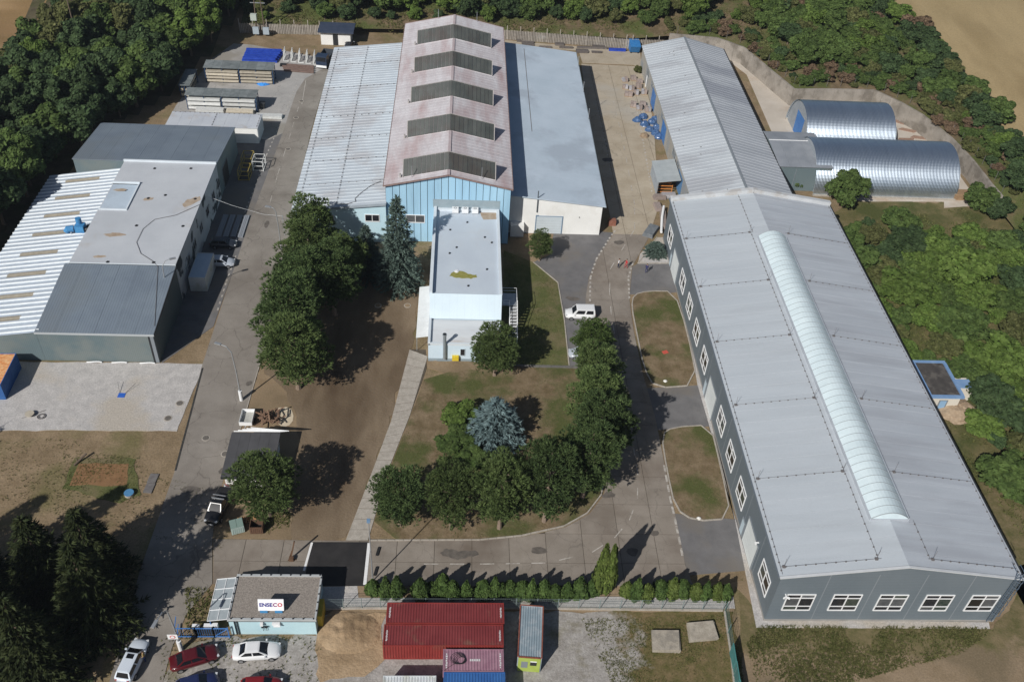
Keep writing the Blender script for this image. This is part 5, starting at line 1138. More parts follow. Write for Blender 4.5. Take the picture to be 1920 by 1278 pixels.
def scrub(x, y, rg):
    lf = rg.choices(('oak','oakd','lime','olive'), (6,1.6,2.2,1.8))[0]; h = rg.uniform(1.4,4.6)
    zone = "behind the pump house" if 97 < y < 112 else "in front of the pump house" if y < 88 else "beside the pump house" if y <= 97 else "towards the tunnels"
    row = "close to the long hall" if x < 70 else "mid thicket" if x < 82 else "near the right edge"
    tree('bush', x, y, h, h*rg.uniform(.74,1.05), lf, "shrub", size(h,2.2,3.2) + " " + LOOK[lf] + " shrub " + row + ", " + zone, "shrub", "shrubs right of the long hall")
scatter([(62.5,126),(70,134),(78,131),(84,126),(88,133),(98,124),(99,100),(86,66),(76,63),(69,72),(70,86),(72,94),(62.5,98)], 120, 2.3, scrub, 10)
scatter([(89,140),(97,136),(103,120),(112,126),(104,142)], 8, 3, eastbank, 12)
# ---- low weeds and grass tufts: nobody could count them
def tufts(name, regions, label, leaf, seed):
    rg = random.Random(seed); mb = MB()
    for poly, n, hh_ in regions:
        x0, x1 = min(p[0] for p in poly), max(p[0] for p in poly); y0, y1 = min(p[1] for p in poly), max(p[1] for p in poly); c = 0; tr = 0
        while c < n and tr < n*12:
            tr += 1; x, y = rg.uniform(x0,x1), rg.uniform(y0,y1)
            if not inpoly(x,y,poly): continue
            if noise.noise(Vector((x*.23,y*.23,seed))) < rg.uniform(-.35,.25): continue
            c += 1; z = ground_z(x,y)
            spikes(mb, Vector((x,y,z)), Vector((0,0,1)), hh_*rg.uniform(.6,1.4), 4, rg, hh_*.16, 1.0)
    m = mb.mesh(name); m.materials.append(leaf); o = link(name, m); tag(o, label, "weeds", kind="stuff"); return o
tufts("weeds", [([(62,127),(70,134),(90,140),(99,124),(99,100),(86,60),(70,60),(62,90)],9000,.42), ([(44,200),(60,206),(70,182),(90,180),(98,150),(100,130),(112,140),(112,215),(50,216)],9000,.42), ([(-50,204),(40,206),(45,216),(-50,214)],4000,.5),
   ([(33.36, 55.22), (59.78, 55.04), (54.29, 51.88), (47.89, 50.33), (39.17, 47.95), (31.38, 47.96), (31.42, 53.10)],7000,.26)], "rough green weeds and grass on the banks and verges", LF['weed'], 4)
tufts("weeds", [([(14.00, 55.93), (30.44, 56.65), (30.28, 47.96), (16.57, 47.98)],3200,.18),([(-29.83, 53.90), (-13.49, 53.63), (-12.28, 48.02), (-28.39, 48.04)],420,.25),([(-28.73, 59.69), (-23.80, 59.05), (-23.57, 56.44), (-27.00, 53.30)],260,.35),([(-21.38, 70.29), (-18.87, 69.93), (-18.67, 66.50), (-21.65, 66.47)],260,.3),([(-47.49, 78.56), (-38.28, 78.29), (-36.33, 70.88), (-45.55, 71.94)],700,.2)], "patchy weeds in the stony yard and along the entrance", LF['weed'], 5)
tufts("grass", [(LAWN,5200,.17),(ISL1,1300,.17),(ISL2,1200,.17),([(7.34, 123.20), (15.50, 115.08), (15.78, 96.05), (7.05, 96.03)],1200,.17)], "short parched grass of the lawns", LF['hay'], 6)
tufts("grass", [(LAWN,2600,.2),(ISL1,600,.2),(ISL2,500,.2),([(7.34, 123.20), (15.50, 115.08), (15.78, 96.05), (7.05, 96.03)],2600,.2),([(-26.48, 63.87), (-21.62, 69.90), (-48.21, 81.19), (-55.52, 80.16), (-52.16, 71.07), (-35.94, 66.69)],900,.18)], "green grass patches in the lawns", LF['weed'], 16)
def shrublet(x, y, rg):  # low shrubs of the same sort as the bank's, close to the wall
    d = bank(x, y)[0]
    if d < .9 or d > 7: return
    lf = rg.choices(('oak','olive','brown','oakd'), (4,3,2,2))[0]; h = rg.uniform(1.1,2.6)
    zone = "above the older hall's end" if y > 192 else "above the short tunnel" if y > 178.5 else "at the wall's bend" if y > 160 else "right of the long tunnel's end"
    tree('bush', x, y, h, h*rg.uniform(.7,1.0), lf, "low_shrub", size(h,1.6,2.1) + " " + LOOK[lf] + " bramble hugging the retaining wall's top, " + zone, "bush", "low shrubs on top of the retaining wall")
scatter([(47,204),(57,203),(63,198),(67,185),(69,179),(86,179.5),(92,170),(95.5,159),(96,140),(103,140),(102,160),(98,172),(90,184),(72,187),(66,200),(56,210),(46,210)], 120, 1.7, shrublet, 31)

# ================================================================== vehicles
M_tyre = mat("tyre_rubber", (.018,.018,.019), rough=.9); M_rim = mat("alloy_rim", (.40,.41,.43), rough=.35, metal=.7)
M_cglass = mat("car_glass", (.012,.014,.018), rough=.05, spec=.6); M_head = mat("headlight_glass", (.55,.57,.60), rough=.1); M_tail = mat("tail_light_red", (.35,.01,.01), rough=.2)
M_black = mat("black_plastic", (.02,.02,.022), rough=.6)
def paint(name, c): return mat(name, c, rough=.3, spec=.5, clear=.6)
KINDS = {  # L, W, cabin base rear/front x, roof rear/front x, roof height, belt height
 'sedan':  (4.75,1.82,-1.75,1.20,-1.00,.32,1.45,.93), 'hatch': (4.1,1.75,-1.92,1.05,-1.45,.25,1.48,.92),
 'estate': (4.75,1.84,-2.20,1.15,-1.85,.30,1.50,.93), 'van': (4.45,1.86,-2.14,1.25,-2.02,.62,1.85,1.02), 'pickup': (5.1,1.86,-.55,1.25,-.30,.50,1.78,1.10)}
def car(kind, loc, rz, pm, name, label, rack=False):
    L, Wd, bx0_, bx1_, tx0, tx1, H_, zb = KINDS[kind]; t = thing(name, (loc[0],loc[1],.05), label, "van" if kind == 'van' else "car", None, rz)
    loc0 = (0,0,0); w = Wd/2; f = L/2
    rear_full = kind in ('hatch','estate','van')
    st = [(-f,.66,.45,zb-.12,zb-.08),(-f+.12,.90,.33,zb-.02,zb+.0),(-f+.7,.98,.24,zb,zb+.05),(-.7,1.0,.22,zb,zb+.02),(.7,1.0,.22,zb-.01,zb+.02),(bx1_+.05,.99,.22,zb-.04,zb+.05),(f-.45,.95,.24,zb-.15,zb-.06),(f-.10,.82,.30,zb-.30,zb-.20),(f,.62,.36,zb-.42,zb-.36)]
    mb = MB(); rings = []
    for x, ws, zl, zs_, zc in st:
        W_ = w*ws; half = [(0,zl),(W_*.86,zl),(W_*.985,zl+.14),(W_,(zl+zs_)/2),(W_*.97,zs_-.05),(W_*.86,zs_+.01),(W_*.45,zc),(0,zc+.015)]
        rings.append([(x,y,z) for y,z in half] + [(x,-y,z) for y,z in half[-2:0:-1]])
    n = len(rings[0]); vs = [p for r in rings for p in r]; fs = []
    for i in range(len(rings)-1):
        for k in range(n): fs.append((i*n+k,(i+1)*n+k,(i+1)*n+(k+1)%n,i*n+(k+1)%n))
    fs += [tuple(range(n)), tuple((len(rings)-1)*n+k for k in range(n))[::-1]]
    mb.add(vs, fs)
    body = mb.build("body", pm, t, True, loc0)
    wb, wt = w*.90, w*.70 if kind != 'van' else w*.80
    B = [(bx0_,-wb,zb-.03),(bx1_,-wb*.97,zb-.01),(bx1_,wb*.97,zb-.01),(bx0_,wb,zb-.03)]; T_ = [(tx0,-wt,H_-.03),(tx1,-wt*.97,H_-.03),(tx1,wt*.97,H_-.03),(tx0,wt,H_-.03)]
    cb = MB(); cb.add(B+T_+[(tx0+.15,-wt*.6,H_),(tx1-.15,-wt*.6,H_),(tx1-.15,wt*.6,H_),(tx0+.15,wt*.6,H_)], [(0,1,5,4),(1,2,6,5),(2,3,7,6),(3,0,4,7),(4,5,9,8),(5,6,10,9),(6,7,11,10),(7,4,8,11),(8,9,10,11)])
    cb.build("cabin", pm, t, False, loc0)
    def glass(name, a,b,c,d, u0,u1,v0,v1):
        a,b,c,d = map(Vector,(a,b,c,d)); P = lambda u,v: (a.lerp(b,u)).lerp(d.lerp(c,u),v)
        q = [P(u0,v0),P(u1,v0),P(u1,v1),P(u0,v1)]; nn = (q[1]-q[0]).cross(q[3]-q[0]).normalized()*.012
        MB().slab(*[p+nn for p in q], .01).build(name, M_cglass, t, False, loc0)
    glass("windscreen", B[1],B[2],T_[2],T_[1], .07,.93,.06,.94); glass("rear_window", B[3],B[0],T_[0],T_[3], .10,.90,.30 if kind == 'van' else .10,.92)
    splits = ((.05,.47),(.52,.94)) if kind != 'van' else ((.08,.42),(.50,.90))
    if kind == 'pickup': splits = ((.06,.46),(.52,.92))
    for u0,u1 in splits: glass("side_window", B[0],B[1],T_[1],T_[0], u0,u1,.16,.88)
    for u0,u1 in splits: glass("side_window", B[2],B[3],T_[3],T_[2], 1-u1,1-u0,.16,.88)
    wr_ = .33
    for x in (-f+.86, f-.88):
        for s in (-1,1):
            tyre = MB(); tyre.tube([(x,s*(w-.22),wr_-.05),(x,s*(w+.015),wr_-.05)], wr_, 18); ty = tyre.build("wheel", M_tyre, t, False, loc0)
            k = bpy.data.objects.new("rim", MB().tube([(x,s*(w+.005),wr_-.05),(x,s*(w+.022),wr_-.05)], wr_*.66, 14).mesh("rim")); k.data.materials.append(M_rim); COL.objects.link(k); k.parent = ty
    for s in (-1,1):
        MB().cbox((f-.17,s*w*.66,zb-.27),(.22,w*.30,.13),-s*.35).build("headlight", M_head, t, False, loc0)
        MB().cbox((-f+.04,s*w*.62,zb-.14),(.10,w*.26,.14),s*.2).build("tail_light", M_tail, t, False, loc0)
        MB().cbox((bx1_-.28,s*(w+.06),zb+.04),(.16,.2,.12)).build("mirror", pm, t, False, loc0)
    MB().cbox((f-.03,0,.42),(.06,w*1.0,.16)).build("grille", M_black, t, False, loc0)
    MB().cbox((f+.01,0,.40),(.03,.5,.11)).build("number_plate", M_pvc, t, False, loc0)
    if kind == 'pickup':
        MB().box(-f+.15,-.75,-.72,.72,zb+.03,zb+.09).build("load_bed_cover", M_black, t, False, loc0)
    if rack:
        for x in (-.15,-.62): MB().bar((x,-.75,H_+.05),(x,.75,H_+.05),.08).build("roof_bar", M_steel, t, False, loc0)
    if kind == 'estate': MB().box(-.35,.15,-.36,.36,H_-.002,H_+.012).build("sunroof", M_cglass, t, False, loc0)
    return t
P_white = paint("white_car_paint", (.74,.75,.76)); P_red = paint("dark_red_car_paint", (.085,.008,.012)); P_red2 = paint("red_car_paint", (.19,.014,.018)); P_blk = paint("black_car_paint", (.012,.012,.013))
P_blue = paint("navy_car_paint", (.018,.026,.085)); P_sil = paint("silver_car_paint", (.42,.46,.52)); P_ice = paint("ice_white_car_paint", (.62,.68,.76)); P_grey = paint("charcoal_car_paint", (.025,.03,.04))
car('van', (18.21, 106.89), math.pi, P_white, "van", "white compact van parked beside the green strip")
car('hatch', (17.84, 98.12), math.pi, P_sil, "parked_car", "silver car half hidden under the lawn pines")
car('hatch', (-36.20, 117.45), 0.0, P_sil, "parked_car", "silver hatchback parked behind the white box container")
car('hatch', (-36.85, 122.35), 0.0, P_grey, "parked_car", "dark car in the workshop's shadow")
car('pickup', (-27.06, 70.22), math.radians(-100), P_blk, "pickup_truck", "black pickup with roof bars beside the shed", True)
car('estate', (-31.62, 50.73), math.radians(81), P_ice, "parked_car", "white estate car on the entrance road")
car('sedan', (-25.59, 51.02), math.radians(20), P_red, "parked_car", "dark red saloon parked below the lamp post")
car('hatch', (-24.70, 48.14), math.radians(17), P_blue, "parked_car", "navy blue car at the bottom edge next to the red saloon")
car('hatch', (-18.43, 47.91), math.radians(3), P_red2, "parked_car", "bright red car at the bottom edge below the white saloon")
car('sedan', (-19.55, 51.74), math.radians(4), P_white, "parked_car", "white saloon parked in front of the gatehouse")
car('estate', (-24.65, 197.01), math.radians(85), P_grey, "parked_car", "dark car in front of the white hut")
# lorry at the bend of the west road
lr = thing("lorry", (*(-28.80, 189.14),.03), "dark blue lorry at the bend behind the ribbed white roof", "truck", None, math.radians(-100))
o0 = (0,0,0); M_lb = paint("lorry_blue_paint", (.02,.035,.07))
MB().box(1.2,3.0,-1.15,1.15,.7,2.9).build("cab", M_lb, lr, False, o0); MB().slab((3.02,-1.0,1.8),(3.02,1.0,1.8),(3.02,1.0,2.7),(3.02,-1.0,2.7),.02).build("windscreen", M_cglass, lr, False, o0)
MB().box(-3.0,1.0,-1.2,1.2,1.0,1.2).box(-3.0,1.0,-1.2,-1.1,1.2,2.0).box(-3.0,1.0,1.1,1.2,1.2,2.0).box(-3.0,-2.9,-1.1,1.1,1.2,2.0).box(.9,1.0,-1.1,1.1,1.2,2.3).build("tipper_bed", mat("tipper_grey", (.05,.06,.075), rough=.6), lr, False, o0)
MB().box(-2.9,2.9,-.5,.5,.6,1.0).build("chassis", M_black, lr, False, o0); MB().box(3.0,3.1,-1.1,1.1,.5,.95).build("bumper", M_pvc, lr, False, o0)
for x in (-2.0,-.9,2.2):
    for s in (-1,1): MB().tube([(x,s*.8,.48),(x,s*1.15,.48)],.48,16).build("wheel", M_tyre, lr, False, o0)

# ================================================================== containers
def container(name, cx, cy, L, rz, pm, label, rm=None, z0=0.0, Wd=2.44, H_=2.59, pitch=.28, text=None):
    t = thing(name, (cx,cy,z0), label, "container", None, rz); o = (0,0,0); hx_, hy_ = L/2, Wd/2; rm = rm or pm
    n = int((L-.3)/pitch); mb = MB(); xs_ = []
    for k in range(n):
        x = -hx_+.15+k*(L-.3)/n; p = (L-.3)/n; xs_ += [(x,0),(x+p*.30,0),(x+p*.45,.045),(x+p*.85,.045),(x+p,0)]
    def wall(s):
        q = MB()
        for (xa,da),(xb,db) in zip(xs_,xs_[1:]):
            if xb-xa < 1e-6: continue
            ya, yb = s*(hy_-.02-da), s*(hy_-.02-db)
            q.quad(*((xa,ya,.15),(xb,yb,.15),(xb,yb,H_-.12),(xa,ya,H_-.12)) if s < 0 else ((xb,yb,.15),(xa,ya,.15),(xa,ya,H_-.12),(xb,yb,H_-.12)))
        return q
    wall(-1).build("side_wall", pm, t, False, o); wall(1).build("side_wall", pm, t, False, o)
    rf = MB()
    for (xa,da),(xb,db) in zip(xs_,xs_[1:]):
        if xb-xa < 1e-6: continue
        rf.quad((xa,-hy_+.08,H_-.03-da*.8),(xb,-hy_+.08,H_-.03-db*.8),(xb,hy_-.08,H_-.03-db*.8),(xa,hy_-.08,H_-.03-da*.8))
    if text == 'lengthwise':
        rf = MB(); m_ = 9; yw = (Wd-.2)/m_
        for k in range(m_):
            y0_ = -hy_+.1+k*yw
            for (fa,da),(fb,db) in zip(((0,0),(.3,0),(.42,.05),(.85,.05),(1,0)),((.3,0),(.42,.05),(.85,.05),(1,0))): rf.quad((-hx_+.1,y0_+yw*fa,H_-.03-da),(hx_-.1,y0_+yw*fa,H_-.03-da),(hx_-.1,y0_+yw*fb,H_-.03-db),(-hx_+.1,y0_+yw*fb,H_-.03-db))
    rf.build("roof", rm, t, False, o)
    fr = MB()
    for sx in (-1,1):
        for sy in (-1,1): fr.box(min(sx*hx_,sx*(hx_-.15)),max(sx*hx_,sx*(hx_-.15)),min(sy*hy_,sy*(hy_-.12)),max(sy*hy_,sy*(hy_-.12)),0,H_+.01)
        fr.box(min(sx*hx_,sx*(hx_-.12)),max(sx*hx_,sx*(hx_-.12)),-hy_+.12,hy_-.12,H_-.14,H_-.002).box(min(sx*hx_,sx*(hx_-.12)),max(sx*hx_,sx*(hx_-.12)),-hy_+.12,hy_-.12,0,.15)
    for sy in (-1,1):
        fr.box(-hx_+.15,hx_-.15,min(sy*hy_,sy*(hy_-.09)),max(sy*hy_,sy*(hy_-.09)),H_-.13,H_-.004).box(-hx_+.15,hx_-.15,min(sy*hy_,sy*(hy_-.09)),max(sy*hy_,sy*(hy_-.09)),0,.15)
    fr.build("frame", rm if text == 'greyroof' else pm, t, False, o)
    MB().box(-hx_+.02,-hx_+.05,-hy_+.1,hy_-.1,.12,H_-.12).build("end_wall", pm, t, False, o)
    for s in (-1,1):
        d = MB().box(hx_-.06,hx_-.02,min(s*.02,s*(hy_-.12)),max(s*.02,s*(hy_-.12)),.15,H_-.14).build("door", pm, t, False, o)
        for yy in (.3,.85): 
            b = bpy.data.objects.new("lock_rod", MB().tube([(hx_+.01,s*yy,.2),(hx_+.01,s*yy,H_-.2)],.025,6).mesh("lock_rod")); b.data.materials.append(M_steel); COL.objects.link(b); b.parent = d
    if text in ('red','purple'):
        for x in (-hx_+.35, hx_-.35):
            for k in range(9 if text == 'red' else 7):
                yy = -.55+.14*k if text == 'red' else -.85+.24*k
                MB().box(x-.05-.03*(k%2),x+.06+.02*(k%3),yy,yy+.09+(.08 if text != 'red' else 0),H_-.028,H_-.022).build("stencil_mark", mat("stencil_white", (.62,.62,.62), rough=.7), t, False, o)
        if text == 'red':
            for k in range(3): MB().box(-hx_+.55+.16*k,-hx_+.68+.16*k,-hy_-.004,-hy_+.02,H_-.75-.12*k,H_-.35).build("stencil_mark", mat("stencil_white", (0,0,0)), t, False, o)
        else:
            for k in range(6): MB().box(-.35+.18*k,-.22+.18*k,-.1,.14,H_-.028,H_-.022).build("stencil_mark", mat("stencil_white", (0,0,0)), t, False, o)
    return t
M_cred = mat("container_red", (.215,.030,.027), (.26,.042,.037), .6, rough=.55, c3=(.20,.06,.045), s3=.35, lo3=.58, hi3=.75, fine=.08, fscale=6)
M_credr = mat("container_red_faded_roof", (.165,.030,.033), (.20,.040,.042), .6, rough=.6, c3=(.19,.085,.065), s3=.4, lo3=.58, hi3=.7, fine=.08, fscale=6)
M_cpur = mat("container_dusty_purple", (.27,.14,.19), (.33,.19,.24), 1.2, rough=.65, fine=.08, fscale=6)
M_cblue = mat("container_blue", (.03,.10,.30), (.045,.14,.36), .6, rough=.5, fine=.08, fscale=6)
M_cgrey = mat("container_grey_roof", (.22,.28,.32), (.27,.33,.37), .8, rough=.55, c3=(.33,.37,.40), s3=.8, fine=.08)
M_cgreen = mat("container_lime_end", (.33,.42,.08), (.38,.47,.12), 1, rough=.55)
M_cwhite = mat("container_white", (.55,.58,.60), (.62,.65,.66), .8, rough=.6, c3=(.48,.50,.46), s3=.5)
M_corange = mat("container_orange_rust", (.55,.20,.06), (.66,.40,.20), 3, rough=.7)
container("shipping_container", -.55, 54.98, 12.19, 0, M_cred, "faded red long container farther back, next to the fence", M_credr, text='red')
container("shipping_container", -.68, 52.42, 12.19, math.pi, M_cred, "red long container in front of its twin, nearer the camera", M_credr, text='red')
pc = container("shipping_container", 2.35, 49.62, 6.06, 0, M_cpur, "dusty purple short container with a coiled black cable on its roof", text='purple')
container("shipping_container", 2.45, 47.1, 6.06, 0, M_cblue, "bright blue container at the bottom edge, in front of the purple one")
container("shipping_container", -3.9, 46.9, 5.2, 0, M_cwhite, "off white container roof at the bottom edge left of the blue one", H_=2.3)
gc = container("shipping_container", 8.25, 52.9, 6.06, math.radians(90-4.7), M_cgrey, "container with grey ribbed roof and lime green end wall", text='lengthwise')
o = MB().box(-3.09,-3.05,-1.12,1.12,.05,2.5).build("painted_end", M_cgreen, gc, False, (0,0,0)); MB().box(-3.12,-3.09,.15,.8,.8,1.9).build("window", M_seam, gc, False, (0,0,0)); MB().box(-3.13,-3.09,-.75,-.1,1.3,1.9).build("vent_grille", M_dark, gc, False, (0,0,0)); MB().box(-3.13,-3.09,-.75,-.1,1.92,2.05).build("white_notice", M_pvc, gc, False, (0,0,0))
q = MB()
for sy in (-1,1): q.box(-3.0,3.0,sy*1.2-.06,sy*1.2+.06,2.5,2.62)
q.box(-3.05,-2.93,-1.14,1.14,2.5,2.62).box(2.93,3.05,-1.14,1.14,2.5,2.62).build("rusty_rim", mat("rusty_rim_paint", (.18,.055,.035), (.26,.09,.06), 3, rough=.8), gc, False, (0,0,0))
container("shipping_container", -58.8, 90.6, 6.06, math.radians(92), M_cblue, "dark blue container with rusty orange roof at the left edge", M_corange)
wc = container("box_container", -38.2, 114.0, 6.2, math.radians(90), M_cwhite, "white box container leaning near the crumbling workshop wall", mat("box_container_roof", (.42,.52,.62), (.48,.58,.67), 1, rough=.5), H_=2.5, pitch=1.9)
cc = MB()
for k in range(5):
    r = .45+.07*k; cc.tube([(1.15+r*math.cos(a)*1.0-.1*k, 49.55+r*math.sin(a)*.85+.05*k, 2.64+.012*k) for a in [2*math.pi*i/20 for i in range(21)]], .022, 5)
cc.tube([(.6,49.3,2.63),(.0,48.9,2.63),(-.5,48.5,2.62)],.022,5)
tag(cc.build("coiled_cable", M_black), "black cable coiled on the purple container roof", "cable")

# ================================================================== people
M_skin = mat("skin", (.45,.28,.20), rough=.6)
def person(x, y, rz, shirt, trousers, hair, label, pose=0):
    vs = [(0,0,.95),(0,0,1.15),(0,0,1.38),(0,0,1.52),(0,.015,1.68),           # 0 pelvis 1 waist 2 chest 3 neck 4 head
          (.10,0,.90),(.11,.05+.1*pose,.50),(.11,.0+.16*pose,.09),(.11,.14+.16*pose,.04),                 # right leg 5-8
          (-.10,0,.90),(-.11,.03-.12*pose,.50),(-.11,-.04-.2*pose,.09),(-.11,.10-.2*pose,.04),            # left leg 9-12
          (.19,0,1.40),(.25,-.02,1.13),(.24,.14,.92),(.24,.18,.84),                                     # right arm 13-16
          (-.19,0,1.40),(-.26,-.02,1.13),(-.22,.16,.96),(-.20,.22,.90)]                                  # left arm 17-20
    es = [(0,1),(1,2),(2,3),(3,4),(0,5),(5,6),(6,7),(7,8),(0,9),(9,10),(10,11),(11,12),(2,13),(13,14),(14,15),(15,16),(2,17),(17,18),(18,19),(19,20)]
    rad = [.15,.135,.16,.062,.105,.095,.072,.048,.045,.095,.072,.048,.045,.065,.05,.038,.034,.065,.05,.038,.034]
    me = bpy.data.meshes.new("body"); me.from_pydata(vs, es, []); ob = bpy.data.objects.new("body", me); COL.objects.link(ob)
    md = ob.modifiers.new("skin", 'SKIN'); sv = me.skin_vertices[0].data
    for i, r_ in enumerate(rad): sv[i].radius = (r_, r_*.8)
    sv[0].use_root = True
    sb = ob.modifiers.new("sub", 'SUBSURF'); sb.levels = 2; sb.render_levels = 2
    bpy.context.view_layer.update()
    m2 = bpy.data.meshes.new_from_object(ob.evaluated_get(bpy.context.evaluated_depsgraph_get())); bpy.data.objects.remove(ob)
    m2.name = "body"; m2.materials.clear()
    for q in (shirt, trousers, M_skin, M_black): m2.materials.append(q)
    for p in m2.polygons:
        c = p.center; p.use_smooth = True
        p.material_index = 3 if c.z < .09 else 1 if c.z < .97 and abs(c.x) < .19 else 2 if c.z > 1.5 or (c.z < 1.08 and abs(c.x) > .19) else 0
    t = thing("person", (x,y,.04), label, "person", None, rz); link("body", m2, t, (0,0,0))
    h = MB(); ring = []
    for i in range(5):
        a = i*.36; z = 1.69+.115*math.sin(a+.1); r_ = .105*math.cos(a*.9)
        ring.append([(r_*math.cos(b), .0+r_*1.05*math.sin(b)-.012, z) for b in [2*math.pi*k/12 for k in range(12)]])
    h.v = [p for r_ in ring for p in r_]; h.f = [(i*12+k,i*12+(k+1)%12,(i+1)*12+(k+1)%12,(i+1)*12+k) for i in range(4) for k in range(12)]; h.mi = [0]*len(h.f)
    h.build("hair", hair, t, True, (0,0,0))
    MB().cbox((0,.115,1.66),(.03,.04,.05)).build("nose", M_skin, t, False, (0,0,0))
    for s in (-1,1): MB().cbox((s*.035,.10,1.69),(.022,.012,.012)).build("eye", M_black, t, False, (0,0,0))
    MB().cbox((0,.103,1.615),(.045,.012,.01)).build("mouth", mat("lips", (.30,.10,.09)), t, False, (0,0,0))
    return t
H_br = mat("brown_hair", (.04,.025,.015), rough=.7)
person(*(25.43, 119.37), 1.2, mat("white_cloth", (.72,.72,.74), rough=.9), mat("navy_cloth", (.03,.035,.06), rough=.9), H_br, "person in white shirt and dark trousers on the east road", .6)
person(*(26.62, 119.28), 1.9, mat("red_cloth", (.45,.04,.05), rough=.9), mat("red_trousers_cloth", (.38,.04,.05), rough=.9), H_br, "person in red overalls walking on the east road", .9)
person(*(29.72, 118.14), -.4, mat("dark_blue_cloth", (.03,.035,.11), rough=.9), mat("dark_blue_cloth", (0,0,0)), H_br, "person in dark blue work clothes on the grey forecourt", .3)
person(*(-30.54, 51.02), 1.6, mat("ochre_cloth", (.35,.25,.10), rough=.9), mat("blue_jeans", (.03,.045,.14), rough=.9), H_br, "person in ochre top and blue trousers beside the white estate", .2)

# ================================================================== walls and fences
rw = thing("retaining_wall", (80,178,0), "curved concrete retaining wall round the tunnel yard", "wall")
M_rw = mat("stained_concrete_wall", (.255,.23,.20), (.33,.30,.265), .5, rough=.95, c3=(.19,.17,.145), s3=.3, fine=.12, fscale=5, rnd=.06)
RWL = [(46.5,203.4)] + WALL_NE + [(95.5,138.5)]
for a, b in zip(RWL, RWL[1:]):
    a, b = Vector((*a,0)), Vector((*b,0)); n = max(1, round((b-a).length/2.4)); L_ = (b-a).length/n; ang = math.atan2(b.y-a.y,b.x-a.x)
    for k in range(n):
        c = a.lerp(b,(k+.5)/n); hh_ = 3.75 + random.uniform(-.02,.02); nrm = Vector((-(b-a).y,(b-a).x,0)).normalized()*.0
        MB().cbox((c.x,c.y,hh_/2-.1),(L_-.03,.42,hh_+.2),ang).build("concrete_panel", M_rw, rw)
nf = thing("north_fence", (0,204,0), "weathered grey plank fence along the north edge of the yard", "fence")
M_plank = mat("weathered_plank", (.26,.235,.205), (.36,.33,.295), 2, rough=.95, rnd=.15)
pk = MB().box(-.13,.13,-.03,.03,0,2.1).add([(-.13,-.03,2.1),(.13,-.03,2.1),(.13,.03,2.1),(-.13,.03,2.1),(0,-.03,2.3),(0,.03,2.3)],[(0,1,4),(3,5,2),(0,4,5,3),(1,2,5,4)]).mesh("plank"); pk.materials.append(M_plank)
NF = [(-49.3,203.2),(-31.8,203.8),(10.0,205.3),(38.3,202.9),(46.3,203.2)]
cnt = 0
for a, b in zip(NF, NF[1:]):
    a, b = Vector((*a,0)), Vector((*b,0)); n = round((b-a).length/.36); ang = math.atan2(b.y-a.y,b.x-a.x)
    for k in range(n):
        c = a.lerp(b,(k+.5)/n)
        if -26 < c.x < 6.5: continue
        o = link("plank", pk, nf, rel(nf,c.x,c.y,random.uniform(-.05,.03))); o.rotation_euler = (0,0,ang+random.uniform(-.06,.06)); cnt += 1
    for k in range(int((b-a).length/3)+1):
        c = a.lerp(b, min(1, k*3/(b-a).length))
        if -26 < c.x < 6.5: continue
        MB().cbox((c.x,c.y+.1,1.6),(.14,.14,3.2)).build("post", M_kerb, nf)
bf = thing("bank_fence", (80,184,3.5), "thin wire fence on top of the curved retaining wall", "fence")
for a, b in zip(RWL, RWL[1:]):
    a, b = Vector((*a,0)), Vector((*b,0)); n = max(1, round((b-a).length/3.2)); nr = Vector((-(b-a).y,(b-a).x,0)).normalized()*(1.0)
    for k in range(n):
        c = a.lerp(b,(k+.5)/n)+nr; z = ground_z(c.x,c.y); MB().cyl((c.x,c.y),.04,z-.1,z+1.9,6).build("post", M_wire, bf)
def mesh_fence(name, line, h, label, mp, step=2.25, wires=7, brace=()):
    t = thing(name, (*line[0],0), label, "fence")
    for a, b in zip(line, line[1:]):
        a, b = Vector((*a,0)), Vector((*b,0)); n = max(1, round((b-a).length/step))
        for k in range(n+ (1 if b == Vector((*line[-1],0)) else 0)):
            c = a.lerp(b,k/n); MB().cyl((c.x,c.y),.045,0,h,6).build("post", mp, t)
        q = MB()
        for k in range(wires): z = .18+(h-.25)*k/(wires-1); q.bar((a.x,a.y,z),(b.x,b.y,z),.018)
        nv = int((b-a).length/.22)
        for k in range(nv): c = a.lerp(b,(k+.5)/nv); q.bar((c.x,c.y,.18),(c.x,c.y,h-.07),.008)
        tag(q.build("wire_mesh", mp, t), kind="stuff")
        MB().bar((a.x,a.y,.08),(b.x,b.y,.08),.2,.3).build("concrete_base", M_kerb, t)
    return t
M_green = mat("green_fence_coating", (.09,.16,.15), rough=.6)
mesh_fence("wire_fence", [(-13.4,57.0),(-7.5,57.15),(7.0,57.2),(29.6,57.0)], 1.9, "grey green wire fence between the hedge and the stony yard", mat("fence_grey_green", (.20,.25,.25), rough=.6))
mesh_fence("wire_fence", [(29.8,56.9),(29.4,51.5),(28.9,47.0)], 1.9, "green wire fence running down to the bottom edge beside the stony yard", M_green)
sp = thing("green_screen", (29.0,48.6,0), "solid teal screen panels on the fence at the bottom edge", "fence")
for k in range(3): MB().cbox((29.30-.09*k,51.0-2.05*k,1.0),(.08,1.98,1.9),-.06).build("panel", mat("teal_panel", (.06,.20,.20), (.08,.25,.24), 1, rough=.6), sp)
gt = thing("entrance_gate", (-25.8,53.4,0), "blue steel gate left of the gatehouse", "gate")
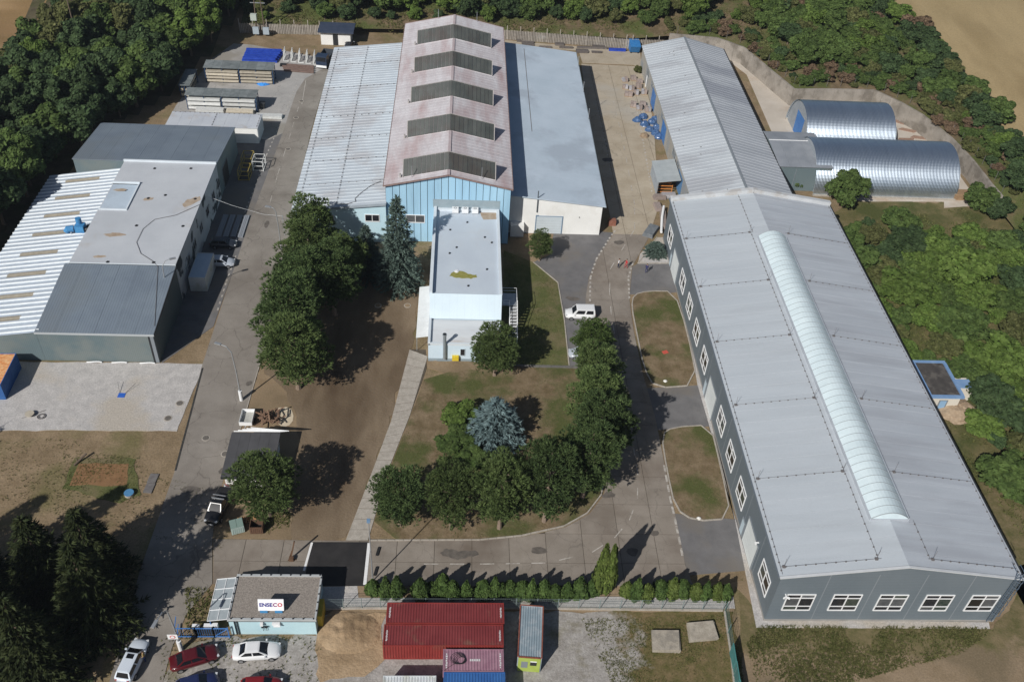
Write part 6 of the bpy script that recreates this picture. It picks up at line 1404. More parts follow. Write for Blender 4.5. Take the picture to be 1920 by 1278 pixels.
for x0_, x1_ in ((-28.0,-26.0),(-26.0,-24.2),(-24.2,-22.7)):
    q = MB(); 
    for z in (.25,1.75): q.bar((x0_,53.6,z),(x1_,53.6,z),.08)
    for x in (x0_,x1_): q.bar((x,53.6,.05),(x,53.6,1.9),.10)
    if x0_ > -25: q.bar((x0_,53.6,.3),(x1_,53.6,1.7),.06)
    for k in range(1,8): q.bar((x0_+(x1_-x0_)*k/8,53.6,.25),(x0_+(x1_-x0_)*k/8,53.6,1.75),.022)
    q.build("gate_leaf", M_signal, gt)
MB().bar((-28.0,53.6,.3),(-28.2,55.0,.3),.08).bar((-28.0,53.6,1.7),(-28.2,55.0,1.7),.08).build("side_rail", M_signal, gt)
bx_ = thing("letter_boxes", (-25.3,53.9,0), "white boxes behind the blue gate", "boxes")
for k,(x,w_) in enumerate(((-26.4,.7),(-25.2,1.1),(-24.3,.5))): MB().box(x,x+w_,53.95,54.3,1.1,1.5+.1*k).build("box", M_pvc, bx_)
MB().box(-26.4,-23.8,54.0,54.2,0,1.1).build("stand", M_dark, bx_)
# ================================================================== lamps, poles
def lamp(name, x, y, h, label, arm=(0,1.4), base=True, sign=False):
    t = thing(name, (x,y,0), label, "lamp")
    MB().tube([(x,y,0),(x,y,h*.55),(x+arm[0]*.1,y+arm[1]*.1,h*.9),(x+arm[0]*.45,y+arm[1]*.45,h*.985),(x+arm[0],y+arm[1],h)], [.11,.09,.07,.06,.05], 8).build("pole", M_steel, t)
    if base: MB().cyl((x,y),.24,0,1.7,12).build("base_sleeve", M_pvc, t)
    d = Vector((arm[0],arm[1],0)).normalized(); c = Vector((x+arm[0],y+arm[1],h)) + d*.25
    MB().cbox((c.x,c.y,c.z-.02),(.85,.32,.16),math.atan2(d.y,d.x)).build("lamp_head", M_steel, t)
    if sign:
        MB().box(x-.85,x+.15,y-.16,y-.13,2.3,3.1).build("sign_plate", M_pvc, t); MB().tube([(x-.35,y-.165,2.7),(x-.35,y-.175,2.7)],.28,16).build("sign_ring", mat("sign_red", (.55,.03,.03), rough=.5), t); MB().tube([(x-.35,y-.176,2.7),(x-.35,y-.182,2.7)],.2,16).build("sign_disc", M_pvc, t)
    return t
lamp("street_lamp", *(-27.86, 88.24), 9.2, "tall lamp post with white sleeve beside the west road", (-1.6,.6))
lamp("street_lamp", *(-27.78, 121.61), 8.0, "thin lamp post at the west road by the dark pines", (-1.0,.2), False)
lamp("street_lamp", *(-27.29, 52.21), 8.2, "curved lamp post with white warning sign at the entrance", (-.5,-1.9), True, True)
lamp("street_lamp", -41.0, 106.0, 9.0, "lamp post at the workshop's slate roof edge", (1.3,.6), False)
fp = thing("flagpole", (-8.6,60.6,0), "slim tall pole in front of the hedge beside the white edge line", "pole"); MB().tube([(-8.6,60.6,0),(-8.6,60.6,10.4)],[.08,.05],8).build("shaft", M_steel, fp); MB().cbox((-8.6,60.6,10.5),(.35,.35,.35)).build("floodlight", mat("floodlight_blue", (.15,.25,.38), rough=.4), fp)
tp = thing("transformer_pole", (*(-44.51, 202.43),0), "pole transformer with steel cabinets at the north fence", "transformer")
x, y = tp.location.x, tp.location.y
for dx in (-.9,.9): MB().tube([(x+dx,y,0),(x+dx*.7,y,9.5)],[.16,.11],8).build("pole", M_bark, tp)
MB().bar((x-1.6,y,8.6),(x+1.6,y,8.6),.16).bar((x-1.6,y,7.2),(x+1.6,y,7.2),.14).build("cross_arm", M_steel, tp); MB().cbox((x-1.1,y-.4,4.2),(1.3,.9,1.3)).build("transformer_tank", mat("transformer_pale_green", (.45,.50,.46), rough=.5), tp)
for dx in (-.9,1.3): MB().cbox((x+dx,y-.7,1.3),(1.3,.5,1.5)).build("cabinet", mat("cabinet_grey", (.36,.42,.47), rough=.6), tp)
for k in range(3): MB().cyl((x-1.2+1.2*k,y),.08,8.68,9.1,8).build("insulator", M_pvc, tp)
op = thing("power_pole", (-78.0,186,0), "old power pole standing in the left wood", "pole"); MB().tube([(-78,186,0),(-78,186,13.5)],[.18,.11],8).build("pole", M_bark, op); MB().bar((-79.2,186,12.8),(-76.8,186,12.8),.14).build("cross_arm", M_bark, op)
br = thing("lifting_barrier", (*(-17.59, 63.59),0), "rusty dark barrier post leaning by the asphalt patch", "barrier")
x, y = br.location.x, br.location.y; MB().bar((x-.3,y-.2,.1),(x+.25,y+.3,2.6),.16).build("boom", mat("rusty_brown", (.09,.05,.03), (.15,.09,.055), 4, rough=.9), br); MB().bar((x-.6,y-.4,.05),(x+.3,y-.3,.05),.12).bar((x-.5,y-.3,.1),(x-.1,y,1.3),.08).cbox((x-.2,y-.35,.25),(.5,.4,.5)).build("counterweight", mat("rusty_brown", (0,0,0)), br)
for (p, lb) in (((-8.32, 64.46), "black rubber block on the road nearer the lawn"), ((-8.36, 61.82), "black rubber block on the road nearer the hedge")):
    t = thing("rubber_bump", (*p,.04), lb, "bump", None, 1.4); 
    for k in range(3): MB().cbox((-.38+.38*k,0,.07),(.36,.30,.14)).build("segment", M_black, t, False, (0,0,0))
# ================================================================== storage racks and goods, north-west yard
M_rackb = mat("rack_dark_blue", (.025,.06,.14), rough=.6); M_prof = mat("cream_profiles", (.42,.375,.30), (.52,.47,.385), 2, rough=.7, rnd=.28); M_profw = mat("white_profiles", (.56,.57,.56), (.66,.67,.66), 2, rough=.6, rnd=.14)
def rack(x0, x1, y0, y1, h, label, mprof, lv=4, roofm=None):
    t = thing("storage_rack", ((x0+x1)/2,(y0+y1)/2,0), label, "rack"); nb = 4
    for k in range(nb+1):
        x = x0+(x1-x0)*k/nb
        MB().bar((x,y0,0),(x,y0,h-.1),.12).build("upright", M_rackb, t); MB().bar((x,y1,0),(x,y1,h-.1),.12).build("upright", M_rackb, t)
    for l in range(lv):
        z = .25+(h-.6)*l/lv
        for k in range(nb): 
            xa, xb = x0+(x1-x0)*k/nb+.1, x0+(x1-x0)*(k+1)/nb-.1
        MB().bar((x0,y0,z),(x1,y0,z),.10).build("shelf_beam", M_rackb, t); MB().bar((x0,y1,z),(x1,y1,z),.10).build("shelf_beam", M_rackb, t)
        for s in range(2):
            xa, xb = x0+(x1-x0)*s/2+.2, x0+(x1-x0)*(s+1)/2-.25
            MB().box(xa,xb,y0-.25+random.uniform(-.1,.1),y1-.1,z+.06,z+.06+(h-.6)/lv*random.uniform(.35,.62)).build("profile_bundle", mprof, t)
    n = 8
    for k in range(n): MB().slab((x0-.2+(x1-x0+.4)*k/n+.01,y0-.3,h-.05),(x0-.2+(x1-x0+.4)*(k+1)/n-.01,y0-.3,h-.05),(x0-.2+(x1-x0+.4)*(k+1)/n-.01,y1+.3,h+.15),(x0-.2+(x1-x0+.4)*k/n+.01,y1+.3,h+.15),.05).build("roof_sheet", roofm or mat("rack_roof_grey", (.13,.15,.155), (.20,.22,.225), 1, rough=.7, rnd=.12), t)
    return t
(ax,ay),(bx2,by2) = (-54.27, 177.55), (-41.57, 178.59)
rack(-51.4,-38.0,178.7,181.3,3.3,"roofed rack with cream profiles, the farther of two in the north-west yard",M_prof)
rack(-52.4,-39.3,166.9,169.2,3.2,"roofed rack with dark blue frame and white profiles, behind the white store",M_profw,3)
rr = rack(-54.9,-53.0,172.0,178.3,2.6,"narrow dark roofed rack set crosswise at the wood edge",M_prof,2)
for (x0_,x1_,y_,lb) in ((-50.6,-45.2,165.6,"stack of white panels under the dark blue rack, left pile"),(-44.9,-39.6,165.4,"stack of cream panels under the dark blue rack, middle pile"),(-39.2,-34.2,164.9,"long white panels lying right of the dark blue rack")):
    t = thing("panel_stack", ((x0_+x1_)/2,y_,0), lb, "panels"); 
    for k in range(4 if x0_ < -40 else 2): MB().box(x0_+.05*k,x1_-.03*k,y_-.7+.04*k,y_+.6,.08+.26*k,.30+.26*k).build("panel", M_profw if 'white' in lb else M_prof, t)
    MB().box(x0_+.5,x0_+.7,y_-.6,y_+.5,0,.08).box(x1_-.7,x1_-.5,y_-.6,y_+.5,0,.08).build("bearer", M_bark, t)
bs = thing("beam_stack", (-42.5,190.8,0), "stack of bright blue steel beams in the north-west yard", "beams")
M_bb = mat("bright_blue_paint", (.015,.05,.36), (.03,.08,.46), 1, rough=.5, rnd=.1)
for k in range(5):
    for l in range(2): MB().box(-46.2+.2*l+.15*(k%2),-38.9+.15*k-.3*l,188.6+1.05*k+.1*l,189.3+1.05*k,.05+.5*l,.45+.5*l).build("beam", M_bb, bs)
fr_ = 0
for k, px in enumerate((541,553,565,577,588)):
    x, y = (-37.00, 191.82) if k == 0 else (-38.4+1.55*k, 190.4-.12*k); x = -37.6+1.6*k; y = 190.8-.25*k
    t = thing("transport_trestle", (x,y,0), ("leftmost","second","middle","fourth","rightmost")[k]+" of five white steel trestles standing in a row", "trestle", "white steel trestles in the north-west yard")
    q = MB().bar((x-.1,y-1.2,.05),(x-.1,y+1.3,.05),.14).bar((x-.1,y-1.2,.05),(x+.0,y-.9,2.0),.12).bar((x-.1,y+1.3,.05),(x+.0,y+1.1,2.2),.12).bar((x,y-.9,2.0),(x,y+1.1,2.2),.12).bar((x-.05,y-1.0,1.0),(x-.05,y+1.2,1.1),.1)
    for j in range(5): q.bar((x-.08,y-.7+.4*j,.1),(x,y-.6+.4*j,2.05),.08)
    q.build("frame", M_profw, t); MB().box(x-.1,x+1.0,y-1.25,y-1.05,.0,.14).build("foot", M_profw, t)
bm = thing("brown_beams", (-34.5,186.6,0), "brown steel beams lying beside the white frames", "beams")
for k in range(4): MB().bar((-37.8+.3*k,187.6-.9*k,.3),(-31.0+.1*k,187.0-.9*k,.3),.35,.3).build("beam", mat("primer_brown", (.15,.10,.085), (.20,.14,.12), 2, rough=.8), bm)
for (p,lb) in (((-40.61, 189.14),"small trolley left of the brown beams"),((-37.45, 187.35),"small trolley at the end of the brown beams")):
    t = thing("trolley", (*p,0), lb, "trolley"); x,y = p
    MB().box(x-.6,x+.6,y-.35,y+.35,.4,.5).build("deck", M_dark, t)
    for dx in (-.45,.45): MB().tube([(x+dx,y-.4,.2),(x+dx,y+.4,.2)],.2,10).build("wheel", M_tyre, t)
    MB().bar((x+.6,y,.5),(x+1.3,y,.9),.06).build("handle", M_dark, t)
def crumple(name, c, r, h, m, label, cat, seed, n=14, k=7):
    rg = random.Random(seed); mb = MB(); rings = []
    for i in range(k):
        f = i/(k-1); rr_ = r*(1-f**2.2)**.6; rings.append([(c[0]+rr_*(1+rg.uniform(-.16,.16))*math.cos(2*math.pi*j/n),c[1]+rr_*(1+rg.uniform(-.16,.16))*math.sin(2*math.pi*j/n)*.85,c[2]+h*f*(1+rg.uniform(-.12,.12))) for j in range(n)])
    mb.v = [p for r_ in rings for p in r_]; mb.f = [(i*n+j,i*n+(j+1)%n,(i+1)*n+(j+1)%n,(i+1)*n+j) for i in range(k-1) for j in range(n)]; mb.mi = [0]*len(mb.f)
    return tag(mb.build(name, m), label, cat)
crumple("tarpaulin", (*(-40.13, 178.94),0), 1.3, .5, mat("bright_blue_tarp", (.03,.20,.62), (.06,.30,.75), 2, rough=.4), "crumpled bright blue tarpaulin beside the farther rack", "tarpaulin", 3)
t = thing("waste_bin", (*(-38.50, 168.49),0), "dark grey bin near the dark blue rack", "bin"); x,y = t.location.x,t.location.y
MB().add([(x-.4,y-.4,.1),(x+.4,y-.4,.1),(x+.4,y+.4,.1),(x-.4,y+.4,.1),(x-.5,y-.5,1.2),(x+.5,y-.5,1.2),(x+.5,y+.5,1.2),(x-.5,y+.5,1.2)],[(3,2,1,0),(0,1,5,4),(1,2,6,5),(2,3,7,6),(3,0,4,7)]).build("body", M_dark, t); MB().box(x-.54,x+.54,y-.54,y+.54,1.2,1.27).build("lid", mat("bin_lid", (.06,.065,.07), rough=.6), t)
# yellow frames in the shade of the slate workshop
for k,(x,y) in enumerate(((-37.5,147.5),(-37.3,143.2),(-35.4,146.5))):
    t = thing("steel_crate_frame", (x,y,0), ("yellow frame cage farther back, by the white store","yellow frame cage near the open workshop gate","white frame cage nearest the west road")[k], "frame")
    q = MB(); 
    for dx in (-.9,.9):
        for dy in (-1.3,1.3): q.bar((x+dx,y+dy,0),(x+dx,y+dy,1.9),.09)
    for z in (.15,1.0,1.9):
        for dx in (-.9,.9): q.bar((x+dx,y-1.3,z),(x+dx,y+1.3,z),.08)
        for dy in (-1.3,1.3): q.bar((x-.9,y+dy,z),(x+.9,y+dy,z),.08)
    q.build("cage", mat("frame_yellow", (.33,.25,.06), (.40,.31,.09), 2, rough=.7) if k < 2 else M_profw, t); MB().box(x-.85,x+.85,y-1.25,y+1.25,.1,.16).build("base", M_dark, t)
# grey profile piles on the shaded strip
for k in range(4):
    x = -38.2+1.15*k; t = thing("profile_pile", (x,128,0), ("leftmost","second","third","rightmost")[k]+" of four grey profile piles in the workshop shade", "profiles")
    for j in range(3): MB().box(x-.42+.28*j,x-.18+.28*j,124.8,131.0,.02,.24).build("profile", mat("grey_profile", (.25,.27,.30), rough=.6, rnd=.1), t)
# ================================================================== north yard: rows of steel sections, skip, stone pallets
M_sec = mat("dull_steel_section", (.10,.09,.085), (.16,.14,.13), 3, rough=.8, rnd=.18)
k = 0
for (xa, ya, xb, yb, lb) in ((968,77,978,79,"short"),(978,77,1003,86,"broad dark"),(1010,86,1035,90,"flat"),(1040,80,1060,86,"loose"),(1048,87,1075,91,"thin"),(1064,76,1082,81,"pale"),(1090,76,1102,80,"small"),(1080,87,1140,91,"very long"),(1080,93,1104,100,"square dark"),(1110,77,1136,88,"grid like"),(1108,96,1130,100,"slanting"),(1100,66,1160,70,"rail like")):
    p0, p1 = None, None
    import itertools
    PTS = {968:((12.12, 204.12),(13.33, 204.24)),978:((13.25, 202.22),(16.27, 202.50)),1010:((17.06, 201.44),(20.09, 201.72)),1040:((20.77, 202.92),(23.21, 203.15)),1048:((21.64, 201.58),(24.93, 201.88)),1064:((23.81, 204.65),(26.02, 204.86)),1090:((27.03, 205.25),(28.52, 205.39)),1080:((25.54, 201.94),(32.88, 202.62)) if ya == 87 else ((25.32, 199.38),(28.23, 199.64)),1110:((29.28, 203.14),(32.48, 203.44)),1108:((28.71, 199.69),(31.38, 199.93)),1100:((28.54, 208.34),(36.08, 209.06))}
    p0, p1 = PTS[xa]; dpt = max(.5,(yb-ya)*.24); t = thing("steel_stack", ((p0[0]+p1[0])/2,p0[1],0), lb + " stack of dark steel sections lying in the north yard", "steel"); n = max(2,int(dpt/.33))
    for j in range(n): MB().box(p0[0]+random.uniform(0,.3),p1[0]-random.uniform(0,.4),p0[1]+j*.33,p0[1]+j*.33+.25,.06,.28+random.uniform(0,.15)).build("section", M_sec, t)
t = thing("blue_beam", (*(34.81, 201.37),0), "single blue steel beam lying at the yard's right end", "beam"); x,y = t.location.x,t.location.y; MB().box(x-1.9,x+1.9,y-.25,y+.25,.05,.5).build("web", M_bb, t); MB().box(x-1.95,x+1.95,y-.35,y+.35,.5,.56).build("flange", M_bb, t)
t = thing("concrete_block", (*(17.72, 207.00),0), "grey concrete block against the plank fence", "block"); x,y = t.location.x,t.location.y; MB().box(x-1.2,x+1.2,y-.6,y+.6,0,1.5).build("block", mat("blue_grey_concrete", (.22,.25,.28), (.27,.30,.33), 1), t); MB().tube([(x-.5,y,1.5),(x-.5,y,1.7),(x+.5,y,1.7),(x+.5,y,1.5)],.04,6).build("lifting_loop", M_dark, t)
t = thing("skip_container", (*(38.64, 202.87),0), "blue open skip standing by the rear hall", "skip"); x,y = t.location.x,t.location.y
prof = [(-3.2,1.9),(-2.2,.25),(2.2,.25),(3.2,1.9)]
q = MB()
for s in (-1,1): q.add([(x+s*1.1,y+a,b) for a,b in prof]+[(x+s*1.04,y+a,b) for a,b in prof], [(0,1,2,3),(7,6,5,4),(0,4,5,1),(1,5,6,2),(2,6,7,3),(3,7,4,0)])
q.slabs = None
for (a,b),(c,d) in zip(prof,prof[1:]): q.slab((x-1.04,y+a,b),(x+1.04,y+a,b),(x+1.04,y+c,d),(x-1.04,y+c,d),.06)
M_skip = mat("skip_blue", (.03,.16,.42), (.05,.22,.50), 1.5, rough=.55)
q.build("hull", M_skip, t); MB().slab((x-1.15,y-3.25,1.95),(x+1.15,y-3.25,1.95),(x+1.15,y-.6,2.15),(x-1.15,y-.6,2.15),.07).build("lid", M_skip, t); MB().slab((x-1.15,y-.5,2.15),(x+1.15,y-.5,2.15),(x+1.15,y+3.25,2.05),(x-1.15,y+3.25,2.05),.07).build("lid", M_skip, t)
for s in (-1,1): MB().box(x+s*.8-.1,x+s*.8+.1,y-2.4,y+2.4,0,.25).build("runner", M_dark, t)
M_stone = mat("pinkish_stone", (.27,.22,.20), (.36,.30,.275), 3, rough=.9, rnd=.2); M_pal = mat("pallet_wood", (.28,.20,.13), (.36,.27,.18), 4, rough=.9); M_wrap = mat("plastic_wrap", (.33,.32,.34), (.42,.41,.43), 3, rough=.35, rnd=.15)
SPOS = [(34.63, 186.09),(36.59, 187.01),(37.78, 185.59),(34.34, 182.81),(35.62, 182.17),(37.25, 183.29),(34.60, 179.41),(36.28, 180.27),(38.02, 180.65),(35.00, 174.72),(37.06, 175.34),(37.70, 172.85),(36.06, 173.64)]
lbs = ("at the far left corner","at the far side in the middle","far and near the rear hall","second from the far left","behind the big pair","beside the rear hall's blue gate","biggest, nearest the lane","next to the biggest one","close to the rear hall wall","standing alone near the lane","in the front group near the wall","nearest the blue sacks","smallest of the front group")
for k, p in enumerate(SPOS):
    x, y = p; t = thing("stone_pallet", (x,y,.03), "pallet of pinkish stone, " + lbs[k], "pallet", None, random.uniform(-.2,.2)); sz = 1.0 if k != 6 else 1.4
    for j in range(3): MB().box(-.6*sz,.6*sz,-.55+.5*j-.05,-.55+.5*j+.05,0,.1).build("bearer", M_pal, t, False, (0,0,0))
    MB().box(-.6*sz,.6*sz,-.6,.6,.1,.14).build("deck", M_pal, t, False, (0,0,0))
    for j in range(2):
        for i in range(2): MB().box(-.56*sz+.57*sz*i,-.56*sz+.57*sz*(i+1)-.03,-.55+.56*j,-.55+.56*(j+1)-.04,.14,.14+random.uniform(.5,.95)).build("stone", M_stone if (k+i) % 4 else M_wrap, t, False, (0,0,0))
BPOS = [(35.06, 168.61),(36.44, 170.04),(36.34, 166.94),(37.87, 167.92),(38.68, 169.09),(36.99, 164.82),(38.51, 165.79),(37.95, 163.40),(38.39, 162.16)]
M_sack = mat("blue_sack_film", (.025,.07,.18), (.08,.15,.29), 2.5, rough=.3, spec=.5, world=True)
bl = ("leftmost","second from the left at the back","middle left","centre back","rear right","centre front, with pale top","right middle","front right","nearest to the camera")
for k, p in enumerate(BPOS): crumple("blue_sack", (*p,0), .95, 1.0, M_sack, "blue wrapped bulk sack, " + bl[k] + " in the heap", "sack", 20+k, 12, 6)
crumple("brown_sack", (*(35.60, 162.39),0), .9, .8, mat("brown_sacking", (.22,.16,.11), (.30,.23,.16), 3, rough=.9), "brown sack at the front of the blue heap", "sack", 40)
orr = thing("orange_rack", (35.9,143.0,0), "orange steel rack under the lean-to shelter", "rack")
for z in (.3,.9,1.5):
    for y in (142.0,143.0,144.0): MB().bar((34.9,y,z),(37.6,y,z),.12).build("beam", mat("orange_paint", (.55,.20,.05), (.62,.25,.07), 2, rough=.6), orr)
for x in (34.9,37.6):
    for y in (142.0,144.0): MB().bar((x,y,0),(x,y,1.7),.1).build("upright", mat("orange_paint", (0,0,0)), orr)
for (p,d,rz,mm,lb) in (((35.19, 140.23),(2.2,1.2,.7),.1,M_stone,"pinkish slab pile left of the long hall's far corner"),((36.78, 140.66),(2.6,1.0,.9),.05,M_wrap,"grey wrapped pile touching the long hall's far corner"),((34.43, 137.11),(1.2,2.4,.6),.1,M_stone,"low brick red pile on the lane edge"),((32.12, 129.52),(1.8,3.4,.7),-.5,mat("dark_slate_slabs", (.13,.145,.16), (.19,.205,.22), 2, rough=.8),"dark slate slabs beside the low bluish conifer"),((34.74, 132.99),(1.0,5.0,.7),-.12,M_stone,"long stone pile against the long hall")):
    t = thing("slab_pile", (*p,.03), lb, "slabs", None, rz)
    for j in range(3): MB().box(-d[0]/2+.06*j,d[0]/2-.04*j,-d[1]/2+.05*j,d[1]/2-.08*j,d[2]*j/3+.01,d[2]*(j+1)/3-.015).build("slab", mm, t, False, (0,0,0))
t = thing("white_pipe", (*(34.46, 132.98),0), "white plastic pipe laid along the stone pile by the long hall", "pipe"); MB().tube([(*(33.76, 128.97),.5),(*(34.46, 132.98),.9),(*(35.22, 136.14),1.0)],.22,10).build("tube", M_pvc, t)
t = thing("brown_crate", (*(25.77, 131.58),0), "small brown crate at the corner of the white end wall", "crate"); x,y = t.location.x,t.location.y
for j in range(4): MB().box(x-.6,x+.6,y-.5,y+.5,.02+.25*j,.24+.25*j).build("board", mat("crate_red_brown", (.22,.09,.06), (.28,.13,.09), 3, rough=.9), t)
# palm like plant at the rear hall corner
tree('bush', *(38.01, 190.75), 1.6, 1.1, 'olive', "yucca_plant", "small spiky plant at the rear hall's far corner", "plant")
tree('bush', *(61.08, 145.22), 2.4, 1.3, 'oak', "shrub", "slim green shrub at the foot of the link building", "shrub")
# ================================================================== by the shed and entrance
tr_ = thing("car_trailer", (*(-26.35, 84.41),0), "small white box trailer beside the lamp with the sleeve", "trailer"); x,y = tr_.location.x,tr_.location.y
MB().box(x-.75,x+.75,y-1.15,y+1.15,.5,.56).build("floor", mat("trailer_floor", (.38,.38,.35), (.45,.45,.42), 3), tr_)
for a in ((x-.8,x-.75,y-1.2,y+1.2),(x+.75,x+.8,y-1.2,y+1.2),(x-.75,x+.75,y-1.2,y-1.15),(x-.75,x+.75,y+1.15,y+1.2)): MB().box(*a,.5,1.1).build("side_board", M_pvc, tr_)
for s in (-1,1): MB().tube([(x+s*.8,y,.3),(x+s*.98,y,.3)],.3,14).build("wheel", M_tyre, tr_)
MB().bar((x,y-1.2,.45),(x-.2,y-2.4,.45),.08).build("drawbar", M_steel, tr_)
wp = thing("wood_pile", (*(-23.47, 84.47),0), "heap of broken brown pallets and boards behind the shed", "wood"); x,y = wp.location.x,wp.location.y; rg = random.Random(9)
for k in range(34):
    a = rg.uniform(0,3.14); c = (x+rg.uniform(-1.2,1.2),y+rg.uniform(-1.3,1.5),.15+rg.random()*1.3); l = rg.uniform(.5,1.1)
    MB().bar((c[0]-l*math.cos(a),c[1]-l*math.sin(a),c[2]+rg.uniform(-.2,.2)),(c[0]+l*math.cos(a),c[1]+l*math.sin(a),c[2]),.16,.06).build("board", mat("scrap_wood", (.17,.10,.065), (.25,.16,.11), 4, rough=.9, rnd=.25), wp)
sheet("sawdust_patch", smooth_poly([(-23.38, 86.87), (-21.37, 87.21), (-20.58, 85.01), (-21.18, 83.58), (-22.41, 83.74)],1), .03, mat("sawdust", (.50,.42,.30), (.60,.52,.40), 2, rough=.95))
pp = thing("pipe_bundle", (*(-23.73, 82.78),0), "white pipes lying along the shed's back edge", "pipes")
for k in range(5): MB().tube([(-27.0+.5*k,80.3+.12*k,2.55+.05*k),(-21.3+.25*k,80.2+.03*k,2.72)],.06,6).build("pipe", M_pvc, pp)
for nm, p, mm, lb, lid in (("waste_container", (-24.43, 67.26), mat("pale_green_bin", (.36,.45,.42), (.42,.51,.48), 2, rough=.6), "pale green waste container beside the road", True), ("waste_container", (-22.21, 67.29), mat("brown_bin", (.10,.055,.035), (.15,.085,.055), 3, rough=.8), "rusty brown open waste container", False)):
    t = thing(nm, (*p,.03), lb, "container", None, .35 if lid else .03)
    q = MB(); q.box(-.7,.7,-.55,.55,.15,.2); 
    for a in ((-.72,-.66,-.6,.6),(.66,.72,-.6,.6),(-.66,.66,-.6,-.54),(-.66,.66,.54,.6)): q.box(*a,.15,1.25)
    for k in range(6): q.box(-.6+.22*k,-.52+.22*k,-.64,-.6,.2,1.2)
    q.build("body", mm, t, False, (0,0,0))
    if lid:
        for k in range(2): MB().box(-.72+.73*k,-.02+.73*k,-.62,.62,1.26,1.32).build("lid", mat("green_grey_lid", (.20,.28,.25), rough=.6), t, False, (0,0,0))
    else: MB().box(-.66,.66,-.54,.54,.3,.34).build("contents", M_dark, t, False, (0,0,0))
    for sx in (-.5,.5): MB().tube([(sx,-.3,.08),(sx,.3,.08)],.08,8).build("wheel", M_tyre, t, False, (0,0,0))
fwd = thing("firewood_heap", (*(-23.74, 68.79),0), "small heap of orange brown firewood behind the bins", "wood"); x,y = fwd.location.x,fwd.location.y
for k in range(22): a = rg.uniform(0,3.14); c = (x+rg.uniform(-.8,1.0),y+rg.uniform(-.5,.5),.1+rg.random()*.4); MB().tube([(c[0]-.25*math.cos(a),c[1]-.25*math.sin(a),c[2]),(c[0]+.25*math.cos(a),c[1]+.25*math.sin(a),c[2])],.09,6).build("log", mat("cut_firewood", (.30,.16,.07), (.40,.24,.12), 5, rough=.9, rnd=.2), fwd)
# flower tubs before the shed
t = thing("flower_trough", (*(-26.12, 73.35),0), "trough of red and white flowers at the shed's front wall", "planter"); x,y = t.location.x,t.location.y; MB().box(x-1.0,x+1.0,y-.25,y+.25,0,.4).build("trough", M_pvc, t)
for k in range(14): c = (x-.9+.14*k,y+rg.uniform(-.2,.2),.5+rg.random()*.25); q = MB(); spikes(q, Vector(c), Vector((0,0,1)), .25, 8, rg, .07, 1.2); q.build("flowers", mat("red_flowers", (.42,.05,.06)) if k % 2 else mat("white_flowers", (.6,.58,.58)), t)
# ================================================================== ground details
M_iron = mat("cast_iron", (.11,.10,.09), (.16,.145,.13), 5, rough=.8)
MH = [((-35.61, 87.46),"manhole cover on the gravel lot, farther one"),((-36.45, 84.75),"manhole cover on the gravel lot, nearer one"),((-31.01, 81.44),"manhole cover on the west road by the shed"),((-31.66, 165.08),"manhole cover on the west road, upper one"),((-31.41, 153.08),"manhole cover on the west road, lower one"),((-31.58, 171.92),"manhole cover at the bend of the west road"),((-7.36, 108.60),"pale manhole on the soil field near the office"),((-11.67, 108.44),"pale manhole in the middle of the soil field"),((-28.13, 78.82),"drain grate at the west road's edge by the shed")]
for p, lb in MH:
    t = thing("manhole_cover", (*p,.02), lb, "manhole"); z = .02 if 'soil' not in lb else .0
    MB().cyl((p[0],p[1]),.52,.0,.055,20).build("ring", M_kerb, t); MB().cyl((p[0],p[1]),.40,.0,.07,20).build("cover", M_iron if 'pale' not in lb else M_dirt, t)
t = thing("well_lid", (*(-37.87, 72.29),0), "round blue well lid at the corner of the planting bed", "lid"); x,y = t.location.x,t.location.y; MB().cyl((x,y),.55,0,.35,20).build("ring", M_kerb, t); MB().cyl((x,y),.56,.35,.42,20).build("lid", mat("lid_blue", (.07,.20,.38), (.09,.25,.44), 3, rough=.5), t)
t = thing("concrete_cover", (*(-35.86, 74.02),0), "two grey concrete cover plates beside the planting bed", "cover"); x,y = t.location.x,t.location.y
for k in range(2): MB().cbox((x+.06*k,y-.75+1.5*k,.05),(1.0,1.42,.12),-.08).build("plate", mat("cover_plate_concrete", (.13,.12,.12), (.18,.17,.165), 3), t)
t = thing("blue_mat", (*(-43.33, 88.75),0), "small blue square on the gravel lot with two thin rods", "mat"); x,y = t.location.x,t.location.y; MB().box(x-.45,x+.45,y-.4,y+.4,.02,.06).build("square", mat("mat_blue", (.03,.12,.50), rough=.6), t); MB().bar((x-.35,y+.4,.05),(x-.9,y+1.9,.6),.04).bar((x+.4,y+.4,.05),(x+1.4,y+1.8,.5),.04).build("rod", M_wire, t)
t = thing("cable_drum", (*(-53.52, 84.84),0), "round wooden drum lid on the gravel lot", "drum"); x,y = t.location.x,t.location.y; MB().cyl((x,y),.55,.35,.42,18).cyl((x,y),.25,.05,.35,12).build("drum", M_prof, t); MB().bar((x-.9,y-.5,.03),(x+1.6,y+1.0,.05),.05).build("rod", M_wire, t)
t = thing("wire_coil", (*(-52.09, 84.69),0), "loose wire coil beside the wooden drum lid", "coil"); x,y = t.location.x,t.location.y; MB().tube([(x+.5*math.cos(a),y+.45*math.sin(a),.08) for a in [2*math.pi*k/20 for k in range(21)]],.05,6).build("coil", M_wire, t); MB().tube([(x+.35*math.cos(a),y+.3*math.sin(a),.12) for a in [2*math.pi*k/16 for k in range(17)]],.04,6).build("inner_coil", M_wire, t)
lg = thing("log_post", (*(-44.93, 77.22),0), "dark log leaning at the planting bed's corner", "log"); x,y = lg.location.x,lg.location.y; MB().tube([(x-.6,y-.6,.1),(x+.5,y+.9,.6)],.14,8).build("trunk", M_bark, lg); MB().tube([(x-.3,y-.2,.25),(x-.5,y+.2,.6)],.05,6).build("stub", M_bark, lg)
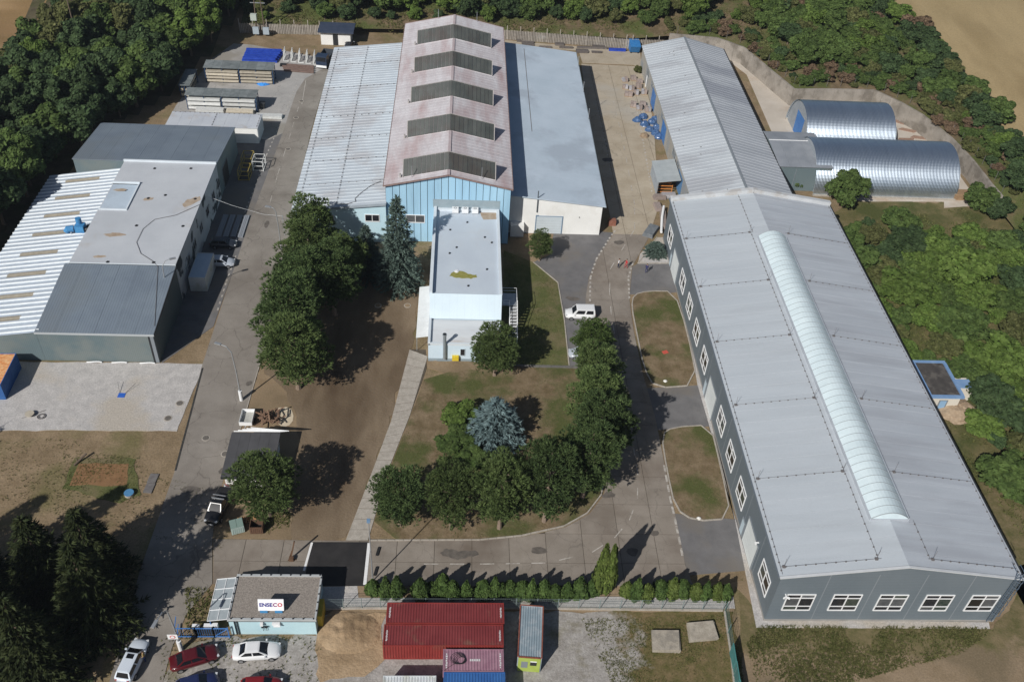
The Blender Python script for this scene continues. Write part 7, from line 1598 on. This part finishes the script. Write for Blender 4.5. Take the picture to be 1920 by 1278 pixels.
for (p,d,rz,lb) in (([(21.25, 54.41), (24.29, 54.35), (24.06, 51.97), (21.08, 52.03)],0,0,"left of two big concrete slab stacks in the stony yard"),([(25.31, 55.26), (28.32, 55.46), (28.38, 53.41), (25.23, 53.15)],0,0,"right of two big concrete slab stacks in the stony yard")):
    cx_ = sum(q[0] for q in p)/4; cy_ = sum(q[1] for q in p)/4; t = thing("slab_stack", (cx_,cy_,0), lb, "slabs")
    for j in range(3): MB().prism([(a+ (cx_-a)*.03*((j+1)%2)+random.uniform(-.08,.08),b+random.uniform(-.08,.08)) for a,b in p], .02+.16*j, .16+.16*j).build("slab", mat("old_slab_concrete", (.31,.275,.225), (.40,.36,.30), 1.5, rough=.95, fine=.12, fscale=6, c3=(.26,.235,.20), s3=.8), t)
# sand mound by the gatehouse
rg = random.Random(4); mb = MB(); cx_, cy_ = (-10.54, 54.26); nn = 26
for j in range(nn+1):
    for i in range(nn+1):
        u, v = -1+2*i/nn, -1+2*j/nn; d = math.hypot(u,v); hgt = max(0,1-d)**.8*.6*(1+.16*math.sin(u*26+v*3))
        mb.v.append((cx_+u*3.4, cy_+v*2.6, .03+hgt*(.8+.5*noise.noise(Vector((u*3,v*3,1))))+ (.05*noise.noise(Vector((u*9,v*9,2))) if hgt > 0 else -.1)))
for j in range(nn):
    for i in range(nn): mb.f.append((j*(nn+1)+i,j*(nn+1)+i+1,(j+1)*(nn+1)+i+1,(j+1)*(nn+1)+i)); mb.mi.append(0)
tag(mb.build("sand_mound", M_sand, None, True), "heap of excavated yellow sand right of the gatehouse", "sand", kind=None)
tag(crumple("earth_heap", (*(68.30, 88.48),0), 3.0, 1.3, mat("dry_brush", (.30,.22,.15), (.40,.31,.22), 3, rough=.95, bump=.8), "heap of dry brush beside the pump house", "heap", 51, 22, 8))
ts = thing("timber_stack", (*(91.22, 143.47),0), "stack of brown timber at the end of the long tunnel", "timber"); x,y = ts.location.x,ts.location.y
for j in range(4):
    for i in range(4): MB().box(x-1.6,x+1.6,y-.9+.48*i,y-.9+.48*i+.44,.05+.3*j,.32+.3*j).build("beam", mat("timber_brown", (.25,.16,.09), (.34,.23,.14), 4, rough=.9, rnd=.15), ts)
for k,(px_) in enumerate(((89.50, 172.30),(90.26, 168.75),(91.61, 165.78),(88.37, 164.70))):
    t = thing("timber_stack", (*px_,0), ("loose rotten planks farthest along the retaining wall","loose rotten planks in the bend of the retaining wall","loose rotten planks nearest the long tunnel's end","flat pile of planks behind the short tunnel")[k], "timber", None, -.6+.2*k)
    for j in range(5): MB().box(-1.7+.2*j,1.5+.15*j,-.6+.25*j,-.42+.25*j,.0,.08+.05*(j%2)).build("plank", mat("timber_rotten", (.24,.15,.11), (.32,.22,.17), 4, rough=.95, rnd=.15), t, False, (0,0,0))
t = thing("red_marker", (*(29.85, 99.27),.07), "small red marker plate on the upper lawn island", "marker"); MB().cbox((0,0,.05),(.8,.6,.06),.4).build("plate", mat("marker_red", (.55,.10,.07), rough=.7), t, False, (0,0,0)); MB().cyl((0,0),.05,0,.08,8).build("peg", M_dark, t, False, (0,0,0))
for p, lb in (((29.28, 69.57),"white stone at the tip of the lower lawn island"),((28.92, 93.27),"white stone on the upper lawn island")): crumple("white_stone", (*p,.05), .28, .22, M_white, lb, "stone", 60)
lw = thing("low_wall", (1.5,95,0), "low dark edging wall between office lawn and pine lawn", "wall")
for k in range(8): MB().box(7.0+1.55*k,8.52+1.55*k,95.55,95.8,0,.35).build("block", mat("edging_block", (.12,.115,.11), (.16,.155,.15), 3, rough=.9, rnd=.1), lw)
t = thing("overhead_cable", (-40.6,129,4.4), "white cable spanning from the crumbling wall over the shaded strip", "cable"); MB().tube([(-40.0,128.6,5.2),(-36,127.4,4.4),(-31,126.3,3.6),(-27.9,125.8,3.7)],.02,5).build("cable", M_steel, t); MB().cyl((-27.9,125.8),.05,0,3.8,6).build("support", M_steel, t)


# ================================================================== thin summer haze over the whole site
hz = MB().box(-420,520,-60,640,-1.5,100).build("haze", bpy.data.materials.new("summer_haze")); tag(hz, "thin bluish summer haze in the air", "haze", kind="stuff")
hm = hz.data.materials[0]; hm.use_nodes = True; hm.node_tree.nodes.clear()
ho = hm.node_tree.nodes.new("ShaderNodeOutputMaterial"); hv = hm.node_tree.nodes.new("ShaderNodeVolumePrincipled")
hv.inputs["Color"].default_value = (.72,.82,.95,1); hv.inputs["Density"].default_value = .00014; hv.inputs["Anisotropy"].default_value = .2
hm.node_tree.links.new(hv.outputs[0], ho.inputs["Volume"])
